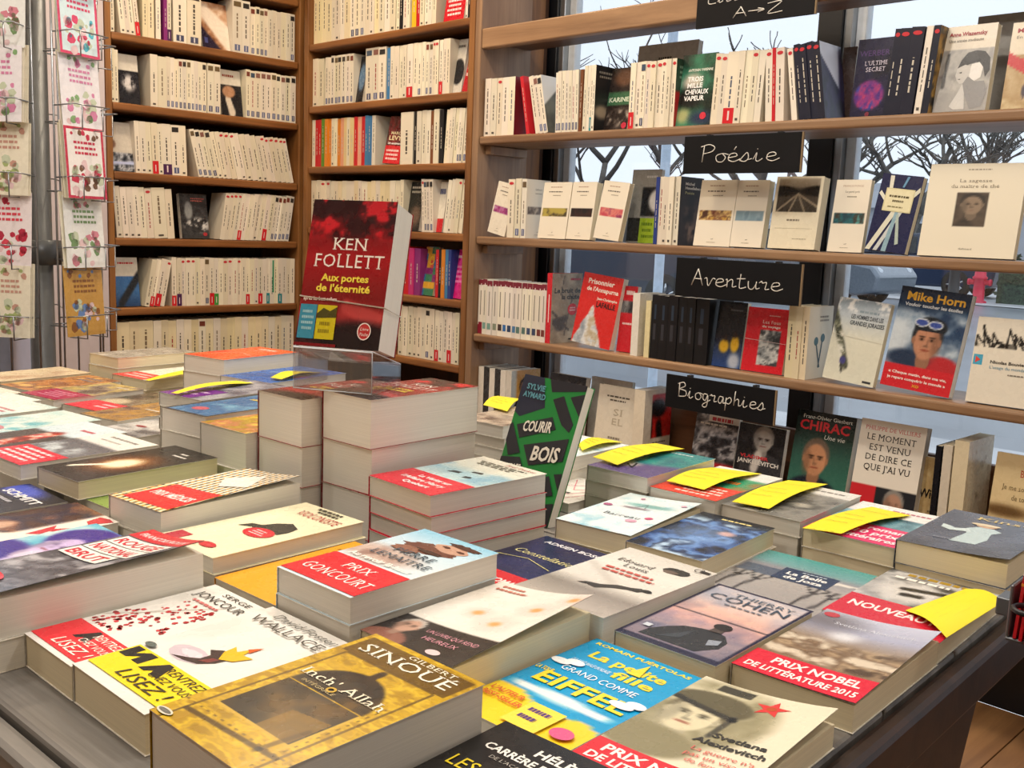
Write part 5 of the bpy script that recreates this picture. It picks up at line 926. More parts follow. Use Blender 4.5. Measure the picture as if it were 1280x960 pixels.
put((746, 797.5), -.36, 1.5, .113, .178, .02, Art(_eif, [('t', 'ROMAIN PUÉRTOLAS', .06, .94, .88, .028, '#f4dc3c', 'b'), ('t', 'La petite', .16, .8, .7, .075, '#f4d832', 'b'), ('t', 'fille', .5, .7, .36, .07, '#f4d832', 'b'), ('t', 'QUI AVAIT AVALÉ UN NUAGE', .12, .71, .36, .03, '#f2f8fa', ''), ('t', 'GRAND COMME', .16, .6, .68, .05, '#f2f8fa', ''), ('t', 'LA TOUR', .02, .53, .16, .035, '#f4d832', 'b'), ('t', 'EIFFEL', .12, .43, .82, .11, '#f4d832', 'b'), ('p', [(.56, .78), (.62, .92), (.68, .78)], '#f4d832'),
    ('e', .1, .66, .09, .03, '#f4f8fa'), ('e', .2, .69, .08, .03, '#f4f8fa'), ('e', .86, .5, .1, .03, '#f4f8fa'), ('e', .94, .54, .08, .03, '#f4f8fa'), ('t', "L'AUTEUR", .05, .22, .3, .035, '#d05a28', 'b'), ('t', 'BEST-SELLER', .05, .16, .36, .035, '#d05a28', 'b'), ('r', .42, .04, .72, .25, '#f6dc50'), ('g', 0.460, 0.158, 0.660, 0.222, 1, '#5a3a7a'), ('g', 0.460, 0.088, 0.660, 0.152, 1, '#5a3a7a'), ('e', .85, .12, .09, .045, '#d85a8a')], (30, 46), G), 'bright blue and yellow paperback with a big yellow tower title', 'blue and yellow paperback', 'TL')
put((632, 901), -.352, 4, .12, .19, .026, Art('#171516', [('t', 'HÉLÈNE', .36, .88, .4, .045, '#efece6', 'b'), ('t', "CARRÈRE D'ENCAUSSE", .1, .81, .84, .04, '#efece6', 'b'), ('t', "DE L'ACADÉMIE FRANÇAISE", .2, .765, .6, .02, '#a8a49c', ''), ('t', 'LES ROMANOV', .06, .64, .9, .07, '#e8cf2c', '')], None, G), 'black paperback with white author and yellow title lettering', 'black lettered paperback', 'TL')
def _alex(U, V):
    I = flat(U, '#e3dcc4'); S = ph(84, ['#b0a888', '#8f8868', '#cfc8aa'], 3)(U, V); I = mixc(I, S, bl(U, V, .28, .66, .5, .34, .15)); I = face(I, U, V, .26, .62, .2, '#d8cfae', '#6a6248', 1.6, dark='#4a4430'); I = mixc(I, rgb('#5c563e'), bl(U, V, .28, .76, .3, .12, .1)*(V > .72-.1*U)); I = mixc(I, rgb('#2c2a22'), seg(U, V, .02, .74, .52, .68, .02)+seg(U, V, .5, .7, .5, .5, .02)*.8); I = mixc(I, rgb('#8a8262'), bl(U, V, .2, .32, .36, .13, .15)); return mixc(np.clip(I, 0, 1), rgb('#3a382c'), ((U > .18) & (U < .45) & (V > .9) & (V < .97)).astype(float))
star = [(.63+.13*math.sin(k*math.pi/5)*(1 if k % 2 == 0 else .42), .87+.082*math.cos(k*math.pi/5)*(1 if k % 2 == 0 else .42)) for k in range(10)]
put((883, 845), -.352, 4, .115, .178, .026, Art(_alex, [('r', 0, 0, 1, .2, '#d4242f'), ('t', 'PRIX NOBEL', .1, .11, .8, .06, '#fbeeea', 'b'), ('t', 'DE LITTÉRATURE', .06, .035, .88, .05, '#fbeeea', 'b'), ('p', star, '#d63232'), ('e', .63, .87, .035, .02, '#b84a1c'), ('t', 'Svetlana', .52, .5, .38, .04, '#2f2c26', 'b'), ('t', 'Alexievitch', .45, .43, .5, .04, '#2f2c26', 'b'), ('t', "La guerre n'a", .5, .36, .44, .032, '#d86a60', ''), ('t', 'pas un visage', .5, .31, .44, .032, '#d86a60', ''), ('t', 'de femme', .55, .26, .32, .032, '#d86a60', '')], (60, 90), G, pages='pc'), 'cream paperback with a helmeted soldier and a red star', 'red star paperback', 'TL', lift=(.012, 2.2, .3, 1))
# --- second row going left
put((266, 697.5), -.313, 4, .105, .186, .017, Art('#f0e9c6', [('r', .02, .86, .1, .9, '#f0e9c6'), ('r', .04, .03, .25, .14, '#b8203c'), ('p', [(.25, .42), (.3, .5), (.42, .52), (.48, .6), (.6, .66), (.78, .62), (.82, .54), (.8, .47), (.62, .47), (.5, .42), (.4, .46)], '#2f2c28'), ('e', .62, .42, .2, .075, '#cf2636'), ('g', .5, .38, .75, .46, 3, '#f0c8c8'), ('e', .62, .1, .12, .035, '#c8303c'), ('t', 'VIOLONISTE', .28, .8, .66, .075, '#b83a3c', 's'), ('g', 0.400, 0.891, 0.800, 0.939, 1, '#4a463c'), ('g', 0.300, 0.931, 0.800, 0.979, 1, '#4a463c'), ('g', .4, .04, .6, .06, 1, '#b0a888')], None, G, spine='#efe8c4', pages='pg'), 'pale yellow paperback with a black hat and red round label', 'black hat paperback', tb=.024)
def _plaid(U, V):
    a = (np.sin(U*70+V*20) > .1).astype(float); b = (np.sin(V*110-U*14) > .1).astype(float); I = flat(U, '#f0e2b8'); I = mixc(I, rgb('#c8921c'), a*.9); I = mixc(I, rgb('#2a2018'), a*b*.95); return mixc(I, rgb('#f4f0e8'), sst(V, .35, .45)*(1-a)*.8)
put((200.5, 641), -.288, 6, .1, .186, .03, Art(_plaid, [('r', .12, .05, .98, .42, '#d8242c'), ('t', 'PRIX MÉDICIS', .2, .2, .7, .075, '#fbeeea', 'b'), ('p', [(.25, .72), (.6, .9), (.92, .62), (.55, .55)], '#efede6')], (70, 100), G, pages='pw'), 'paperback with yellow and black plaid cover and red label', 'plaid paperback', lift=(.009, 2, .1, 1), tb=.029)
def _lamp(U, V): I = ph(86, ['#14100e', '#241a14', '#0e0c0c'], 2)(U, V); I = mixc(I, rgb('#8a4a18'), bl(U, V, .5, .45, .34, .22, .8)); I = mixc(I, rgb('#fff0cc'), bl(U, V, .5, .44, .2, .14, .5)); return mixc(I, rgb('#fff6e0'), seg(U, V, .4, .36, .18, .18, .03))
put((96.5, 602), -.312, 5, .1, .185, .018, Art(_lamp, [('g', 0.500, 0.851, 0.700, 0.899, 1, '#e0dcd4'), ('g', 0.500, 0.791, 0.800, 0.839, 1, '#e0dcd4')], (40, 60), G, pages='pc'), 'black paperback with a glowing light on its cover', 'glowing light paperback', base=CAM.z-0.3242)
put((137, 636), -.337, 4, .11, .185, .03, Art(ph(87, ['#6b8a3c', '#8aa050', '#587a30'], 3), [('g', .5, .8, .95, .95, 2, '#e8ead8')], (16, 24), G, pages='pg'), 'green paperback lying under the glowing light book', 'green paperback')
def _fox(U, V): I = vgrad([(0, '#8a8c92'), (.3, '#6f7076'), (.66, '#5c5c62'), (.7, '#e6e3de'), (1, '#efece6')])(U, V); return mixc(I, rgb('#c4ccd0'), sst(fbm(U, V, 6, 5), .48, .62)*bl(U, V, .4, .42, .4, .14, .4))
put((25, 582), -.30, 6, .115, .182, .018, Art(_fox, [('r', 0, 0, 1, .33, '#d2263c'), ('g', .08, .05, .95, .3, 4, '#f6d8dc'), ('g', .2, .86, .9, .92, 1, '#8a8680'), ('g', .2, .78, .7, .82, 1, '#b8b4ae')], (30, 46), G), 'grey and white paperback with a crimson text band', 'crimson band paperback', tb=.02, base=CAM.z-0.3199)
put((54, 600), -.338, 6, .12, .18, .03, Art(ph(88, ['#141416', '#2a2a2c', '#e0dedb', '#17171a'], 5, 1, 1.6), [], (24, 36), G), 'black and white striped paperback under the crimson band book', 'striped paperback', 'BR')
def _gui(U, V): I = vgrad([(0, '#3a3634'), (.55, '#4a4442'), (.6, '#cfe0e8'), (1, '#d8e8ee')])(U, V); return mixc(I, ph(89, ['#b82020', '#e8d8c8', '#d84828', '#7a1818'], 6, 1, 1.4)(U, V), np.clip(seg(U, V, .55, .02, .5, .5, .14, .3), 0, 1))
put((160, 540), -.302, 7, .11, .18, .02, Art(_gui, [('g', 0.500, 0.745, 0.850, 0.825, 1, '#d0606c')], (30, 46), G), 'paperback with a red figure on charcoal and pale blue top', 'red figure paperback', 'TR')
def _teal(s, a, b): return lambda U, V: mixc(ph(s, [a, '#dfe8e2', b], 3)(U, V), rgb('#e8efe6'), sst(V, .55, .7)*.7)
put((127, 525), -.30, 8, .11, .18, .018, Art(_teal(90, '#5fb0bc', '#8fc4cc'), [('r', 0, 0, .7, .12, '#d83a32'), ('e', .5, .22, .25, .08, '#c0808c')], (24, 36), G, pages='pg'), 'pale teal paperback with a red foot corner', 'pale teal paperback', 'TR')
put((73, 509.5), -.302, 8, .11, .18, .018, Art(_teal(91, '#48a0ac', '#a8d0d4'), [('g', .3, .55, .9, .7, 2, '#c87a84')], (20, 30), G), 'teal paperback beside the red-footed one', 'teal paperback', 'TR')
put((52, 500), -.305, 8, .11, .18, .018, Art(_teal(92, '#a8c8cc', '#c8dcd8'), [('r', 0, .1, .5, .3, '#b89aa8')], (20, 30), G), 'washed-out blue-green paperback near the card rack', 'washed-out blue-green paperback', 'TR')
put((28, 491), -.296, 8, .11, .18, .02, Art(ph(93, ['#efe8dc', '#e8d8c8', '#f2eee4'], 3), [('g', .2, .5, .9, .8, 2, '#c8a0a0')], (14, 20), G), 'cream paperback with faint pink print near the card rack', 'cream pink-print paperback', 'TR')
def _grn(U, V): I = ph(94, ['#2f4a34', '#4a3a30', '#8a7a60', '#2a3a2c'], 3)(U, V); return mixc(I, rgb('#c8b898'), bl(U, V, .35, .45, .3, .14, .5))
put((120, 515), -.297, 11, .105, .178, .014, Art(_grn, [('r', 0, .02, 1, .36, '#d8283c'), ('g', .5, .12, .95, .3, 2, '#f4c8cc'), ('g', 0.600, 0.785, 0.900, 0.865, 1, '#dcd6c8')], (24, 36), G, pages='pg'), 'dark green paperback with a bright red band', 'green paperback with red band')
put((66, 501), -.299, 10, .105, .178, .014, Art(ph(95, ['#5a4a44', '#8a7a6c', '#c8b060', '#4a3c3a'], 3), [('r', 0, .02, 1, .4, '#a8204c'), ('g', .2, .1, .9, .34, 4, '#d88aa4'), ('g', 0.550, 0.825, 0.900, 0.905, 1, '#d8d0c0')], (24, 36), G, pages='pg'), 'brownish paperback with a maroon text band', 'maroon band paperback')
put((38, 489), -.302, 10, .105, .178, .014, Art(ph(96, ['#a86a3c', '#c88a4c', '#7a4a34', '#e0b060'], 4), [('g', .3, .7, .9, .9, 2, '#8a7a7c')], (24, 36), G, pages='pg'), 'orange-brown paperback behind the maroon band book', 'orange-brown paperback')
put((47, 474), -.302, 10, .11, .178, .014, Art(ph(97, ['#8a4a3c', '#d88a3c', '#6a2a34'], 3), [], (16, 24), G), 'rust-coloured paperback at the card rack end of the table', 'rust paperback', 'TR')
put((114, 466), -.30, 8, .11, .178, .03, Art(ph(98, ['#c8b088', '#d8c8a8', '#b89878'], 3), [], (16, 24), G, pages='pc'), 'tan paperback at the card rack end of the table', 'tan paperback', 'TR')
put((146, 527), -.312, 9, .11, .178, .02, Art(ph(99, ['#5a4038', '#8a6a48', '#b88a3c', '#4a3a34'], 4), [('g', 0.400, 0.485, 0.800, 0.565, 1, '#d8ccb8')], (20, 30), G), 'dark brown paperback between the green one and a tall stack', 'dark brown paperback')
put((172, 547), -.315, 9, .11, .178, .02, Art(ph(100, ['#8c8c8a', '#d8d6d2', '#55555a'], 3, .4), [('e', .35, .3, .12, .03, '#8a2a34')], (20, 30), G), 'grey and white paperback beside a tall stack', 'grey-white paperback')
# --- left back stacks
def _blk(U, V): I = ph(102, ['#3a78a8', '#2a5f94', '#6aa0c0'], 3)(U, V); m = (U < .06) | (U > .93) | (V < .04) | (V > .96); return mixc(I, rgb('#14161c'), m.astype(float))
put((256.5, 521.6), -.275, 9, .1, .178, .03, Art(_blk, [('e', .4, .2, .14, .06, '#c05a6a'), ('g', 0.300, 0.682, 0.800, 0.778, 1, '#d8c060')], (26, 40), G), 'blue paperback with a black border on a tall stack', 'black-bordered blue paperback', tb=.03)
put((307, 542), -.28, 5, .1, .178, .05, Art(ph(103, ['#d8b82c', '#a88a2c', '#c87a5a', '#e8d04c'], 5), [], (24, 36), G, pages='pw'), 'mottled yellow thick paperback beside the blue bordered one', 'mottled yellow paperback', tb=.05)
put((252.6, 500.7), -.258, 9, .11, .178, .02, Art(ph(104, ['#6a6a7c', '#a8a8b0', '#4a4a5c'], 3), [('r', 0, 0, .7, .4, '#6a2088'), ('g', .1, .1, .6, .3, 2, '#d8b8e0')], (20, 30), G, pages='pg'), 'grey paperback with a purple text band', 'purple band paperback', tb=.02)
put((182, 476), -.245, 9, .11, .185, .02, Art('#e6e0d2', [('r', 0, 0, .9, .3, '#d8262c'), ('g', .1, .06, .8, .25, 2, '#f4c8c0')], None, G, pages='pc'), 'cream paperback with a red corner band under a yellow slip', 'red-cornered cream paperback', tb=.022)
put((147, 448), -.262, 8, .1, .18, .021, Art(ph(105, ['#b0a898', '#8f877a', '#c8c2b4'], 3), [], (14, 20), G, pages='pc'), 'stone-coloured paperback on a stack by the card rack', 'stone-coloured paperback', tb=.023)
put((280, 450), -.232, 10, .11, .178, .03, Art(ph(106, ['#e8481c', '#f0642c', '#e03c1c'], 2), [('l', [(.1, .3), (.5, .5), (.9, .4)], .02, '#f4b89a'), ('l', [(.3, .7), (.8, .8)], .02, '#f4b89a'), ('g', 0.300, 0.776, 0.800, 0.904, 1, '#f8d8c4')], (14, 20), G), 'bright orange paperback topping a stack before the bookcase', 'bright orange paperback', tb=.03)
def _blu2(U, V): return ph(107, ['#1c4a9c', '#2c68b8', '#1a3a80', '#5a98cc'], 4)(U, V)
put((335, 480), -.262, 10, .12, .185, .03, Art(_blu2, [('l', [(.2, .5), (.8, .8)], .02, '#c8dcec')], (24, 36), G), 'deep blue paperback lying behind the tall white stack', 'deep blue paperback', tb=.029)
# --- big white stack of very thick paperbacks
FOLC = [('t', 'KEN', .3, .66, .42, .08, '#efe6dc', 's'), ('t', 'FOLLETT', .1, .54, .84, .09, '#efe6dc', 's'), ('t', 'Aux portes', .22, .445, .56, .048, '#efd84c', 'b'), ('t', "de l'éternité", .17, .375, .64, .048, '#efd84c', 'b')]
def _fol(U, V):
    I = vgrad([(0, '#2a1416'), (.12, '#5a1a1c'), (.22, '#a02c2c'), (.34, '#7a1414'), (.6, '#a01018'), (.75, '#7c0c14'), (.97, '#3a0a10'), (1, '#1c0a0c')])(U, V)
    n = fbm(U, V, 6, 110); I = mixc(I, rgb('#d8202c'), sst(n, .5, .62)*sst(V, .7, .8)*.85); I = mixc(I, rgb('#2a060a'), (1-sst(n, .36, .46))*sst(V, .66, .8)*.9); I = mixc(I, rgb('#c8504c'), seg(U, V, .55, .28, .95, .2, .05)*.6); return mixc(I, rgb('#1c1012'), bl(U, V, .75, .06, .5, .12, .3)*.9)
folart = Art(_fol, FOLC+[('t', 'après les best-sellers', .04, .31, .4, .024, '#f0dcd0', 'b'), ('r', .02, .05, .22, .28, '#3a8aa4'), ('g', .05, .1, .2, .25, 4, '#9ac4cc'), ('r', .23, .05, .46, .28, '#c8b81c'), ('g', .26, .08, .43, .18, 2, '#8a7a14'), ('p', [(.23, .22), (.3, .26), (.38, .24), (.46, .27), (.46, .2), (.23, .19)], '#4a4418'), ('e', .81, .12, .075, .055, '#b83030'), ('ring', .81, .12, .08, .058, .012, '#e8d8d0'), ('t', 'Livre', .76, .125, .1, .022, '#f2e4dc', 'i'), ('t', 'Poche', .76, .09, .1, .022, '#f2e4dc', 'i'), ('r', .0, .0, .5, .02, '#7a1018')], (70, 100), G, spine='#8c1018', pages='pw')
RC = [(-1.012, .703, 3), (-1.106, .672, 2)]
for ci, (bx, by, yw) in enumerate(RC):
    put(None, -.2, yw, .09, .18, .0585, Art(_fol, FOLC, (30, 40), G, spine='#8c1018'), 'very thick dark red paperback topping the %s column of the tall white stack' % ('outer' if ci == 0 else 'inner'), 'thick dark red paperback, %s column' % ('outer' if ci == 0 else 'inner'), 'BL', world=(bx, by), tb=.059, jit=True)
# acrylic stand and the upright copy
ya, le = R(28), R(15.8); X = Vector((math.cos(ya), math.sin(ya), 0)); N_ = Vector((math.sin(ya), -math.cos(ya), 0)); Y = Vector((0, 0, 1))*math.cos(le)-N_*math.sin(le); F2 = N_*math.cos(le)+Vector((0, 0, 1))*math.sin(le)
T_ = .052; MF = frame(Vector((-1.045, .684, CAM.z-.1475))-F2*T_, X, Y, F2)
so = Vector((-1.045, .684, CAM.z-.1995))+X*.0555+N_*.008
e = empty('acrylic_stand', so, ya); tag(e, 'clear acrylic stand with a sloping top on the tall white stack', 'display stand')
def slab(nm, q, off):
    a = [Vector(p) for p in q]; o_ = Vector(off); mb = MB(); mb.add([tuple(p) for p in a]+[tuple(p+o_) for p in a], [(3, 2, 1, 0), (4, 5, 6, 7), (0, 1, 5, 4), (1, 2, 6, 5), (2, 3, 7, 6), (3, 0, 4, 7)]); mb.build(nm, MT['acrylic'], e)
hf = .0515; tn = math.tan(le); h2 = hf-.085*tn
slab('front_wall', [(-.052, 0, 0), (.052, 0, 0), (.052, 0, hf-.003), (-.052, 0, hf-.003)], (0, .003, 0))
slab('top_plate', [(-.052, 0, hf-.003), (.052, 0, hf-.003), (.052, .085, h2-.003), (-.052, .085, h2-.003)], (0, 0, .003))
for sx_ in (-.052, .049): slab('side_wall', [(sx_, .0032, 0), (sx_, .085, 0), (sx_, .085, h2-.0032), (sx_, .0032, hf-.0042)], (.003, 0, 0))
mb = MB(); mb.tube([(-.0515, -.0003, .001), (.0515, -.0003, .001), (.0515, -.0003, hf-.001), (-.0515, -.0003, hf-.001)], .0008, 6, closed=True); mb.build('edge_highlight', MT['lampwhite'], e)  # pale tubes added to stand in for bright highlights along the acrylic edges
mb = MB(); mb.tube([(-.0515, .0, hf), (.0515, .0, hf), (.0515, .085, h2), (-.0515, .085, h2)], .0008, 6, closed=True); mb.build('edge_highlight', MT['lampwhite'], e)
slab('back_rest', [(-.04, .0665, h2+.0045), (.04, .0665, h2+.0045), (.04, .0665+.08*tn, h2+.0845), (-.04, .0665+.08*tn, h2+.0845)], (0, .003, 0))
fb = book('book', MF, .111, .182, T_, folart, 'thick dark red novel standing upright on the acrylic block, elastic band around it')
mb = MB()
wv, tv, yv = .1118, T_+.0008, .182*.30
mb.tube([(-.0008, yv+.004, -.0008), (wv, yv-.003, -.0008), (wv, yv-.003, tv), (-.0008, yv+.006, tv)], .0009, 6, closed=True); b_ = mb.build('elastic_band', MT['band'], None); b_.matrix_world = MF; tag(b_, 'thin white elastic band around the upright dark red novel', 'elastic band')
# --- middle
def _queb(U, V): I = vgrad([(0, '#b8cfd2'), (.3, '#cfdcd6'), (.55, '#9cc0cc'), (.7, '#d8dcd0'), (1, '#e3e0d2')])(U, V); return mixc(I, rgb('#7aa8c0'), sst(fbm(U, V, 4, 112), .5, .65)*sst(V, .35, .45)*(1-sst(V, .65, .75))*.7)
put((538, 620.5), -.285, -1.5, .112, .178, .0232, Art(_queb, [('r', 0, .0, 1, .36, '#d01f34'), ('t', 'La Vérité sur', .3, .25, .5, .045, '#f8ecec', 'b'), ('t', "l'Affaire Harry", .18, .17, .66, .045, '#f8ecec', 'b'), ('t', 'Quebert', .35, .09, .4, .045, '#f8ecec', 'b'), ('p', [(.3, .5), (.45, .52), (.44, .56), (.32, .55)], '#2c3438'), ('p', [(.5, .6), (.64, .62), (.62, .65), (.5, .63)], '#2c3438'), ('p', [(.6, .46), (.7, .48), (.68, .51), (.6, .5)], '#2c3438'), ('t', 'Joël Dicker', .5, .92, .44, .035, '#b84a4a', 's'), ('g', .15, .8, .9, .9, 3, '#6a6a60')], (30, 46), G, spine='#c8203a', pages='pg'), 'red and pale blue paperback topping a stack of four copies', 'red and pale blue paperback', tb=.0232)
def _cou(U, V): return flat(U, '#1f8a3c')
ck = '#26262c'
cour = Art('#1d8038', [('p', [(0, 1), (.0, .72), (.1, .69), (.46, .79), (.33, 1)], '#262b3c'), ('p', [(.42, 1), (.5, .91), (1, .96), (1, 1)], ck), ('p', [(.55, .86), (.7, .9), (.95, .72), (.92, .66), (.78, .7)], ck), ('p', [(.8, .9), (1, .94), (1, .78)], ck), ('p', [(.1, .63), (.62, .74), (.72, .66), (.2, .54)], ck), ('p', [(.3, .5), (.95, .62), (.95, .46), (.46, .37)], ck), ('p', [(0, .62), (.03, .64), (.28, .44), (.1, .4), (0, .5)], ck), ('p', [(0, .38), (.3, .41), (.42, .32), (.1, .24), (0, .27)], ck), ('p', [(.5, .27), (.82, .34), (.95, .22), (.62, .16)], ck), ('p', [(.88, .36), (1, .38), (1, .26)], ck), ('p', [(.0, .18), (.4, .24), (.5, .1), (.0, .02)], ck), ('p', [(.55, .09), (1, .17), (1, 0), (.6, 0)], ck),
    ('t', 'SYLVIE', .1, .9, .3, .04, '#5f9aa8', 'b'), ('t', 'AYMARD', .08, .84, .36, .04, '#5f9aa8', 'b'), ('t', 'COURIR', .22, .595, .44, .075, '#e8e2d4', 'bi', .12), ('t', 'BOIS', .46, .41, .42, .1, '#e8e2d4', 'bi', .12), ('t', 'DANS LES', .02, .285, .34, .05, '#e8e2d4', 'bi', .12)], None, 'satin', spine='#1d8038', pages='pw')
ya, le = R(-4.6), R(18.6); X = Vector((math.cos(ya), math.sin(ya), 0)); N_ = Vector((math.sin(ya), -math.cos(ya), 0)); Y = Vector((0, 0, 1))*math.cos(le)-N_*math.sin(le); F2 = N_*math.cos(le)+Vector((0, 0, 1))*math.sin(le)
book('book', frame(Vector((-.948, .925, TZ+.0005))-F2*.014, X, Y, F2), .12, .186, .014, cour, 'green and black geometric-cover book standing upright on the table')
def _con(U, V): return ph(114, ['#1c2048', '#252a58', '#161a3c'], 2)(U, V)
put((684, 670), -.36, 2, .108, .178, .018, Art(_con, [('r', 0, .02, 1, .28, '#c8242e'), ('t', 'PRIX DU ROMAN', .06, .12, .88, .06, '#f2e2de', 'b'), ('t', 'ADRIEN BOSC', .14, .88, .76, .045, '#e8e8ee', 'b'), ('t', 'Constellation', .08, .62, .86, .07, '#e0d89a', 'i'), ('l', [(.05, .5), (.4, .56), (.8, .48)], .012, '#d8d08a')], (16, 24), G), 'navy blue paperback with a red prize band and yellow script', 'navy blue paperback', 'TL')
def _boy(U, V):
    I = vgrad([(0, '#b8b0a8'), (.25, '#8d8680'), (.38, '#d8d4cc'), (.7, '#e2dfd8'), (1, '#d0ccc4')])(U, V); return mixc(I, rgb('#b8b2aa'), seg(U, V, .6, .4, .05, .62, .03)*.5)
put((787.5, 684), -.345, 1, .112, .18, .028, Art(_boy, [('p', rag(.74, .84, .14, .05, 4, 22, .07), '#2c2a27'), ('p', rag(.7, .81, .08, .025, 5, 14, .1), '#6a5a50'), ('p', [(.5, .3), (.6, .36), (.72, .4), (.82, .41), (.86, .45), (.8, .47), (.72, .44), (.6, .42), (.48, .36), (.36, .34), (.3, .3), (.4, .31)], '#33302d'), ('p', rag(.87, .455, .05, .022, 6, 14, .1), '#1d1b1a'), ('t', 'Edouard', .15, .76, .4, .05, '#4a4640', 's'), ('t', 'Louis', .3, .69, .28, .05, '#4a4640', 's'), ('g', .2, .55, .8, .65, 2, '#c85a50'), ('r', .88, .93, .98, .96, '#2c2a28'), ('ring', .87, .945, .05, .03, .01, '#2c2a28')], (36, 56), G, pages='pw'), 'pale grey glossy paperback with a small dark-haired figure', 'pale grey paperback', 'TL')
def _coh(U, V):
    m = (U < .045) | (U > .955) | (V < .06) | (V > .97); I = vgrad([(0, '#2c3a5c'), (.25, '#5a6480'), (.45, '#c89a9a'), (.6, '#e8b8a4'), (.75, '#d8d4d4'), (1, '#c8d4dc')])(U, V); I = mixc(I, ph(116, ['#6a6a84', '#e0b4a8', '#8a86a0'], 3)(U, V), .45*np.ones(U.shape)); I = mixc(I, rgb('#1c2030'), seg(U, V, .05, .52, .95, .52, .008)); return mixc(I, rgb('#1a1c3c'), m.astype(float))
put((895, 833), -.335, 2.5, .11, .178, .021, Art(_coh, [('p', [(.16, .07), (.18, .16), (.26, .24), (.36, .31), (.5, .345), (.62, .36), (.74, .34), (.83, .27), (.84, .18), (.76, .11), (.72, .07)], '#252a31'), ('p', [(.3, .1), (.42, .22), (.5, .3), (.48, .16)], '#3a414a'), ('p', [(.68, .24), (.78, .27), (.8, .21), (.72, .17)], '#8f98a6'), ('p', [(.57, .34), (.58, .4), (.68, .4), (.69, .35)], '#4a3f3c'), ('p', rag(.63, .43, .085, .042, 3, 18, .06), '#1d1c20'), ('t', 'THIERRY', .28, .87, .62, .05, '#5a6a7c', ''), ('t', 'COHEN', .1, .77, .82, .085, '#3f5064', ''), ('g', .3, .71, .8, .74, 1, '#6a7484'), ('r', .1, .16, .17, .2, '#c8d0dc')], (44, 66), G, pages='pc'), 'navy-framed paperback with a figure under a pink sky', 'navy-framed paperback', tb=.021)
def _nob(U, V):
    I = vgrad([(0, '#7a6250'), (.3, '#8a7058'), (.5, '#a8947c'), (.62, '#9a8e88'), (.75, '#a8acc4'), (1, '#c4c8dc')])(U, V); I = mixc(I, ph(118, ['#4a3a2c', '#b8a080', '#6a5440', '#e0d4c0'], 6, .6, 1.4)(U, V), sst(V, .25, .3)*(1-sst(V, .52, .62))*.85); I = mixc(I, rgb('#e8ecf4'), bl(U, V, .4, .68, .12, .06, .8)*.8); return mixc(I, rgb('#3a302c'), bl(U, V, .12, .85, .3, .12, .8)*.5)
put((914, 829), -.338, 2, .113, .18, .021, Art(_nob, [('r', 0, .0, 1, .25, '#d5223a'), ('t', 'PRIX NOBEL', .2, .14, .72, .07, '#fbf0ee', 'b'), ('t', 'DE LITTÉRATURE 2015', .06, .04, .9, .055, '#fbf0ee', 'b'), ('t', 'Svetlana Alexievitch', .2, .82, .7, .035, '#dfe2ee', 's'), ('e', .1, .93, .07, .035, '#b8404c')], (44, 66), G, pages='pc'), 'paperback with a crimson band below a lilac-skied landscape', 'crimson band landscape paperback', 'BL', lift=(.009, 2.4, .25, 1), tb=.02)
def _joz(U, V):
    I = vgrad([(0, '#9a9696'), (.5, '#a8a4a2'), (.7, '#8c8c94'), (.8, '#6fa0a4'), (1, '#4a9a98')])(U, V); I = mixc(I, rgb('#3a4a64'), ((V > .5) & (V < .68) & (U > .02) & (U < .4)).astype(float)*.7); I = mixc(I, rgb('#d8d4ce'), ((V > .62+.2*np.abs(U-.75)) & (V < .7) & (U > .5)).astype(float))
    for x in (.08, .25, .75, .9): I = mixc(I, rgb('#38363a'), np.clip(seg(U, V, x, .15, x+.03, .5, .015)+seg(U, V, x+.02, .35, x+.12, .5, .01)+seg(U, V, x+.01, .4, x-.08, .52, .01), 0, 1))
    return I
put((960, 687), -.362, 4, .13, .19, .018, Art(_joz, [('r', .34, .5, .82, .74, '#2f3f5c'), ('t', 'La Belle', .4, .62, .36, .055, '#f0f0ee', 'b'), ('t', 'de Joza', .42, .54, .34, .055, '#f0f0ee', 'b'), ('g', .5, .68, .75, .72, 1, '#a8b4c0')], (36, 50), G), 'grey and teal paperback with bare trees and a blue title box', 'bare trees paperback', 'TL')
def _don(U, V): I = ph(120, ['#2c2c2e', '#8a8a8c', '#c8c8c8', '#3a3a3c'], 3)(U, V); I = mixc(I, rgb('#cfcdca'), bl(U, V, .4, .62, .34, .17, .4)); I = mixc(I, rgb('#17171a'), seg(U, V, .3, .68, .65, .74, .03)+seg(U, V, .35, .58, .5, .6, .03)+bl(U, V, .85, .6, .2, .2, .4)*.8); return np.clip(I, 0, 1)
put((1027, 762), -.345, 3, .113, .178, .03, Art(_don, [('r', 0, 0, 1, .4, '#c8243c'), ('t', 'NOUVEAUTÉ', .08, .2, .84, .09, '#f8e8e8', 'b'), ('g', 0.150, 0.902, 0.850, 0.998, 1, '#a8882c'), ('g', 0.100, 0.825, 0.700, 0.905, 1, '#f0eee8')], (36, 54), G, pages='pc'), 'black and white portrait paperback with a crimson novelty band', 'portrait paperback with novelty band', 'BL')
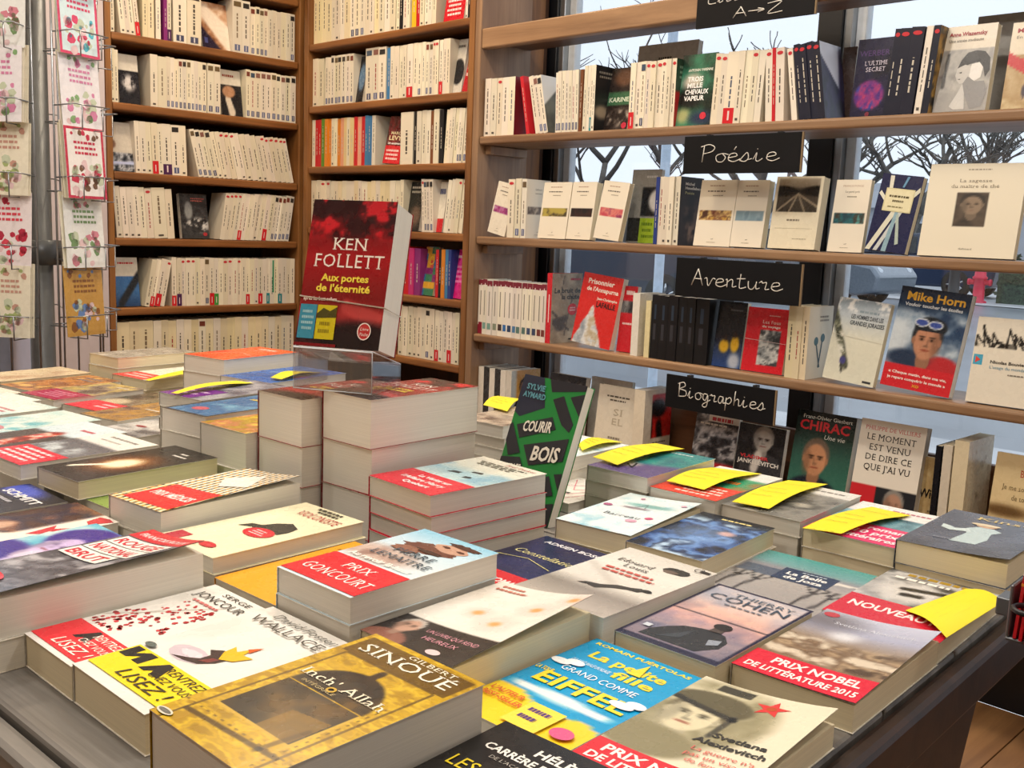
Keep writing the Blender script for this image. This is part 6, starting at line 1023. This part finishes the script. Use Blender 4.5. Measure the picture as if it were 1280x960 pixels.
# --- back right
def _blu(U, V): I = ph(121, ['#0e1420', '#2c4a84', '#6a94d0', '#1a2a4c', '#b8d4ee'], 3, .8, 1.3)(U, V); I = mixc(I, rgb('#8ab0e4'), bl(U, V, .5, .5, .4, .24, .6)*.55); I = mixc(I, rgb('#0e1218'), sst(V, .78, .95)*.85); return mixc(I, rgb('#e8b8b0'), bl(U, V, .7, .62, .1, .05, .5)*.8)
put((878, 701.6), -.32, 4, .11, .178, .022, Art(_blu, [('g', 0.300, 0.890, 0.800, 0.946, 1, '#e8d890')], (40, 60), G, pages='pc'), 'dark paperback with a dreamy bright blue swirl', 'blue swirl paperback', tb=.03)
def _bar(U, V): I = ph(122, ['#b8dce8', '#dcecf0', '#e8eef0', '#9cccdc'], 3)(U, V); I = mixc(I, rgb('#6aa8a4'), bl(U, V, .55, .72, .3, .05, .5)*.8); return mixc(I, rgb('#8a7a84'), bl(U, V, .45, .62, .18, .03, .3))
put((695, 648), -.312, 7, .11, .178, .024, Art(_bar, [('t', 'Barreau', .25, .36, .5, .06, '#3c4a50', 's'), ('l', [(.42, .64), (.5, .75), (.55, .64)], .01, '#7a8a8c'), ('e', .82, .42, .05, .03, '#c8507c'), ('e', .7, .3, .07, .035, '#e8a8c0'), ('e', .1, .58, .06, .03, '#b05a84'), ('e', .9, .84, .04, .02, '#d8a0b8'), ('e', .3, .88, .03, .02, '#c88aa8')], (30, 46), G, pages='pc'), 'pale blue paperback with a little boat and pink dots', 'little boat paperback', 'BL', lift=(.006, 2, .2, 1), tb=.03)
put((779, 612), -.348, 6, .1, .135, .02, Art('#eeeae4', [('l', [(.1, .9), (.5, .5), (.9, .8), (.6, .3), (.2, .4), (.1, .1)], .015, '#d85a78'), ('l', [(.9, .9), (.4, .7), (.1, .5)], .012, '#e08aa0'), ('l', [(.7, .1), (.9, .5)], .012, '#d85a78'), ('g', 0.200, 0.302, 0.700, 0.398, 1, '#4a4448'), ('g', .1, .05, .6, .2, 2, '#7a7478')], None, G), 'white paperback with looping pink lines', 'pink line paperback', 'TR')
def _tea(U, V): I = ph(123, ['#2c7a84', '#3a948c', '#256070'], 2)(U, V); I = mixc(I, rgb('#5a4a7c'), 1-sst(V-U*.2, .2, .35)); return mixc(I, rgb('#d8cdb8'), bl(U, V, .2, .3, .3, .1, .4)*.8)
put((808, 598), -.295, 6, .112, .178, .02, Art(_tea, [('l', [(.3, .3), (.5, .2), (.4, .36)], .03, '#2a2a34'), ('g', .3, .88, .8, .94, 1, '#c8dcdc')], (26, 40), G, pages='pg'), 'teal and violet paperback with a yellow slip across it', 'teal and violet paperback', tb=.022)
put((790, 557), -.315, 7, .112, .178, .02, Art(ph(124, ['#cfe0e8', '#e8eef0', '#8ab4c8'], 3), [('l', [(.1, .2), (.7, .3)], .03, '#5a4a3c')], (16, 24), G), 'white and light blue paperback behind the green upright book', 'white and light blue paperback', 'TR')
def _cc(U, V): return mixc(ph(125, ['#2f8a7c', '#3a9a6c', '#c86a2c'], 3)(U, V), rgb('#e3e2de'), sst(V, .72, .76))
put((894, 627), -.328, 5, .112, .178, .02, Art(_cc, [('r', 0, 0, 1, .38, '#d8402c'), ('g', .3, .05, .95, .33, 4, '#f6d0c4'), ('g', 0.400, 0.490, 0.800, 0.650, 1, '#d87a34')], (20, 30), G, pages='pg'), 'orange-red and teal paperback with a yellow slip across it', 'orange-red and teal paperback')
def _dd(U, V): return mixc(ph(126, ['#6a6a68', '#8d8b84', '#4a4a48', '#a8a498'], 3)(U, V), rgb('#dcdad4'), sst(V, .76, .78))
put((1001, 652), -.325, 4, .112, .18, .02, Art(_dd, [('g', .4, .86, .9, .92, 1, '#7a7670'), ('t', 'seuil', .3, .05, .3, .04, '#d8d4cc', '')], (20, 30), G, pages='pg'), 'grey photographic paperback with a yellow slip across it', 'grey photographic paperback', tb=.026)
def _ee(U, V): return mixc(ph(127, ['#3a8a9c', '#8fb8c4', '#2a5a6c'], 3)(U, V), rgb('#e6e4e2'), sst(V, .7, .72))
put((1003, 659), -.330, 2, .112, .178, .022, Art(_ee, [('r', 0, 0, 1, .42, '#d8346a'), ('t', 'roman', .5, .3, .4, .08, '#fbe8ee', 'b'), ('t', '10 prix', .4, .18, .5, .08, '#fbe8ee', 'b'), ('t', 'littéraires', .4, .06, .55, .08, '#fbe8ee', 'b'), ('g', .4, .85, .9, .92, 1, '#b86a7c')], (20, 30), G, pages='pc'), 'pink, white and blue paperback with a yellow slip across it', 'pink, white and blue paperback', 'BL', tb=.024)
def _kin(U, V): I = ph(128, ['#454c5c', '#525a6c', '#3c4250'], 2)(U, V); return I
put((1120, 674), -.305, 3, .125, .185, .026, Art(_kin, [('p', [(.36, .22), (.6, .22), (.64, .36), (.6, .52), (.66, .6), (.56, .66), (.42, .66), (.34, .58), (.4, .46)], '#b4c8cc'), ('p', [(.42, .5), (.24, .46), (.14, .5), (.12, .58), (.2, .56), (.26, .53), (.38, .58)], '#c4d4d6'), ('p', rag(.48, .7, .1, .045, 3, 18, .06), '#c8a488'), ('t', 'Kinsol', .3, .84, .62, .07, '#d8c07a', 's'), ('e', .46, .72, .14, .03, '#d8c8a8'), ('g', .2, .22, .4, .26, 1, '#8a90a0')], (34, 50), G, spine='#4a5262', pages='pc'), 'slate blue paperback with a pale figure, cover slightly curled', 'slate blue paperback', 'BL', lift=(.006, 2, 1, .3), tb=.024)
# stack behind the upright green book
put(None, -.286, 4, .112, .178, .019, Art(ph(130, ['#5a4a44', '#c8b8a4', '#3a3434'], 3), [], (14, 20), G, pages='pg'), 'brownish paperback topping a stack behind the green upright book', 'brownish paperback', 'BL', world=(-1.13, 1.03), tb=.018)
# ================= yellow slips, signs, card rack, leaflets
rs = random.Random(5)
SLZ = {'portrait paperback with novelty band': -.345, 'pink, white and blue paperback': -.330, 'grey photographic paperback': -.325, 'orange-red and teal paperback': -.328, 'teal and violet paperback': -.295, 'white and light blue paperback': -.315, 'brownish paperback': -.286, 'red-cornered cream paperback': -.245, 'purple band paperback': -.258, 'deep blue paperback': -.262}
def slip(pxs, zs, label, bend=.004):
    """paper slip: four photo corners (near-left, near-right, far-right, far-left) with their heights"""
    key = [k for k in SLZ if k in label][0]; zz = SLZ[key]+OVR.get(key, [0])[0]+.004; zs = [zz]*4
    q = [pz(p[0], p[1], CAM.z+z) for p, z in zip(pxs, zs)]; n = 8; mb = MB(); top = []
    for j in range(n+1):
        t = j/n; a = q[0].lerp(q[3], t); b = q[1].lerp(q[2], t); zb = bend*math.sin(math.pi*t*1.2)
        for i in range(3): p = a.lerp(b, i/2); top.append((p.x, p.y, p.z+zb))
    fs = [(j*3+i, j*3+i+1, j*3+i+4, j*3+i+3) for j in range(n) for i in range(2)]
    c = sum((Vector(v) for v in top), Vector())/len(top); top = [tuple(Vector(v)-c) for v in top]
    mb.add(top+[(x, y, z-.0003) for x, y, z in top], fs+[tuple(k+len(top) for k in f[::-1]) for f in fs], rgb('#ecdc24'), 0, True)
    for k in range(5):      # handwriting
        t0 = .12+.16*k; a = Vector(top[int(t0*n)*3]); b = Vector(top[int(t0*n)*3+2]); d = b-a
        pts = [a+d*(.12+.7*m/9)+Vector((rs.uniform(-1, 1)*.0008, rs.uniform(-1, 1)*.0018, .0009)) for m in range(10-2*(k % 2))]
        v = []; f = []
        for p0, p1 in zip(pts, pts[1:]):
            i = len(v); s = Vector((0, .0005, 0)); v += [tuple(p0-s), tuple(p1-s), tuple(p1+s), tuple(p0+s)]; f.append((i, i+1, i+2, i+3))
        mb.add(v, f, rgb('#8a8430'), 0)
    o = mb.build('yellow_slip', MT['matte'], None, c); tag(o, label, 'paper slip', 'yellow handwritten slips')
slip([(1183, 797), (1254, 752), (1208, 733), (1132, 760)], [-.338]*4, 'yellow handwritten slip on the portrait paperback with novelty band', .004)
slip([(1003, 660), (1051.5, 667), (1139, 642), (1090, 631)], [-.324]*4, 'yellow handwritten slip on the pink, white and blue paperback')
slip([(915, 627), (961, 636), (1035, 603), (986, 598)], [-.318]*4, 'yellow handwritten slip on the grey photographic paperback')
slip([(833, 601), (880, 612), (952, 590), (890, 582)], [-.321]*4, 'yellow handwritten slip on the orange-red and teal paperback')
slip([(741, 571), (772, 581), (856, 559), (820, 552)], [-.288]*4, 'yellow handwritten slip on the teal and violet paperback')
slip([(722, 556), (728, 563), (779, 551), (748, 545)], [-.325]*4, 'yellow handwritten slip on the white and light blue paperback')
slip([(604, 506), (634, 514), (652, 497), (622, 493)], [-.279]*4, 'yellow handwritten slip on the brownish paperback behind the green book')
slip([(181, 475), (186, 476), (286, 461), (262, 457)], [-.262]*4, 'yellow slip on the red-cornered cream paperback', .003)
slip([(214, 491), (222, 492), (318, 477), (296, 474)], [-.294]*4, 'yellow slip on the purple band paperback', .004)
slip([(338, 472), (352, 474), (402, 464), (372, 462)], [-.256]*4, 'yellow slip on the deep blue paperback', .004)

# chalk lettering: single-stroke hand
HW = {'P': [[(.05, 0), (.12, 1)], [(-.02, .9), (.3, 1.02), (.52, .85), (.4, .6), (.1, .5)]], 'A': [[(0, -.02), (.28, 1)], [(.28, 1), (.5, 0)], [(.1, .4), (.45, .38)]], 'B': [[(.08, 0), (.1, 1)], [(0, .9), (.35, 1.05), (.45, .8), (.12, .55), (.5, .45), (.5, .1), (.05, 0)]], 'L': [[(.08, 1), (.05, .05), (.5, .0)]], 'Z': [[(0, .95), (.5, 1), (.02, .02), (.55, .05)]], '>': [[(0, .45), (.55, .45)], [(.35, .65), (.58, .45), (.35, .25)]],
 'o': [[(.25, .48), (.05, .35), (.08, .05), (.28, 0), (.4, .25), (.28, .48), (.5, .42)]], 'e': [[(.05, .22), (.35, .32), (.3, .48), (.1, .42), (.05, .12), (.25, 0), (.5, .15)]], 's': [[(0, .05), (.25, .5), (.32, .2), (.2, 0), (.0, .06)], [(.28, .08), (.45, .15)]], 'i': [[(.02, .1), (.15, .48), (.12, .08), (.22, 0), (.36, .15)], [(.16, .68), (.18, .7)]],
 'v': [[(.0, .42), (.1, .46), (.18, 0), (.36, .46), (.48, .42)]], 'n': [[(.0, .44), (.06, .46), (.06, 0)], [(.06, .3), (.22, .48), (.3, .4), (.3, .05), (.46, .1)]], 't': [[(.16, .85), (.12, .1), (.22, 0), (.4, .1)], [(0, .55), (.36, .58)]], 'u': [[(.02, .46), (.04, .08), (.2, 0), (.34, .3), (.36, .46)], [(.36, .46), (.35, .05), (.5, .1)]], 'r': [[(.0, .4), (.1, .5), (.14, .4), (.3, .44), (.26, .05), (.42, .08)]],
 'g': [[(.32, .44), (.1, .46), (.04, .15), (.2, .02), (.34, .4), (.3, -.35), (.1, -.45), (.06, -.28), (.5, .1)]], 'a': [[(.34, .44), (.12, .46), (.04, .12), (.2, 0), (.34, .4), (.34, .05), (.5, .1)]], 'p': [[(.05, .46), (.0, -.45)], [(.05, .3), (.25, .5), (.36, .3), (.22, .05), (.04, .1)]], 'h': [[(.1, 1), (.04, 0)], [(.06, .3), (.24, .48), (.32, .36), (.32, .04), (.46, .08)]], "'": [[(.1, .62), (.2, .78)]]}
ADV = {'P': .55, 'A': .58, 'B': .62, 'L': .58, 'Z': .6, '>': .7, "'": 0}
def smooth(p, n=5):
    if len(p) < 3: return p
    out = []
    for i in range(len(p)-1):
        a, b, c, d = p[max(i-1, 0)], p[i], p[i+1], p[min(i+2, len(p)-1)]
        for k in range(n):
            t = k/n; out.append(tuple(.5*(2*b[j]+(c[j]-a[j])*t+(2*a[j]-5*b[j]+4*c[j]-d[j])*t*t+(3*b[j]-a[j]-3*c[j]+d[j])*t**3) for j in (0, 1)))
    return out+[p[-1]]
def sign(name, x0, x1, z0, z1, lines, label, yf=None):
    e = empty(name, ((x0+x1)/2, yf or BY-.022, z0)); tag(e, label, 'sign', 'chalkboard section signs'); w = x1-x0; h = z1-z0
    board('board', -w/2, w/2-.004, -.003, .003, 0, h, MT['slate'], e, .0006, 1); board('board_edge', w/2-.0039, w/2, -.0031, .0031, 0, h, MT['slate_edge'], e, .0004, 1)
    mb = MB()
    for txt, u, v, wd, sz in lines:
        tot = max(.47, sum(ADV.get(c, .47) for c in txt)); sx = wd*w/tot; x = -w/2+u*w
        for c in txt:
            for st in HW.get(c, []): mb.tube([(x+a*sx, -.0034, v*h+b*sz*h) for a, b in smooth(st)], .0013, 5)
            x += ADV.get(c, .47)*sx
    mb.build('chalk_lettering', MT['chalk'], e)
    for s in (-.3, .3): board('hanging_clip', s*w-.006, s*w+.006, .0035, .02, h-.016, h+.004, MT['black'], e, .001, 1)
sign('poetry_sign', -1.617, -1.272, CAM.z+.163, CAM.z+.259, [('Poesie', .16, .3, .66, .45), ("'", .43, .3, .08, .5)], 'chalkboard sign reading Poésie under the upper window shelf')
sign('adventure_sign', -1.618, -1.245, CAM.z-.158, CAM.z-.056, [('Aventure', .14, .32, .72, .42)], 'chalkboard sign reading Aventure under the poetry shelf')
sign('biography_sign', -1.628, -1.29, CAM.z-.462, CAM.z-.372, [('Biographies', .12, .38, .8, .42)], 'chalkboard sign reading Biographies under the adventure shelf')
sign('literature_sign', -1.605, -1.266, CAM.z+.529, CAM.z+.64, [('A>Z', .33, .14, .42, .22), ('Litterature', .1, .52, .75, .2)], 'chalkboard sign reading Littérature A to Z on the top beam')

# rotating card rack
def card_art(k):
    P_ = [('#efe6ea', ['#d84a5c', '#b8304a']), ('#d8ecf2', ['#d8486c', '#58b8cc']), ('#f0edf2', ['#d88ab0', '#8ab07a']), ('#f2eeec', ['#c83a54', '#7a5a44']), ('#eef0ee', ['#7a9a6a', '#d88a9a']), ('#c89a4c', ['#8a5a2c', '#6a8ac0']), ('#ece6d2', ['#c89a8a', '#a8b87a'])]
    b, cs = P_[k % 7]; its = [('dots', .15, .06, .85, .5, 26, .085, cs+['#e6c8cc', '#c8d2b8'], k), ('dots', .1, .85, .9, .95, 6, .06, cs, k+9), ('g', .2, .6, .85, .82, 3, cs[0])]
    if k % 7 in (1, 3): its = [('r', 0, 0, 1, 1, cs[0]), ('r', .06, .04, .94, .96, b)]+its
    return b, its
RX, RY = -2.62, .978
rack = empty('card_rack', (RX, RY, 0)); tag(rack, 'revolving chrome wire rack full of greeting cards beside the bookcase', 'card rack')
mb = MB(); mb.lathe([(.26, 0), (.26, .02), (.05, .05), (.03, .06), (.028, 1.95), (.001, 1.96)], 20); mb.build('pole', MT['hub'], rack)
mb = MB()
for z in (.2, 1.05, 1.9): mb = MB(); mb.lathe([(.03, z-.03), (.05, z-.03), (.05, z+.03), (.03, z+.03)], 16); mb.build('collar', MT['hub'], rack)
CW, CHh = .128, .17
tiers = [1.15+z for z in (-.30, -.135, .03, .195, .36, .525)]
for ci, ang in enumerate((-50, 22, 95, 165, 235)):
    a = R(ang); D = Vector((math.cos(a), math.sin(a), 0)); S = Vector((-math.sin(a), math.cos(a), 0)); vis = ang in (-50, 22)
    mb = MB()
    for s in (-.5, .5): mb.tube([tuple(D*.125+S*s*CW+Vector((0, 0, .6))), tuple(D*.125+S*s*CW+Vector((0, 0, 1.85)))], .0025, 6)
    for zt in tiers:
        b0, f0 = D*.125, D*.18
        for s in (-.25, .25): mb.tube([tuple(b0+S*s*CW+Vector((0, 0, zt))), tuple(f0+S*s*CW+Vector((0, 0, zt))), tuple(f0+S*s*CW+Vector((0, 0, zt+.055)))], .0018, 5)
        mb.tube([tuple(b0+S*CW*.5+Vector((0, 0, zt+.05))), tuple(f0+S*CW*.42+Vector((0, 0, zt+.055))), tuple(f0-S*CW*.42+Vector((0, 0, zt+.055))), tuple(b0-S*CW*.5+Vector((0, 0, zt+.05)))], .0018, 5)
        mb.tube([tuple(D*.03+Vector((0, 0, zt+.02))), tuple(b0+Vector((0, 0, zt+.02)))], .002, 5)
    mb.build('wire_column', MT['wire'], rack)
    if not vis: continue
    for ti, zt in enumerate(tiers):
        nc = 4 if (ci+ti) % 3 == 0 else 2
        for j in range(nc):
            k = 5-ti if ci else (6, 0, 6, 2, 4, 6)[ti]; b, its = card_art(k if j == nc-1 else 6); ln = R(4); w = CW*.94; h = CHh*rs.uniform(.97, 1.06)
            Yc = Vector((0, 0, 1))*math.cos(ln)-D*math.sin(ln); F_ = D*math.cos(ln)+Vector((0, 0, 1))*math.sin(ln)
            o = Vector((RX, RY, zt+.004))+D*(.143+.006*j)-S*w/2+S*rs.uniform(-.004, .004)
            mb = MB(); t = .0012
            mb.box(0, w, 0, h, 0, t, '#e6dfcc' if ci == 0 and j < nc-1 else b)
            draw_items(mb, its if j == nc-1 else [], lambda u, v, hh: (u*w, v*h, t+hh), w, h)
            c = mb.build('greeting_card', MT['gloss']); c.matrix_world = frame(o, S, Yc, F_)
            col = ('cream', 'white')[ci]; desc = ['flowered', 'bordered', 'pastel', 'spotted', 'garden', 'bright'][ti]
            tag(c, '%s greeting card %s in tier %d of the rack\'s %s column' % (('%s %s' % (desc, col)) if j == nc-1 else 'plain-backed', 'in front' if j == nc-1 else 'behind', ti+1, ('window-facing', 'bookcase-side')[ci]), 'greeting card', 'greeting cards on the revolving rack')
# leaflets on the table's end
lt, lb = px(1271, 694, 0, -.262), px(1266, 800, 0, -.262); ly = lt.y+.068; lz = lb.z
e = empty('leaflet_holder', (-.272, ly, lz), R(2.8)); tag(e, 'small grey leaflet holder hooked on the end of the table', 'leaflet holder')
board('back_plate', .0, .003, -.05, .06, 0, .045, MT['hub'], e, .001, 1); board('front_plate', .035, .038, -.05, .06, 0, .02, MT['hub'], e, .001, 1); board('base_plate', .0, .038, -.05, .06, -.003, 0, MT['hub'], e, .001, 1)
mb = MB(); mb.tube([(.02+.012*math.cos(t*.5236), -.065+.012*math.sin(t*.5236), .032) for t in range(12)], .0025, 6, closed=True); mb.build('hook_ring', MT['black'], e)
board('support_arm', -.02, -.001, -.012, .012, .004, .02, MT['hub'], e, .001, 1)
for k in range(5):
    H_ = lt.z-lb.z-.004*k; mb = MB(); mb.box(0, .0025, -.05, .05, 0, H_, '#c8202c'); mb.box(-.0002, .0027, -.0502, .0502, H_*.72, H_*.76, '#f0e6dc'); mb.box(-.0002, .0027, -.0502, .0502, H_*.6, H_*.63, '#e8a03c')
    o = mb.build('leaflet', MT['gloss'], None, (-.272+.006+.0055*k, ly-.003*k, lz+.0005), (0, R(3), R(2.8))); tag(o, 'red leaflet with white and orange stripes in the grey holder', 'leaflet', 'red leaflets in the holder')
